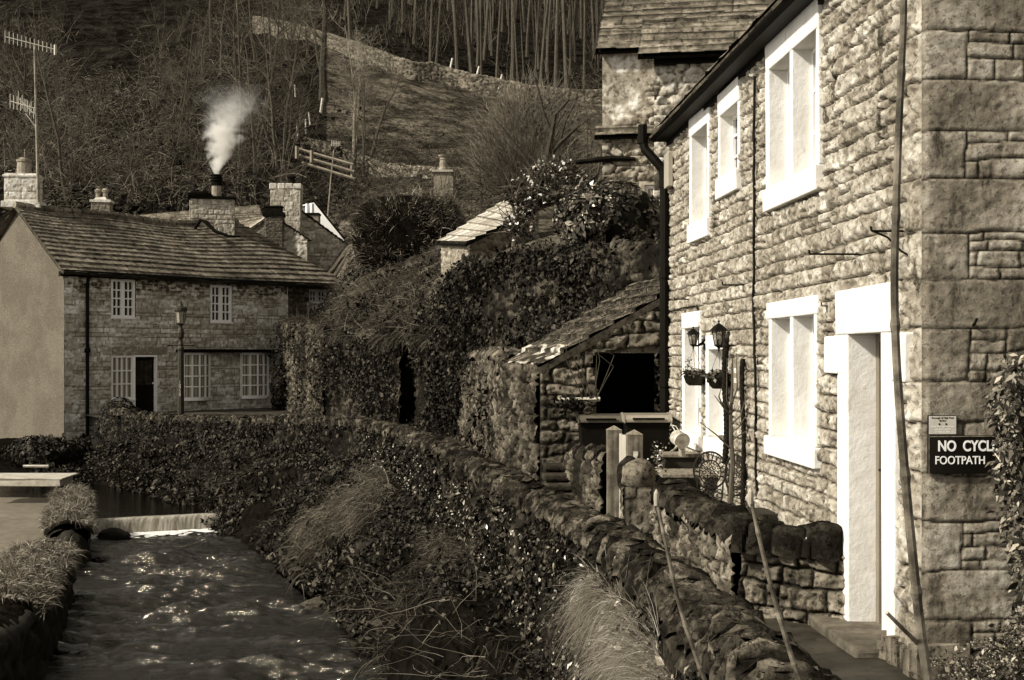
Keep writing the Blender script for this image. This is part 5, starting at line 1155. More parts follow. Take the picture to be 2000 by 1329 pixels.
# ------------------------------------------------------------------ outbuilding with pale slates
ob_ = thing('outbuilding', at(930, 560, 33), 'small stone outbuilding with a pale streaked slate roof on the bank above', 'shed')
A = at(852, 474, 36.5); B = at(908, 476, 32.3); C = at(1046, 410, 35.3); E = at(985, 392, 39.5)
U, Vv = np.meshgrid(np.linspace(0, 1, 110), np.linspace(0, 1, 90)); row = np.floor(Vv*7); f = Vv*7-row; colr = np.floor(U*9+.5*(row % 2)+.3*_h(row, row*0, 3)); edge = np.minimum(np.abs(U*9+.5*(row % 2)-np.round(U*9+.5*(row % 2))), 1)
Pq = (A*(1-U[..., None])+B*U[..., None])*(1-Vv[..., None])+(E*(1-U[..., None])+C*U[..., None])*Vv[..., None]; nq = unit(np.cross(B-A, C-B)); 
tn_ = _h(colr, row, 5); Aa = (.6+.7*tn_)*(.75+.5*vn(U*26, Vv*1.5, 6)); Aa = np.where((f < .1) | (edge < .03), .12, Aa)
Pq = Pq+nq*(.05*(1-f))[..., None]; orf = surf('roof', Pq, mat('pale streaked slate', .42, .25, 8, .6, .3, 30, alb=True), ob_, Aa, smooth=False)
m = MB(); dn = -nq*.08; m.add([A, B, C, E, A+dn, B+dn, C+dn, E+dn], [(4, 7, 6, 5), (0, 4, 5, 1), (1, 5, 6, 2), (2, 6, 7, 3), (3, 7, 4, 0)]); m.build('roof_underside', M_POTD, orf)
A2 = A+unit(C-B)*.25+unit(B-A)*.25; B2 = B+unit(C-B)*.25-unit(B-A)*.25; 
L = float(np.linalg.norm((B2-A2)[:2])); F1_ = Fr(V3(A2[0], A2[1], 0), np.r_[(B2-A2)[:2], 0], V3(-.85, -.5, 0)); D = rubble(0, L, -1, B2[2]+.3, .04, .16, 161, relief=.04, tones=(.55, 1.2), mtone=1.6, asp=.75, rough=.02)
M_OUT = mat('outbuilding stone', .22, .3, 8, .9, .5, 30, alb=True, streak=.5, sth=(.52, .66), sval=.03)
nrm_ = unit(V3((B2-A2)[1], -(B2-A2)[0], 0)); F1_.w = nrm_; sheet('end_wall', F1_, D, M_OUT, ob_, clip=lambda u_, v_: v_ < A2[2]+(B2[2]-A2[2])*u_/L+.0)
L = float(np.linalg.norm((C-B)[:2])); ub_ = unit(np.r_[(C-B)[:2], 0]); F2_ = Fr(V3(B2[0], B2[1], 0), ub_, V3(ub_[1], -ub_[0], 0)); D = rubble(0, L, -1, C[2], .04, .17, 162, relief=.05, tones=(.45, 1.3), mtone=.5)
sheet('side_wall', F2_, D, M_OUT, ob_, clip=lambda u_, v_: v_ < B2[2]+(C[2]-B[2])*u_/L-.03)
# ------------------------------------------------------------------ tall house behind the near cottage
th = thing('tall_house', (4, 28, 1), 'tall old stone house with patched render and slate roof rising behind the near cottage eave', 'house')
M_TALL = mat('tall house stone', .30, .35, 6, .9, .8, 30, pit=.6, psc=8, spec=.05, alb=True, streak=.75, sth=(.55, .66), sval=.03, sscale=(1.2, 1.2, 1.))
ua = unit(V3(1, -.18, 0)); TA = Fr(V3(*at(1177, 0, 28)[:2], 0), ua, V3(ua[1], -ua[0], 0)); LA = 2.6; zta = zp(106, 28)
D = list(rubble(0, LA+.4, .2, zta, .035, .2, 171, relief=.06, rough=.03, tones=(.5, 1.2), mtone=.3, asp=1.7)); z = D[1]
pl = sst(.42, .56, fbm(D[0]*1.1, D[1]*1.1, 4, 9)+.25*sst(zp(235, 28), zp(130, 28), z)-.12*(1-sst(zp(300, 28), zp(200, 28), z))); D[2] = D[2]*(1-.8*pl)+.03*pl; D[3] = D[3]*(1-pl)+pl*(.9+1.*sst(.52, .64, fbm(D[0]*3, D[1]*3, 4, 10)))
wn_ = (( 1257-1177)/FP*27.7/ua[0]*1.0, (1283-1177)/FP*27.6/ua[0], zp(420, 27.5), zp(357, 27.5))
sheet('wall', TA, D, M_TALL, th, holes=[wn_])
fwin('t', 2, 2, pair=False, hole=wn_, F_=TA, root=th, label='small white window just above the evergreen bush')
TB = Fr(TA(2.75*1., 0, 0)+V3(-1.62, -.9, 0), ua, TA.w); LB = 4.4; D = rubble(0, LB, 0, zp(105, 26.5), .035, .2, 172, relief=.07, rough=.03, tones=(.8, 1.6), mtone=.6, asp=1.9)
TB.O = V3(*at(1278, 0, 26.9)[:2], 0); sheet('front_wall', TB, D, M_TALL, th); m = MB(); m.box(TB, .02, LB, 0, zp(105, 26.9), -3, -.02); m.box(TA, .02, LA, 0, zta, -3, -.02); m.a = [.8]*len(m.v); m.build('wall_core', M_TALL, th)
def slope(name, F_, u0, u1, z0, w0, run, rise, seed, parent):
    L = math.hypot(run, rise); up = unit(-F_.w*run+V3(0, 0, rise)); bl = rows_blocks(u0, u1, 0, L, (.25, .33), (.3, .6), seed); bl = [(b[0]-u0, b[1], b[2]-u0, b[3]) for b in bl]; U, Vv, H, Aa, nu, nv = slates(u1-u0, L, bl, .035, seed+1, .07)
    nm = unit(np.cross(F_.u, up)); nm = nm*np.sign(nm[2]); P = F_(u0, z0, w0)+F_.u*U[..., None]+up*Vv[..., None]+nm*H[..., None]; o = surf(name, P, M_SLATE, parent, Aa, smooth=False)
    m = MB(); a = F_(u0, z0, w0); b = F_(u1, z0, w0); t_ = up*L; m.add([a-nm*.06, b-nm*.06, b+t_-nm*.06, a+t_-nm*.06, a, b, b+t_, a+t_], [(0, 3, 2, 1), (0, 1, 5, 4), (0, 4, 7, 3), (1, 2, 6, 5)]); m.build('roof_underside', M_POTD, o); return o
slope('roof', TA, -.12, LA+2.5, zta-.02, .3, 3.2, 2.6, 181, th)
slope('roof', TB, -.3, LB, zp(108, 26.9)-.12, .45, 1.4, 1.10, 183, th)
m = MB(); m.box(TB, -.0, LB, zp(120, 26.9)-.1, zp(107, 26.9)-.06, .0, .16); m.build('eaves_board', M_BLACK, th)
m = MB(); m.box(TB, 1.15, 1.32, zp(150, 26.7)-.3, zp(150, 26.7)+.1, .02, .2, jit=.02, rng=rng); m.a = [1.3]*8; m.build('corbel', M_TALL, th)
# pent slates across the left part
slope('pent_roof', TA, -.15, 1.15, zp(272, 28), .22, .26, .26, 185, th)
m = MB(); m.tube([TA(-.55, zp(318, 28), .1), TA(.2, zp(312, 28), .12), TA(.7, zp(314, 28), .1)], [.05, .07, .04], 5); m.build('drip_stone', M_POTD, th)
# ------------------------------------------------------------------ garden wall with coping, pier, gate
gw = thing('garden_wall', (1.9, 11, PATHZ), 'low garden wall topped with dark upright stones, running from the white door towards the pier', 'wall')
def xf(s_): return NF(s_, 0, 0)
pA = xf(sn(1652))+V3(-.02, 0, 0); ret = [(pA[0], pA[1]+.1, -1.5, -2.4), (2.25, 10.35, -1.48, -2.4), (1.80, 10.62, -1.46, -2.4)]
wallm = mat('garden wall rubble', .17, .4, 8, .9, .9, 40, pit=.75, psc=16, spec=.05, alb=True, streak=.85, sth=(.50, .62), sval=.012, sscale=(3, 3, 2))
blr = rows_blocks(0, 2, 0, 1, (.1, .2), (.2, .3), 5)
u = unit(V3(1.80-pA[0], 10.62-pA[1]-.1, 0)); GFm = Fr(V3(1.80, 10.45, 0), -u, V3(u[1], -u[0], 0)*1); GFm.w = unit(V3(-GFm.u[1], GFm.u[0], 0)); GFm.w = GFm.w*(-np.sign(GFm.w[1]))
Lg = float(np.linalg.norm(pA[:2]-np.array([1.80, 10.45])))+.1
bl = rows_blocks(0, Lg, -2.3, -1.48, (.12, .2), (.14, .42), 191); D = masonry(0, Lg, -2.3, -1.48, .012, bl, 192, wob=.02, mort=.018, relief=.035, rough=.02, tones=(.35, 1.35), mtone=.06)
sheet('return_wall', GFm, D, wallm, gw, w=.0); m = MB(); m.box(GFm, 0.02, Lg, -2.3, -1.5, -.32, -.02); m.a = [.6]*8; m.build('return_core', wallm, gw)
side_ = smoothpoly([(1.92, 10.45, -1.47, -2.4), (1.80, 11.4, -1.46, -2.4), (1.66, 12.6, -1.46, -2.4), (1.62, 13.6, -1.46, -2.4)], 5)
wall_body('side_body', side_, .34, wallm, gw, res=.022, sz=.12, seed=41, side=1, tones=(.35, 1.4), relief=.045, mtone=.05, asp=1.2)
coping('coping', side_, .42, .24, .085, M_MOSSY, gw, seed=15, lean=1.15, alb=(.2, 1.2), rnd=.7)
cp = [(1.80, 10.38, -1.49, 0), (2.25, 10.2, -1.49, 0), (pA[0]-.02, pA[1]-.02, -1.5, 0)]
coping('coping', np.array(cp), .34, .24, .15, M_MOSSY, gw, seed=18, lean=.1, alb=(.15, .8), rnd=.3)
m = MB(); rs_ = random.Random(3)
for (px, py, r) in ((1583, 1053, .032),):
    c = at(px, py, 10.02); pts = [c+V3(rs_.uniform(.6, 1.2)*r*math.cos(a), -.01, rs_.uniform(.8, 1.3)*r*math.sin(a)) for a in np.linspace(0, 5.8, 11)]; pts2 = [p*1+V3(0, .05, 0) for p in pts]; n = len(pts); m.add(pts+pts2, [tuple(range(n))]+[(i, (i+1) % n, n+(i+1) % n, n+i) for i in range(n)])
m.build('lichen_patch', mat('white lichen', .75, .1, 9, .9, .3), gw)
pi_ = thing('stone_pier', (1.36, 14.3, PATHZ), 'squat stone gate pier capped with a big rounded boulder', 'pier')
def blob(c, r, seed, sub=3, amp=.25, fr=1.6, flat_=1.):
    bm = bmesh.new(); bmesh.ops.create_icosphere(bm, subdivisions=sub, radius=1); V = np.array([v.co[:] for v in bm.verts]); Fq = [tuple(v.index for v in f.verts) for f in bm.faces]; bm.free()
    n = fbm(V[:, 0]*fr+seed, V[:, 1]*fr+V[:, 2]*fr*1.3, 4, seed)-.5; n2 = fbm(V[:, 2]*fr*3+seed, V[:, 0]*fr*3-V[:, 1]*2, 3, seed+5)-.5
    V = V*(1+amp*2*n+amp*.6*n2)[:, None]*np.array(r); return V+np.array(c), Fq
pcx = (1246-1000)/FP*14.3
bl = rows_blocks(0, 2.2, PATHZ-.1, -1.42, (.09, .15), (.12, .25), 5)
m = MB(); c = np.array([pcx, 14.3, 0]); pf = Fr(c+V3(-.16, -.18, 0), (1, 0, 0), (0, -1, 0)); st = stack('shaft', pf, .34, .34, PATHZ-.1, -1.42, wallm, pi_, 201, bh=(.1, .16), bw=(.1, .2), tones=(.4, 1.5), mt=.08)
V_, F_q = blob((pcx, 14.28, -1.32), (.19, .2, .2), 4, 4, .14); o = mk('cap_boulder', V_, F_q, wallm, pi_, np.full(len(V_), .8), True)
V_, F_q = blob((pcx-.10, 14.33, -1.33), (.13, .16, .22), 9, 3, .15); mk('cap_flag', V_, F_q, M_MOSSY, pi_, np.full(len(V_), .6), True)
# posts and gate
M_POST = mat('gate post timber', .15, .45, 3, .8, .4, 40, aniso=(7, 7, .5), blot=.5, bsc=3)
def gpost(px, D, yt, yb, wpx, label):
    w = wpx/FP*D; c = at(px, yt, D); zt = c[2]; t = thing('gate_post', (c[0], D+w/2, PATHZ), label, 'post', 'posts of the garden gate'); F_ = Fr((c[0]-w/2, D, 0), (1, 0, 0), (0, -1, 0))
    m = MB(); m.box(F_, 0, w, PATHZ-.1, zt-.055, -w, 0); m.build('shaft', M_POST, t, bevel=.006)
    m = MB(); P = [F_(u_, zt-.055, w_) for u_, w_ in ((-.004, .004), (w+.004, .004), (w+.004, -w-.004), (-.004, -w-.004))]+[F_(w/2, zt, -w/2)]; m.add(P, [(0, 1, 4), (1, 2, 4), (2, 3, 4), (3, 0, 4), (0, 3, 2, 1)]); m.build('pointed_top', M_WOOD, t)
    return t, F_, w
gpost(1200.5, 16.3, 832, 1015, 29, 'left square timber gate post, taller in the picture, with a pointed top')
t2, F2p, w2p = gpost(1240.5, 15.2, 840, 960, 31, 'right square timber gate post with an iron latch plate on its face')
m = MB(); m.box(F2p, w2p*.38, w2p*.68, zp(893, 15.2), zp(882, 15.2), .002, .012); m.box(F2p, w2p*.45, w2p*.6, zp(897, 15.2), zp(889, 15.2), .012, .03); m.build('latch', M_ALU if 'M_ALU' in globals() else M_BLACK, t2)
t = thing('garden_gate', ((1214-1000)/FP*15.8, 15.8, PATHZ), 'narrow pale boarded gate seen nearly edge-on between the two posts', 'gate')
G0 = V3((1211-1000)/FP*15.9, 15.9, 0); G1 = V3((1227-1000)/FP*15.45, 15.45, 0); gu = unit(G1-G0); GG = Fr(G0, gu, V3(gu[1], -gu[0], 0)); GL = float(np.linalg.norm(G1-G0))
M_GATE = mat('pale gate timber', .38, .25, 6, .7, .2, aniso=(6, 6, .5))
for k in range(4): m = MB(); m.box(GG, k*GL/4+.004, (k+1)*GL/4-.004, PATHZ+.06, zp(848, 15.8)-.01*(k % 2), -.012, .012); m.build('board', M_GATE, t, bevel=.003)
for z_ in (-1.85, -1.2): m = MB(); m.box(GG, 0, GL, z_, z_+.1, -.05, -.0125); m.build('ledge', M_GATE, t)
sw_ = thing('garden_wall', (1, 17, PATHZ), 'short broken wall of pale rubble left of the gate, below the wheelie bins', 'wall')
wall_body('wall_body', [(.90, 18.0, -1.32, -2.3), (1.02, 17.3, -1.3, -2.3), (1.28, 16.45, -1.28, -2.3)], .3, mat('pale rubble', .22), sw_, res=.025, sz=.13, seed=45, side=1, tones=(.4, 1.5), relief=.05, mtone=.05, asp=1.1)
coping('coping', np.array([(.90, 17.95, -1.34, 0), (1.02, 17.3, -1.32, 0), (1.25, 16.55, -1.3, 0)]), .34, .2, .1, M_MOSSY, sw_, seed=25, lean=.9, alb=(.2, 1.2))
# stepped stones at the shed corner
st_ = thing('stone_steps', at(1090, 960, 17.8), 'rough stone steps at the foot of the shed corner pier', 'steps')
for k, (px, py, D, w_) in enumerate(((1085, 905, 18.0, .32), (1085, 925, 17.8, .36), (1092, 945, 17.6, .42), (1090, 965, 17.4, .46))):
    c = at(px, py, D); m = MB(); m.obox(c+V3(0, .1, -.05), w_, .4, .1, rz=.1*k); m.a = [.35]*8; m.build('step', M_SHED, st_, bevel=.03)
fs = at(1210, 1012, 15.4); m = MB(); m.obox((fs[0]+.05, 15.6, PATHZ+.03), .5, .9, .06, rz=-.15); tag(m.build('gate_step', M_STONE, None, bevel=.015, loc=(fs[0], 15.6, PATHZ)), 'flat worn stone step lying in the gateway', 'step')
# ------------------------------------------------------------------ garden furniture
M_IRON = mat('cast iron lace', .008, .3, 20, .5, .1, spec=.4)
def chair(px, py, D, wpx, hpx, yaw, label):
    c = at(px, py, D); r = wpx/FP*D; t = thing('garden_chair', (c[0], D-.2, PATHZ), label, 'chair', 'cast iron garden chairs')
    F_ = Fr(c, V3(math.cos(yaw), math.sin(yaw), 0), V3(math.sin(yaw), -math.cos(yaw), 0)); asp = hpx/wpx
    def ring(rr, z0=0, rad=.010, a0=0, a1=2*math.pi, n=36): return [F_(rr*math.cos(a), z0+rr*asp*math.sin(a), 0) for a in np.linspace(a0, a1, n)]
    m = MB(); m.tube(ring(r), .011, 5); m.tube(ring(r*.66, -r*.12), .007, 5)
    m.tube([F_(-r*.78, -r*.6*asp, 0), F_(-r*.72, -r*1.7, 0)], .009, 5); m.tube([F_(r*.78, -r*.6*asp, 0), F_(r*.72, -r*1.7, 0)], .009, 5)
    m.build('back_frame', M_IRON, t)
    m = MB()
    for k in range(12):
        a = math.radians(-20+220*k/11); b0 = a-.07; b1 = a+.07
        for bb in (b0, b1): m.tube([F_(r*.67*math.cos(a), -r*.12+r*.67*asp*math.sin(a), 0), F_(r*.98*math.cos(bb), r*.98*asp*math.sin(bb), 0)], .0055, 4)
    m.build('spoke_ring', M_IRON, t)
    m = MB(); rg = random.Random(px)
    for rr, cnt in ((.56, 12), (.34, 8), (.12, 3)):
        for k in range(cnt):
            a = 2*math.pi*k/cnt; cx, cz = rr*r*math.cos(a), -r*.12+rr*r*asp*math.sin(a); q = .115*r; ph = rg.uniform(0, 6.28)
            m.tube([F_(cx+q*(1-.4*j/9)*math.cos(ph+j*.62), cz+q*(1-.4*j/9)*math.sin(ph+j*.62), 0) for j in range(10)], .0055, 4, cap=False)
    for k in range(5):
        for j in range(4):
            cx, cz = (-.56+.28*k)*r, (-1.05-.24*j)*r; ph = rg.uniform(0, 6.28); q = .13*r
            m.tube([F_(cx+q*math.cos(ph+i*.6), cz+q*math.sin(ph+i*.6), 0) for i in range(9)], .0055, 4, cap=False)
    m.build('scrollwork', M_IRON, t)
    sz = PATHZ+.43; m = MB(); sc = F_(0, 0, .22); sc[2] = sz; m.lathe([(.001, -.008), (.21, -.008), (.22, .006), (.20, .012), (.001, .008)], sc, n=24); m.build('seat', M_IRON, t)
    for sx in (-1, 1):
        for sy in (.05, .38):
            m = MB(); a = F_(sx*r*.72, 0, sy); a[2] = sz; b = F_(sx*r*.95, 0, sy+.02); b[2] = PATHZ; mid = (a+b)/2+V3(0, 0, 0)+F_.u*sx*.02; m.tube([a, mid, b], [.014, .011, .014], 5); m.build('leg', M_IRON, t)
    return t
chair(1387, 919, 13.9, 32, 36, -.15, 'round lace-backed iron chair on the left, its fan back overlapping the table'); chair(1437, 928, 13.3, 24, 40, -.75, 'round lace-backed iron chair on the right, turned to the side by the sapling')
tb = thing('garden_table', (2.0, 14.9, PATHZ), 'low dark garden table with a mottled stone top behind the garden wall', 'table')
m = MB(); m.obox((2.03, 14.9, -1.345), .78, .7, .045); m.build('tabletop', M_STONE if False else mat('mottled table top', .16, .7, 25, .8, .4), tb, bevel=.01)
for sx in (-1, 1):
    for sy in (-1, 1): m = MB(); m.tube([(2.03+sx*.33, 14.9+sy*.28, -1.37), (2.03+sx*.35, 14.9+sy*.3, PATHZ)], .025, 6); m.build('leg', M_BLACK, tb)
pb = thing('planter_box', (2.15, 15.6, PATHZ), 'deep dark timber planter behind the table', 'planter')
m = MB(); m.obox((2.1, 15.75, -1.62), .62, .35, .80); m.build('box', mat('dark timber', .02, .4, 4, .8, .4), pb, bevel=.008)
m = MB(); m.obox((2.1, 15.75, -1.20), .68, .42, .04); m.build('rim', M_WOOD, pb, bevel=.006)
wc = thing('watering_can', (2.02, 15.55, -1.18), 'pale galvanised watering can lying tipped with its round base facing out', 'watering can')
M_GALV = mat('galvanised steel', .42, .25, 9, .5, .2, blot=.4, bsc=9)
c = at(1333, 862, 15.3); ax = unit(V3(.25, -.9, -.2)); m = MB(); m.lathe([(.001, -.2), (.07, -.2), (.088, -.17), (.09, -.02), (.094, -.01), (.094, 0), (.084, 0), (.082, -.012), (.001, -.014)], c, ax=ax, n=24); m.build('body', M_GALV, wc, smooth=False)
m = MB(); m.tube([c-ax*.05+V3(-.03, -.01, -.05), c+V3(-.1, -.06, -.09), c+V3(-.155, -.10, -.118)], [.017, .011, .009], 8); m.build('spout', M_GALV, wc)
m = MB(); m.tube([c-ax*.2+V3(.0, 0, .05), c-ax*.24+V3(-.03, .05, .12), c-ax*.12+V3(-.03, 0, .14), c-ax*.05+V3(-.01, 0, .085)], .007, 6); m.build('handle', M_GALV, wc)
m = MB(); m.tube([(c[0]+.0, c[1]+.08, c[2]-.09), (c[0]+.01, c[1]+.12, -1.18)], [.035, .04], 8); tag(m.build('pale_jar', mat('pale post', .4, .3, 6, .7, .2), None), 'short pale upright stump beneath the watering can', 'ornament')
pt = thing('plant_pot', at(1432, 872, 14.4), 'square tapered pot on the sill behind the sapling', 'plant pot')
c = at(1430, 875, 14.3); m = MB()
m.lathe([(.10, -.12), (.155, .10), (.165, .10), (.165, .13), (.14, .13), (.13, .09), (.001, .08)], c, n=4, rot=.9); m.build('pot', M_TERRA, pt)
m = MB(); m.tube([c+V3(0, 0, -.12), (c[0], c[1], PATHZ)], [.10, .12], 4); m.build('plinth', M_TERRA, pt)
# sapling in a tub
sp_ = thing('sapling', (2.12, 12.7, PATHZ), 'slim bare sapling with a few upright branches in front of the iron chairs', 'tree')
m = MB(); c0 = at(1428, 1010, 12.7); P = [at(*q) for q in ((1424, 1040, 12.7), (1428, 960, 12.7), (1431, 900, 12.7), (1428, 860, 12.7), (1427, 810, 12.7), (1430, 760, 12.7), (1431, 700, 12.75))]; m.tube(P, [.03, .026, .024, .021, .017, .012, .005], 7); m.a = [1.1]*len(m.v); m.build('trunk', M_BARK, sp_)
m = MB()
for (a, b, c_) in (((1428, 812), (1412, 795), (1395, 772)), ((1427, 830), (1447, 812), (1458, 768)), ((1428, 845), (1443, 835), (1460, 808)), ((1430, 880), (1400, 850), (1367, 825)), ((1428, 806), (1419, 780), (1420, 700)), ((1430, 860), (1445, 850), (1462, 840)), ((1429, 790), (1440, 760), (1438, 690)), ((1412, 795), (1404, 775), (1408, 760))):
    m.tube([at(*a, 12.7), at(*b, 12.65), at(*c_, 12.6)], [.010, .007, .003], 5, a=1.1)
m.build('branches', M_BARK, sp_)
tbp = thing('tub', at(1480, 1000, 12.3), 'dark square tub at the foot of the cottage wall', 'plant pot'); c = at(1492, 995, 12.0); m = MB(); m.obox((c[0], 12.2, -1.72), .28, .5, .55); m.build('tub_body', mat('dark timber', .02), tbp, bevel=.01)
# left-hand flower stem
r = np.random.RandomState(5); c = at(1290, 905, 14.2); n = 130; P = c+np.stack([r.normal(-.03, .05, n), r.normal(0, .05, n), r.uniform(-.15, .22, n)], 1); t = leaves('potted_plant', P, np.tile([0, -1., .5], (n, 1)), .032, mat('pale leaves', .3, .5, 20, .5, 0, alb=True), 6, alb=(.1, 1.8)); tag(t, 'straggly potted plant with pale leaves by the boulder-capped pier', 'plant')
# ------------------------------------------------------------------ things on the left bank
tbm = thing('timber_trough', at(75, 940, 33), 'long pale-topped timber sluice box on the left bank', 'sluice')
m = MB(); D = 33.5; x0, x1 = (-40-1000)/FP*D, (117-1000)/FP*D
F_ = Fr((0, D, 0), (1, 0, 0), (0, -1, 0)); m.box(F_, x0, x1, zp(950, D), zp(936, D), -1.0, 0, jit=.02, rng=rng); m.build('trough_body', mat('pale board', .4), tbm, bevel=.01)
m = MB(); m.box(F_, x0-.02, x1+.05, zp(935.5, D), zp(934, D), -1.3, .03, jit=.015, rng=rng); m.build('lid', mat('pale plank', .42, .5, 5, .8, .3, aniso=(.6, 6, 6), pit=.4), tbm)
m = MB(); m.tube([(x0, D+3, zp(911, D+3)), ((95-1000)/FP*(D+3), D+3, zp(911, D+3))], .04, 5); tag(m.build('handrail', mat('pale plank', .55), None), 'thin pale rail beyond the sluice box', 'rail')
sl_ = at(340, 875, 39); m = MB(); m.obox((sl_[0], 39.4, sl_[2]), 1.0, .9, .06, rz=.1); tag(m.build('stone_slab', mat('pale slab', .45, .3, 6, .8, .3), None, bevel=.01), 'flat pale stone slab by the water below the lamp post', 'slab')
bk = thing('brick_pier', at(300, 900, 39.3), 'small dark brick pier beside the pale slab at the water', 'pier'); F_ = pxframe(292, 39.2); stack('shaft', F_, 20/FP*39.2, .4, -4.2, zp(868, 39.2), mat('dark brick', .05), bk, 211, bh=(.12, .14), bw=(.2, .3))
for (px, py, r_, lb_) in ((543, 1082, .18, 'rounded pale boulder at the water edge below the bank'), (620, 1176, .22, 'low dark flat rock breaking the water near the bottom'), (222, 1040, .3, 'dark wet rock at the left end of the weir')):
    D = (4.2-.05)*FP/(py+6-HZ); c = at(px, py, D); V_, F_q = blob((c[0], D, -4.18), (r_*1.3, r_, r_*.7), px, 3, .25); tag(mk('boulder', V_, F_q, M_STONE if px != 222 else M_BANKW, None, np.full(len(V_), 1.3 if px == 543 else .3), False), lb_, 'rock')
# ------------------------------------------------------------------ vegetation
RS = np.random.RandomState(77)
def hitv(px, py): return np.array([hit(a, b) for a, b in zip(px, py)])
def sidepts(path, n, rs, f0, f1, side=1, off=.25, lo=0., hi=1., ybias=None):
    """random points on a wall's face: returns P, N"""
    P_, L = polyint(path, np.linspace(0, 1, 400)); d = np.gradient(P_[:, :2], axis=0); d /= np.linalg.norm(d, axis=1)[:, None]; nn = np.stack([-d[:, 1], d[:, 0]], -1)*side
    t = rs.uniform(f0, f1, n) if ybias is None else np.clip(ybias(n), 0, 1); i = (t*399).astype(int); h = rs.uniform(lo, hi, n); q = P_[i]
    z = q[:, 3]+(q[:, 2]-q[:, 3])*h
    return np.stack([q[:, 0]+nn[i, 0]*off, q[:, 1]+nn[i, 1]*off, z], 1), np.c_[nn[i], np.zeros(n)]
def clump(P, sc, seed, th=.5, wd=.12):
    return fbm(P[:, 1]*sc+P[:, 0]*sc*.7, P[:, 2]*sc*1.3+seed, 3, seed)
# ivy over the river wall and bank
n = 52000; rs = np.random.RandomState(1)
P1, N1 = sidepts(np.c_[WALL[:, :3], np.full(len(WALL), -3.1)], n, rs, 0.05, 1, side=1, off=.29, lo=0, hi=.90, ybias=lambda k: rs.beta(1.1, 1.5, k))
keep = rs.uniform(0, 1, n) < sst(.42, .54, clump(P1, 1.6, 5))*.95+.03; P1, N1 = P1[keep], N1[keep]
nb_ = 70000; qi = rs.uniform(0, 1, nb_)**.9; ii = rs.uniform(0, 1, nb_)
def bkpt(qi, ii):
    a = qi*(BK.shape[0]-1.001); b = ii*(BK.shape[1]-1.001); i0 = a.astype(int); j0 = b.astype(int); fa = (a-i0)[:, None]; fb = (b-j0)[:, None]
    return (BK[i0, j0]*(1-fa)+BK[i0+1, j0]*fa)*(1-fb)+(BK[i0, j0+1]*(1-fa)+BK[i0+1, j0+1]*fa)*fb
P2_ = bkpt(qi*.97, ii); keep = rs.uniform(0, 1, nb_) < sst(.30, .50, fbm(P2_[:, 0]*.8, P2_[:, 1]*.6, 3, 6)); P2_ = P2_[keep]
P2_ += V3(-.03, -.02, .05)+rs.normal(0, .05, P2_.shape); N2 = np.tile(unit([-.6, -.35, .7]), (len(P2_), 1))
Pv = np.r_[P1+rs.normal(0, .035, P1.shape), P2_]; Nv = np.r_[N1+[0, 0, .35], N2]
sz_ = np.interp(Pv[:, 1], [6, 12, 30], [.042, .055, .085])
stuff(leaves('ivy', Pv, Nv, sz_, M_IVY, 2, spread=.65, alb=(.05, 2.0), down=.5), 'dark ivy covering the riverside wall and bank', 'ivy')
# small pale leaves on the near wall face
n = 2600; P1, N1 = sidepts(np.c_[WALL[:, :3], np.full(len(WALL), -3.0)], n, rs, 0.05, .6, side=1, off=.33, lo=.05, hi=.85)
stuff(leaves('pale_wall_plants', P1, N1+[0, 0, .4], .05, mat('pale leaves', .3), 9, spread=.5, alb=(.1, 1.3)), 'scattered pale little leaves on the near face of the riverside wall', 'wall plants')
# bramble and grass mass on the bank
def bankgrass(name, px0, px1, n, L, droop, seed, q0=.0, q1=.9, alb=(.3, 1.3), i0=0, i1=1, dir_=(-.5, -.3, .5), wd=.012, label='', m_=None, th=.5):
    rs = np.random.RandomState(seed); qi = rs.uniform(q0, q1, n); ii = rs.uniform(i0, i1, n); P = bkpt(qi, ii)
    k = fbm(P[:, 0]*.7+3, P[:, 1]*.5, 3, seed) > th; P = P[k]; return stuff(blades(name, P, np.tile(dir_, (len(P), 1)), L, wd, m_ or M_DRYG, seed, droop=droop, seg=3, alb=alb), label, 'grass')
bankgrass('bank_grass', 0, 0, 16000, .34, 1.1, 3, alb=(.12, .8), label='rough dead grass hanging down the river bank between the ivy', th=.5)
# the big draped tussock patch (600-760, 930-1060)
rs = np.random.RandomState(5); P = []
for k in range(9000):
    px = rs.uniform(600, 760); py = 1062-(px-600)*.80+rs.normal(0, 20)+rs.uniform(0, 30)
    P.append((px, py))
Pq = []
for px, py in P:
    D = np.interp(px, [590, 770], [25.5, 24.0]); D = D-.012*(py-980)*.6; Pq.append(at(px, py, D))
Pq = np.array(Pq)
def snap(Pq, lift=.05, rng_=(0, 1)):
    """drop screen-picked seeds onto the bank surface nearest to them"""
    F_ = BK.reshape(-1, 3); pxF = 1000+F_[:, 0]/F_[:, 1]*FP; pyF = HZ-F_[:, 2]/F_[:, 1]*FP; out = []
    for p in Pq:
        px = 1000+p[0]/p[1]*FP; py = HZ-p[2]/p[1]*FP; d = (pxF-px)**2+(pyF-py)**2; j = int(np.argmin(d)); out.append(F_[j])
    return np.array(out)
Ps = snap(Pq[::4]); Ps = np.repeat(Ps, 4, axis=0)+rs.normal(0, 1, (len(Ps)*4, 3))*[.12, .14, .08]
stuff(blades('draped_grass', Ps+V3(-.04, -.04, .06), np.tile([-.7, -.45, .2], (len(Ps), 1)), .42, .011, M_DRYG, 6, droop=1.3, seg=3, alb=(.5, 1.5)), 'pale dry grass draped in a diagonal swathe down the middle of the bank', 'grass')
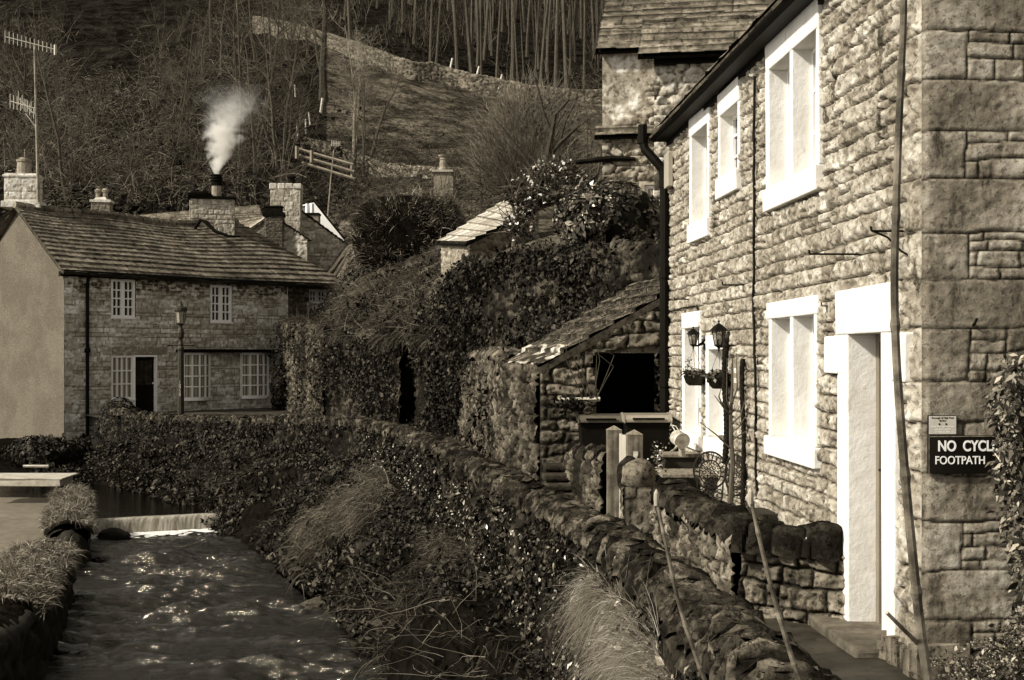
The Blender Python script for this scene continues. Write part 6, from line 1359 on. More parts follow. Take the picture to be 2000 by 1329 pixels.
# pale long hair grass on the near wall face
n = 13000; rs = np.random.RandomState(8); yy = rs.uniform(6.6, 10.4, n); wx = np.interp(yy, WALL[:, 1], WALL[:, 0])-.25
zt = np.interp(yy, [6.6, 8.4, 10.4], [-1.78, -1.72, -1.70])-.42*rs.uniform(0, 1, n)**1.2+.12*(vn(yy*1.6, yy*0, 3)-.5); kk = fbm(yy*1.1, zt*2.2, 3, 4) > .40
P = np.stack([wx, yy, zt-.10*(yy < 8.6)], 1)[kk]
stuff(blades('hair_grass', P, np.tile([-.45, -.1, .3], (len(P), 1)), .42, .0042, mat('pale hair grass', .38, .25, 12, .7, 0, alb=True, transl=.3), 9, droop=1.7, seg=5, alb=(.35, 1.25)), 'long pale hair-like grass hanging from the near riverside wall', 'grass')
# ferny tuft right of middle (870, 1080)
n = 2500; P1 = snap(np.array([at(rs.uniform(830, 930), rs.uniform(1050, 1110), 15) for _ in range(300)])); P1 = np.repeat(P1, 8, axis=0)+rs.normal(0, .07, (len(P1)*8, 3))
stuff(blades('fern_tuft', P1, np.tile([-.6, -.3, .6], (len(P1), 1)), .25, .008, M_DRYG, 10, droop=1.3, seg=3, alb=(.3, 1.1)), 'small tufts of fern and grass low on the bank near the middle', 'grass')
# dead bramble stems over the water edge, bottom centre
n = 70; P0 = np.array([at(rs.uniform(640, 960), rs.uniform(1150, 1330), 17) for _ in range(n)]); P0 = snap(P0)
V_, F_, A_ = arcs(P0+V3(0, -.1, .1), np.stack([rs.normal(-.6, .6, n), rs.normal(-.4, .4, n), rs.uniform(.1, .7, n)], 1), rs.uniform(.4, 1.2, n), .0045, 11, seg=7, wig=.5, grav=-.5)
stuff(mk('bramble_stems', V_, F_, mat('pale dead stems', .20, .3, 6, .8, 0, alb=True, spec=.05), None, A_), 'bare arching bramble stems over the water at the bottom of the bank', 'brambles')
# ferns hanging at the water edge under the bank (left part)
n = 5000; qi = rs.uniform(.62, .98, n); ii = rs.uniform(.35, .93, n); P = bkpt(qi, ii); kk = fbm(P[:, 0]*1.3, P[:, 1], 3, 12) > .48; P = P[kk]
stuff(leaves('waterside_ferns', P+V3(-.1, -.1, .15), np.tile([-.5, -.5, .8], (len(P), 1)), .15, M_IVY, 12, alb=(.1, 3.0), asp=.35), 'ferns drooping above the water at the foot of the bank', 'ferns')
# ivy on the tall garden wall and the other retaining walls
Pl = []; Nl = []
for path, n, sd, off, th in ((P2, 30000, 3, .42, .22), (m_p, 2600, 4, .45, .5), ([W4(655, 43.4, 662), W4(740, 40.5, 664), W4(806, 38.6, 664)], 5200, 5, .43, .42), ([W4(839, 37.9, 660), W4(880, 35.3, 585)], 3500, 6, .43, .4), (pr_, 2600, 7, .34, .5)):
    rs = np.random.RandomState(sd); P, Nn = sidepts(np.array(path), n, rs, 0, 1, side=-1, off=off, lo=.1, hi=1.02); k = clump(P, .55, sd) > th-.10*(P[:, 2] > .9); Pl.append(P[k]+rs.normal(0, .06, P[k].shape)+Nn[k]*((fbm(P[k][:, 0]*.8+P[k][:, 1]*.8, P[k][:, 2]*.9, 3, sd+40)-.42)*1.1)[:, None]); Nl.append(Nn[k]+[0, 0, .4])
Pl = np.vstack(Pl); Nl = np.vstack(Nl)
stuff(leaves('wall_ivy', Pl, Nl, .10, M_IVY, 22, spread=.6, alb=(.05, 1.7), down=.5), 'thick dark ivy hanging over the tall garden wall and the retaining walls', 'ivy')
# grassy bank above the retaining wall
n = 26000; rs = np.random.RandomState(31); px = rs.uniform(590, 905, n); py = rs.uniform(470, 665, n); k = (py < 668) & (px > 560+(660-py)*.3) & (py > 430+.0*px) ; px, py = px[k], py[k]
P = hitv(px, py); k = (P[:, 1] < 52) & (fbm(P[:, 0]*1.1, P[:, 1]*.9, 3, 14) > .42); P = P[k]
stuff(blades('bank_tussocks', P, np.tile([-.35, -.7, .35], (len(P), 1)), .55, .022, M_DRYG, 32, droop=1.2, seg=3, alb=(.2, 1.15)), 'shaggy dry tussock grass spilling over the bank above the retaining wall', 'grass')
n = 260; P0 = hitv(rs.uniform(650, 850, n), rs.uniform(560, 660, n)); V_, F_, A_ = arcs(P0, np.stack([rs.normal(-.4, .8, n), rs.normal(-.5, .3, n), rs.uniform(-.1, .7, n)], 1), rs.uniform(.3, 1.0, n), .013, 15, seg=5, wig=.5, grav=-.4)
stuff(mk('bank_twigs', V_, F_, mat('pale dead stems', .33), None, A_), 'tangle of dead stems and roots on the bank', 'twigs')
n = 9000; rs2 = np.random.RandomState(34); px = rs2.uniform(600, 880, n); py = rs2.uniform(480, 665, n); P = hitv(px, py); k = (P[:, 1] < 52) & (fbm(P[:, 0]*.9+7, P[:, 1]*.7, 3, 24) > .50); P = P[k]+rs2.normal(0, .12, (k.sum(), 3))+[0, -.1, .12]
stuff(leaves('bank_scrub', P, np.tile([-.3, -.7, .6], (len(P), 1)), .11, M_IVY, 35, alb=(.05, 1.5)), 'dark leafy scrub in patches on the grassy bank', 'undergrowth')
Pl = []
for path, n in ((m_p, 1500), ([W4(655, 43.4, 662), W4(740, 40.5, 664), W4(806, 38.6, 664)], 1700), ([W4(839, 37.9, 660), W4(880, 35.3, 585)], 900)):
    q, _ = polyint(np.array(path), rs2.uniform(0, 1, n)); Pl.append(np.c_[q[:, 0]+rs2.normal(0, .15, n), q[:, 1]-.2+rs2.normal(0, .15, n), q[:, 2]+.12*fbm(q[:, 0]*2, q[:, 1]*2, 2, 3)])
Pl = np.vstack(Pl); stuff(blades('wall_top_grass', Pl, np.tile([-.3, -.6, .7], (len(Pl), 1)), .55, .02, M_DRYG, 36, droop=1.5, seg=4, alb=(.15, 1.2), tuft=.3), 'ragged grass hanging over the top of the retaining wall', 'grass')
# field turf tufts
n = 15000; px = rs.uniform(640, 1190, n); py = rs.uniform(110, 400, n); P = hitv(px, py); k = P[:, 1] > 56; P = P[k]
stuff(blades('field_grass', P, np.tile([-.1, -.3, .8], (len(P), 1)), .30, .05, M_GRASSG, 33, droop=1., seg=2, alb=(.5, 1.5)), 'short tufty grass of the sloping field', 'grass')
# clipped overgrown hedge mound
def moundpts(c, r, n, rs, top=True, ex=.6):
    v = rs.normal(0, 1, (n, 3)); v /= np.linalg.norm(v, axis=1)[:, None]; v = np.sign(v)*np.abs(v)**ex; q = v*np.array(r); return np.array(c)+q, v/np.linalg.norm(v, axis=1)[:, None]
hd = thing('hedge', at(790, 560, 47.5), 'big rounded shaggy hedge on the bank behind the outbuilding, pale along its top', 'hedge')
c = at(795, 462, 48.3); V_, F_q = blob(c, (1.95, 1.6, 1.42), 17, 4, .10); V_ = np.array(c)+np.sign(V_-c)*np.abs((V_-c)/[1.95, 1.6, 1.42])**.65*[1.95, 1.6, 1.42]; mk('core', V_, F_q, M_EARTH, hd, None, True)  # core darkened to stand for the shade inside the hedge
rs = np.random.RandomState(40); P, Nn = moundpts(c, (1.98, 1.65, 1.48), 17000, rs, ex=.62); k = Nn[:, 1] < .5; P, Nn = P[k], Nn[k]; P += rs.normal(0, .05, P.shape)
P[:, 2] -= .35*np.clip((c[0]-P[:, 0])/1.8, 0, 1)
blades('foliage', P, Nn*.8+[0, 0, .5], .30, .016, M_TWIG, 41, hd, droop=.5, seg=2, alb=(.25, 3.2))
# ------------------------------------------------------------------ trees
def tree_thing(T, B, name, label, cat='tree', group=None, bark=M_BARK, tw=M_TWIG):
    t = thing(name, (0, 0, 0), label, cat, group); T.a = T.a if T.a else None
    T.build('trunk', bark, t); B.build('branches', tw, t); return t
def place(t, p, s=1., rz=0): t.location = tuple(p); t.scale = (s, s, s*1.0); t.rotation_euler = (0, 0, rz); return t
protos = []
LBL = 'bare twiggy tree in the thick winter wood on the left hillside'
for k, (h, r, st, sp, nb) in enumerate(((11, .13, 1, .1, (12, 7, 5)), (9, .10, 3, .25, (7, 7, 4)), (12, .12, 1, .1, (13, 7, 4)), (8, .09, 4, .35, (6, 7, 5)), (10, .10, 2, .2, (9, 7, 4)))):
    T, B = grow_tree(200+k, h, r, st, sp, 3, nb, (.42, .5, .55), .16, .95, .35, .12); protos.append(tree_thing(T, B, 'bare_tree', LBL, 'tree', 'bare trees in the left wood'))
rs = np.random.RandomState(51); spots = []
for k in range(62):
    px = rs.uniform(-60, 640); py = rs.uniform(70, 430)
    if 150 < px < 270 and 60 < py < 250: continue
    if px > 560 and py > 230: continue
    spots.append((px, py))
for i, (px, py) in enumerate(spots):
    left_ = px < 400; j = (i % 2)*2+1 if left_ else i % len(protos)
    t = protos[i] if i < len(protos) else copy_tree(protos[j]); place(t, hit(px, py), rs.uniform(.4, .75) if left_ and i >= 5 else rs.uniform(.6, 1.1), rs.uniform(0, 6.28))
# undergrowth: fine curved twigs over the whole wooded slope
def thicket(name, pxr, pyr, n, L, r, seed, label, grav=-.35, alb=(.3, 1.5), upz=1., wig=.6, cond=None, seg=4):
    rs = np.random.RandomState(seed); px = rs.uniform(*pxr, n); py = rs.uniform(*pyr, n); P = hitv(px, py)
    den = fbm(px/90., py/70., 3, seed) > .46; P = P[den]; px, py = px[den], py[den]
    if cond is not None: k = cond(px, py, P); P = P[k]
    n = len(P); P = P+np.stack([rs.normal(0, .3, n), rs.normal(0, .3, n), rs.uniform(0, 1.8, n)], 1)
    V_, F_, A_ = arcs(P, np.stack([rs.normal(0, .7, n), rs.normal(-.2, .5, n), rs.uniform(.1, 1, n)*upz], 1), rs.uniform(.4, 1, n)*L, r, seed, seg=seg, wig=wig, grav=grav, alb=alb)
    return stuff(mk(name, V_, F_, M_TWIG, None, A_), label, 'undergrowth')
thicket('undergrowth', (-60, 620), (60, 440), 8000, 2.2, .017, 61, 'dense tangle of bare twigs and saplings covering the wooded slope', alb=(.08, 2.8), cond=lambda a, b, P: ~((a > 150) & (a < 260) & (b > 60) & (b < 240)))
thicket('scrub', (560, 1000), (300, 480), 4600, 1.5, .014, 62, 'low scrub and brambles round the foot of the field', alb=(.2, 1.2), cond=lambda a, b, P: (P[:, 1] > 46) & (b > 300+(a-560)*.12))
thicket('arching_twigs', (-60, 480), (150, 440), 6500, 2.0, .019, 68, 'pale arching bare branches tangled low on the left of the wooded slope', alb=(.3, 3.2), wig=1.1, grav=-.8, upz=.6, seg=6)
# ivy and evergreen clumps amongst the wood (dark)
n = 9000; px = rs.uniform(-60, 700, n); py = rs.uniform(200, 470, n); k = fbm(px/60., py/60., 3, 5) > .52; P = hitv(px[k], py[k]); P += np.stack([rs.normal(0, .4, len(P)), rs.normal(0, .3, len(P)), rs.uniform(0, 1.6, len(P))], 1)
stuff(leaves('dark_evergreens', P, np.tile([-.2, -.6, .7], (len(P), 1)), .28, M_IVY, 63, alb=(.05, 1.2)), 'dark ivy and evergreen undergrowth low on the wooded slope', 'undergrowth')
# pole wood above the field
pol = []
for k in range(4):
    T, B = grow_tree(300+k, 19, .11+.025*k, 1, .05, 2, (16, 6), (.14, .5), .06, .6, .6, .4); pol.append(tree_thing(T, B, 'pole_tree', 'tall straight bare trunk in the wood above the field', 'tree', 'tall poles above the field', M_BARK))
ps = []
for px, py in ((840, 128), (850, 148), (893, 135), (922, 140), (940, 146), (688, 112), (970, 158), (1000, 165), (1012, 172), (1055, 178), (1085, 186), (1110, 190), (1140, 192)): ps.append((px, py-2))
for k in range(74):
    px = rs.uniform(540, 1195)**1.0; px = px if rs.rand() < .5 else rs.uniform(930, 1195); top = np.interp(px, [540, 700, 850, 1000, 1195], [30, 80, 115, 150, 178]); ps.append((px, top-rs.uniform(5, 130)))
for i, (px, py) in enumerate(ps):
    t = pol[i] if i < 4 else copy_tree(pol[i % 4]); place(t, hit(px, py), rs.uniform(.75, 1.25)*(.9 if i > 12 else 1.15), rs.uniform(0, 6.28))
thicket('wood_understorey', (540, 1195), (-30, 150), 5200, 3.2, .03, 66, 'thin saplings and stems among the tall poles above the field', grav=.3, upz=3, wig=.15, cond=lambda a, b, P: b < np.interp(a, [540, 700, 850, 1000, 1195], [30, 80, 110, 145, 170]))
# single characterful trees
def single(seed, px, py, h, r, st, sp, name, label, nb=(12, 8, 6), bl=(.4, .5, .5), bark=M_BARK, fan=.9, up=.3, start=.3, wig=.14, lv=3, tw=M_TWIG, sc=1., p=None):
    T, B = grow_tree(seed, h, r, st, sp, lv, nb, bl, wig, fan, up, start); t = tree_thing(T, B, name, label, bark=bark, tw=tw); place(t, p if p is not None else hit(px, py), sc, 0); return t
single(401, 632, 196, 11, .33, 1, .03, 'bare_tree', 'thick dark trunk with a flared foot at the top of the fence posts', bark=mat('dark bark', .03, .5, 6, .9, .6, alb=True))
single(402, 690, 330, 8.5, .10, 5, .22, 'bare_tree', 'multi-stemmed pale thin tree rising beside the lower field wall', nb=(9, 8, 6), bl=(.35, .5, .5), tw=mat('pale twigs', .22, .3, 6, .8, 0, alb=True), start=.4, bark=mat('pale twigs', .22))
single(403, 712, 345, 7.5, .12, 3, .18, 'bare_tree', 'ivy-sleeved multi-stemmed tree just right of the pale one', nb=(9, 8, 6), start=.4)
single(404, 555, 345, 8, .07, 4, .12, 'bare_tree', 'cluster of slim upright stems behind the smoke', nb=(8, 6, 5), start=.4)
single(405, 500, 300, 13, .12, 2, .06, 'bare_tree', 'pair of tall slender trunks left of the field edge', start=.4)
single(406, 470, 400, 6, .05, 3, .2, 'bare_tree', 'small leaning saplings between the two main chimneys', start=.3)
# the large bare bush with a dark leaning trunk
pb_ = at(1035, 415, 57); big = thing('large_bare_bush', pb_, 'huge dome of fine bare twigs with a dark leaning trunk, left of the tall house', 'shrub')
m = MB(); 
for path, r_ in (([(1040, 400), (1048, 350), (1068, 310), (1078, 262), (1084, 225), (1110, 196), (1118, 160)], (.26, .22, .18, .13, .09, .05, .02)), ([(1066, 312), (1092, 282), (1128, 248), (1165, 222)], (.15, .11, .07, .02)), ([(1078, 262), (1062, 220), (1050, 170), (1040, 140)], (.09, .06, .04, .015)), ([(1050, 345), (1020, 300), (985, 255), (965, 230)], (.12, .08, .05, .015)), ([(1092, 282), (1105, 235), (1130, 190)], (.07, .05, .015))):
    m.tube([at(a, b, 54.6-.02*i) for i, (a, b) in enumerate(path)], r_, 6)
m.a = [1.]*len(m.v); m.build('trunk', mat('dark bark', .03), big)
rs = np.random.RandomState(70); n = 5200; th_ = rs.uniform(-1.25, 1.25, n); ph = rs.uniform(0, 6.28, n); rad = rs.uniform(.15, .85, n)
dx = np.sin(th_)*np.cos(ph); d = np.stack([np.sin(th_), np.cos(ph)*.5, np.cos(th_)], 1); P = pb_+V3(0, 0, -.3)+d*rad[:, None]*[3.3, 2.6, 6.6]*(.75+.5*fbm(th_*3, ph*2, 3, 4))[:, None]; 
V_, F_, A_ = arcs(P, d+[0, 0, .3], rs.uniform(.5, 1.5, n), .013, 71, seg=4, wig=.55, alb=(.5, 1.6)); mk('twigs', V_, F_, mat('bush twigs', .17, .3, 8, .9, 0, alb=True, spec=0), big, A_)
n = 800; P = pb_+d[:n]*rs.uniform(.6, .98, n)[:, None]*[3.4, 2.5, 5.6]; P = P[P[:, 0] > pb_[0]-.3]; leaves('dead_leaves', P, np.tile([0, -1, .3], (len(P), 1)), .14, mat('dark bark', .03), 72, big)
single(410, 1150, 330, 5.5, .06, 4, .3, 'bare_shrub', 'thin bare shrub filling the gap beside the tall house', p=at(1150, 400, 48))
# flowering shrub
fl = thing('flowering_shrub', at(1040, 485, 30), 'twiggy shrub dotted with small white flowers, leaning over the outbuilding roof', 'shrub')
m = MB()
for path in ([(1003, 482), (1007, 430), (1001, 400), (1015, 360), (1040, 335)], [(1022, 480), (1020, 450), (1042, 410), (1075, 380), (1110, 350)], [(1007, 430), (1030, 405), (1060, 380), (1080, 340), (1085, 305)], [(1042, 410), (1090, 395), (1130, 380)], [(1001, 400), (990, 385), (985, 380)], [(1075, 380), (1100, 340), (1125, 320)]):
    m.tube([at(a, b, 29.6) for a, b in path], [.05*(1-.8*i/len(path)) for i in range(len(path))], 5)
m.a = [1.4]*len(m.v); m.build('trunk', M_BARK, fl)
rs = np.random.RandomState(80)
def edisc(n, cx, cy, rx, ry, D, dd):
    a = rs.uniform(0, 6.28, n); q = np.sqrt(rs.uniform(0, 1, n)); px = cx+rx*q*np.cos(a); py = cy+ry*q*np.sin(a); return np.array([at(x, y, D+e) for x, y, e in zip(px, py, rs.normal(0, dd, n))])
Pf = np.vstack([edisc(1100, 1085, 352, 52, 42, 29.6, .5), edisc(900, 1035, 380, 50, 30, 29.6, .4), edisc(500, 1120, 380, 40, 45, 29.4, .4), edisc(260, 1015, 440, 35, 35, 29.4, .3)])
leaves('foliage', Pf, np.tile([-.3, -.7, .6], (len(Pf), 1)), .085, M_IVY, 81, fl, alb=(.2, 2.4))
V_, F_, A_ = arcs(Pf[::3], rs.normal(0, 1, (len(Pf[::3]), 3))+[0, 0, .6], .5, .012, 82, seg=3); mk('twigs', V_, F_, M_TWIG, fl, A_)
Pw_ = np.vstack([Pf[rs.choice(len(Pf), 240)]+rs.normal(0, .05, (240, 3))]); Pw_[:, 2] += .06; Pw_[:, 1] -= .25
leaves('blossom', np.repeat(Pw_, 3, axis=0), np.tile([-.2, -.9, .5], (len(Pw_)*3, 1)), .05, mat('white petals', .8, .1, 5, .6, 0, alb=True), 83, fl, alb=(.5, 1.1), asp=1.)
# evergreen bush
eb = thing('evergreen_bush', at(1190, 487, 26.5), 'large dark glossy-leaved evergreen bush above the ivied wall', 'shrub')
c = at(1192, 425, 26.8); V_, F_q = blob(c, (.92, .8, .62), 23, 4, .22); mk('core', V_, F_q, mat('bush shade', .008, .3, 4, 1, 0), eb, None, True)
P, Nn = moundpts(c, (1.04, .9, .72), 4600, rs, ex=1.); k = Nn[:, 1] < .4; P, Nn = P[k], Nn[k]; cl = fbm(P[:, 0]*2.6, P[:, 2]*2.6+P[:, 1], 3, 8); P = P+Nn*((cl-.5)*.55)[:, None]; k = cl > .36; P, Nn = P[k], Nn[k]
leaves('foliage', P, Nn+[-.2, -.1, .35], .115, mat('glossy leaves', .06, .4, 20, .3, 0, alb=True, spec=.6), 84, eb, spread=.45, alb=(.1, 2.2), asp=.5, down=.4)
P = edisc(420, 1120, 390, 45, 30, 26.6, .3); leaves('side_foliage', P, np.tile([-.2, -.3, .9], (len(P), 1)), .11, mat('glossy leaves', .06), 85, eb, alb=(.2, 2.2), asp=.5)
# dark shrubs at the foot of the far cottage, and the climber on its right corner
rs = np.random.RandomState(90)
def shrub(name, label, c, r, n, ls, seed, al=(.05, 1.6), core=.75, m_=M_IVY, cat='shrub'):
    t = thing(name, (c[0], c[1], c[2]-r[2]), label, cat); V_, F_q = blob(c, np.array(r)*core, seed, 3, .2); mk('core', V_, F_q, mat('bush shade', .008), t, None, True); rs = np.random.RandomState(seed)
    P, Nn = moundpts(c, r, n, rs, ex=1.); cl = fbm(P[:, 0]*2.+P[:, 1], P[:, 2]*2., 3, seed); P = P+Nn*((cl-.5)*.5*min(r))[:, None]; leaves('foliage', P, Nn+[0, -.2, .3], ls, m_, seed, t, spread=.6, alb=al); return t
shrub('dark_shrub', 'dark rounded shrub rising at the left end of the wall by the far door', at(236, 835, 41.2), (.75, .6, .85), 2600, .09, 91)
shrub('dark_shrub', 'low sprawling dark shrub under the rendered gable at the far left', at(95, 885, 40.5), (1.5, .6, .5), 2400, .10, 92)
shrub('corner_climber', 'dark climber hugging the right-hand corner of the far cottage', at(548, 765, 47.8), (.35, .3, 1.0), 1800, .09, 93)
shrub('wing_shrub', 'small leafy bush below the little end window of the far cottage', at(628, 605, 49), (.5, .35, .28), 700, .08, 94)
n = 9000; px = rs.uniform(60, 420, n); py = rs.uniform(850, 955, n); P = np.array([at(a, b, 39.2+(925-b)*.012+rs.uniform(-.2, .2)) for a, b in zip(px, py)]); k = (fbm(px/40., py/30., 3, 4) > .45) & (P[:, 2] < -2.5)
stuff(leaves('pool_bank_plants', P[k], np.tile([-.1, -.8, .5], (k.sum(), 1)), .11, M_IVY, 95, alb=(.05, 1.8)), 'dark plants hanging over the bank of the upper pool', 'plants')
# turf capping the left bank walls
def turf(path, wd, n, seed, label, L=.16):
    rs = np.random.RandomState(seed); q, _ = polyint(path, rs.uniform(0, 1, n)); off = rs.uniform(-1, 1, n)*wd/2; P = q[:, :3]+np.stack([off*.97, off*.25, .02+.22*(1-(off/wd*2)**2)+.1*(fbm(q[:, 1]*1.2, off*2, 3, seed)-.5)], 1)
    D_ = np.stack([off/wd*1.4, -.35+0*off, .55+0*off], 1); return stuff(blades('bank_turf', P, D_, L, .012, mat('pale turf grass', .24, .3, 9, .8, 0, alb=True, transl=.2), seed, droop=1.1, seg=3, alb=(.2, 1.6), tuft=.13, tmess=1.8), label, 'grass')  # pale turf colour, varied at random per blade
lwt = lw[lw[:, 1] > 16.8]
V_, F_q = blob((-8.7, 26.2, -4.15), (.4, .35, .62), 57, 4, .2); mk('wall_end', V_, F_q, M_BANKW, lb2, np.full(len(V_), .5), False)
def turfbase(path, wd, seed, par):
    q, L = polyint(path, np.linspace(0, 1, 80)); o = np.linspace(-1, 1, 16); P = q[None, :, :3]+np.stack([o[:, None]*wd/2*.97*np.ones((1, 80)), o[:, None]*wd/2*.25*np.ones((1, 80)), (-.08+.26*(1-o**2))[:, None]+.10*(fbm(q[None, :, 1]*1.2, o[:, None]*wd, 3, seed)-.5)], -1); surf('turf_cap', P, M_EARTH, par, np.full(P.shape[:2], 2.))
turfbase(lw, 1.0, 101, lb); turfbase(lw2, .95, 102, lb2)
turf(lwt, 1.15, 10000, 101, 'pale turf and grass overhanging the nearest bank wall, bottom left', .17); turf(lw2, 1.0, 9000, 102, 'pale tufty turf on the farther bank wall by the weir')
# ------------------------------------------------------------------ dry stone walls and fences on the hill
def hillwall(pixels, h, label, seed, th=.6, res=.11, sz=.22, tones=(.5, 1.7)):
    P = [hit(*p) for p in pixels]; P = [(p[0], p[1], p[2]+h, p[2]-.4) for p in smoothpoly([tuple(p) for p in P], 4)]; rr = np.random.RandomState(seed)
    P = np.array(P); P[:, 2] += rr.normal(0, .05, len(P)); t = thing('dry_stone_wall', P[len(P)//2, :3]-[0, 0, h], label, 'wall'); wall_body('wall_body', P, th, mat('field wall stone', .12, .4, 4, .9, .7, 12, alb=True, bdist=.06), t, res=res, sz=sz, seed=seed, side=-1, tones=tones, relief=.09, mtone=.12); return t
hillwall([(500, 50), (570, 66), (640, 92), (720, 122), (790, 150), (860, 160), (920, 176), (990, 192), (1060, 205), (1190, 212)], 1.35, 'long broken dry stone wall climbing across the top of the field', 131)
hillwall([(585, 282), (640, 300), (690, 322), (740, 344), (800, 352), (870, 356), (930, 358)], .6, 'low pale dry stone wall curving along the foot of the field', 132, .5, .09, .17, (.6, 2.))
M_POSTW = mat('pale split post', .5, .25, 3, .8, .2)
def post(px0, py0, px1, py1, D, w, label, mt=M_POSTW, group=None):
    a, b = at(px0, py0, D), at(px1, py1, D); m = MB(); m.tube([a, b], [w, w*.9], 4); return tag(m.build('fence_post', mt, None), label, 'post', group)
for i, (a, b, c_, d) in enumerate(((876, 150, 884, 114), (927, 166, 936, 130), (972, 180, 981, 146))): p = hit(a, b+4); post(a, b, c_, d, p[1]-1.3, .10, ('leftmost pale leaning post against the top field wall', 'middle pale leaning post against the top field wall', 'rightmost pale leaning post against the top field wall')[i], group='leaning posts on the top wall')
for (a, b, c_, d, l) in ((577, 192, 576, 166, 'highest and leftmost pale stake above the fence line'), (626, 224, 630, 192, 'stout pale post below the flared tree trunk'), (606, 244, 603, 219, 'thin pale stake second from the right in the leaning row'), (598, 262, 597, 233, 'thin pale stake in the middle of the leaning row'), (582, 270, 580, 240, 'lowest thin pale stake of the leaning row')): post(a, b, c_, d, hit(a, b)[1]-.6, .06 if a != 626 else .1, l, group='stakes up the slope')
rfz = thing('rail_fence', hit(635, 318), 'three-rail timber fence running down to the right behind the thin aerial', 'fence'); M_RAIL = mat('grey rail', .16, .3, 4, .8, .2); Dr = 66.
for (a, b, c_, d) in ((578, 290, 690, 322), (578, 302, 692, 336), (590, 318, 694, 350)): m = MB(); m.tube([at(a, b, Dr), at(c_, d, Dr-1)], .07, 4); m.build('rail', M_RAIL, rfz)
for px, y0, y1 in ((609, 318, 294), (688, 350, 318), (580, 310, 286)): m = MB(); m.tube([at(px, y0, Dr-.3), at(px, y1, Dr-.3)], .10, 4); m.build('post', M_RAIL, rfz)
# ------------------------------------------------------------------ right foreground plants
rs = np.random.RandomState(110)
cl_ = thing('wall_climber', (3.2, 8., PATHZ), 'dense drooping-leaved climber bush hiding the end of the black board', 'shrub')
n = 7600; zz = rs.uniform(-1.65, -.05, n)+rs.normal(0, .03, n); edge = np.interp(zz, [-1.7, -1.4, -.9, -.72, -.5, -.3, -.08], [3.05, 3.02, 2.95, 2.90, 2.95, 2.86, 2.98]); xx = edge+np.abs(rs.normal(0, 1, n))**1.*.22; yyy = 8.0+rs.uniform(-.20, .12, n)+.10*(fbm(xx*4, zz*4, 3, 5)-.5)*2
P = np.stack([xx, yyy, zz], 1); m_c = mat('climber leaves', .07, .4, 20, .4, 0, alb=True, spec=.6); leaves('foliage', P, np.tile([-.5, -.8, .25], (n, 1)), .052, m_c, 111, cl_, spread=.5, alb=(.08, 2.0), asp=.38, down=1.4)
m = MB(); vs = []
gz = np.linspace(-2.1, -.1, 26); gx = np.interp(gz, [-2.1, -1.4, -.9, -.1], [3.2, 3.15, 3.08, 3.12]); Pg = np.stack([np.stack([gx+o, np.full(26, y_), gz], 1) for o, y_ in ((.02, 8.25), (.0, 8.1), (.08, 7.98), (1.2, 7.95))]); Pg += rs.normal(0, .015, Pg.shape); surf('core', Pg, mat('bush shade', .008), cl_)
ls_ = thing('low_shrub', (2.5, 7.1, PATHZ), 'low small-leaved shrub with twigs in the bottom right corner', 'shrub')
n = 15000; a = rs.uniform(0, 1, n); xx = 2.30+1.1*a; top = -1.66+.38*sst(0, .9, a)+.08*(fbm(xx*3, xx*0, 3, 4)-.5); zz = top-np.abs(rs.normal(0, .10, n)); yyy = 7.1+rs.uniform(-.45, .35, n); P = np.stack([xx, yyy, zz-.2*(yyy < 6.9)], 1); cl = fbm(xx*9, zz*9+yyy*5, 3, 8); k = cl > .42
leaves('foliage', P[k], np.tile([-.2, -.4, .9], (k.sum(), 1)), .020, mat('tiny leaves', .13, .4, 20, .6, 0, alb=True), 112, ls_, alb=(.1, 1.7))
Pg = np.stack([np.stack([np.linspace(2.4, 3.6, 20), np.full(20, y_), -1.78+z_+.36*sst(0, .9, np.linspace(0, 1, 20))], 1) for y_, z_ in ((6.6, -.9), (6.75, -.35), (7.0, -.12), (7.4, -.1), (7.6, -.5))]); surf('core', Pg, mat('bush shade', .008), ls_)
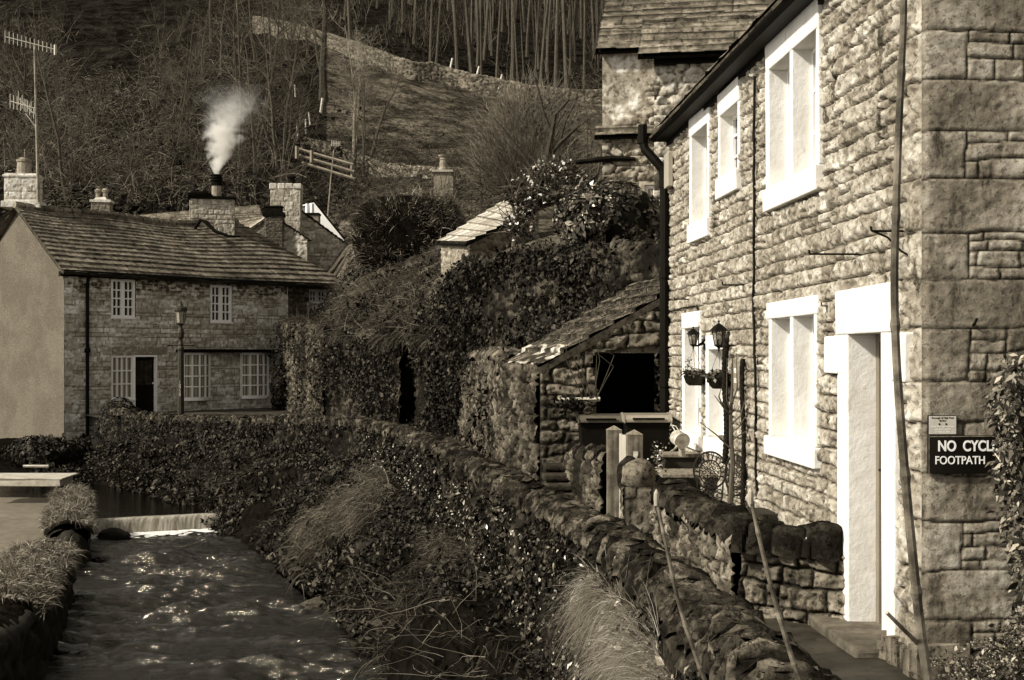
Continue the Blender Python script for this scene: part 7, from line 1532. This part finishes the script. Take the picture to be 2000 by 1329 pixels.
n = 260; P0 = P[rs.choice(len(P), n)]-[0, 0, .1]; V_, F_, A_ = arcs(P0, np.stack([rs.normal(0, .7, n), rs.normal(-.2, .4, n), rs.uniform(.3, 1, n)], 1), .16, .0035, 113, seg=3, wig=.3); mk('twigs', V_, F_, M_TWIG, ls_, A_)
# tall cane stems in front of the camera
def cane(pts, D, r, name, label, tip=False, nodes=9, seed=0, br=None, val='cane'):
    P = smoothpoly([tuple(at(a, b, D+e)) for a, b, e in pts], 10); rg = random.Random(seed); n = len(P); rr = []
    for i in range(n):
        t_ = i/(n-1); nd = min(abs((t_*nodes) % 1-.5)*2, 1); rr.append(r*(1-.35*t_)*(1+.28*max(0, (nd-.86)/.14)))
    t = thing(name, P[0], label, 'plant stem', 'dead canes in the foreground'); m = MB(); m.tube(P, rr, 8); m.a = list(np.repeat([rg.uniform(.7, 1.3) for _ in P], 8))[:len(m.v)]; m.build('stem', mat(val, .11, .45, 9, .6, .4, 30, alb=True, blot=.5, bsc=14), t)
    if tip: m = MB(); p = P[-1]; m.lathe([(rr[-1]*1.05, -.02), (rr[-1]*1.35, 0), (rr[-1]*1.2, .018), (.001, .03)], p, n=8); m.build('bud', mat('pale bud', .35, .15, 9, .7, .1), t)
    if br:
        m = MB(); m.tube([at(a, b, D+e) for a, b, e in br], [.006, .005, .0045], 6); m.a = [2.]*len(m.v); m.build('side_shoot', mat(val, .11), t)
    return t
cane([(1815, 1345, -.05), (1798, 1230, 0), (1782, 1080, .0), (1768, 930, 0), (1752, 720, 0), (1747, 560, 0), (1750, 420, 0), (1756, 240, 0), (1764, 60, 0), (1766, -30, 0)], 3.2, .0125, 'cane_stem', 'tallest dark jointed cane rising past the whole cottage front', nodes=12, seed=1, br=[(1794, 1258, 0), (1765, 1230, -.03), (1732, 1197, -.06)])
cane([(1385, 1350, 0), (1362, 1290, 0), (1325, 1175, 0), (1300, 1060, 0), (1282, 975, 0)], 4.0, .0075, 'cane_stem', 'left short cane with a pale bud at its tip, in front of the near wall', True, 5, 2, val='light cane')
cane([(1572, 1350, 0), (1545, 1280, 0), (1510, 1160, 0), (1485, 1060, 0), (1466, 972, 0)], 4.0, .0085, 'cane_stem', 'middle cane leaning left across the garden wall', True, 5, 3, val='light cane')
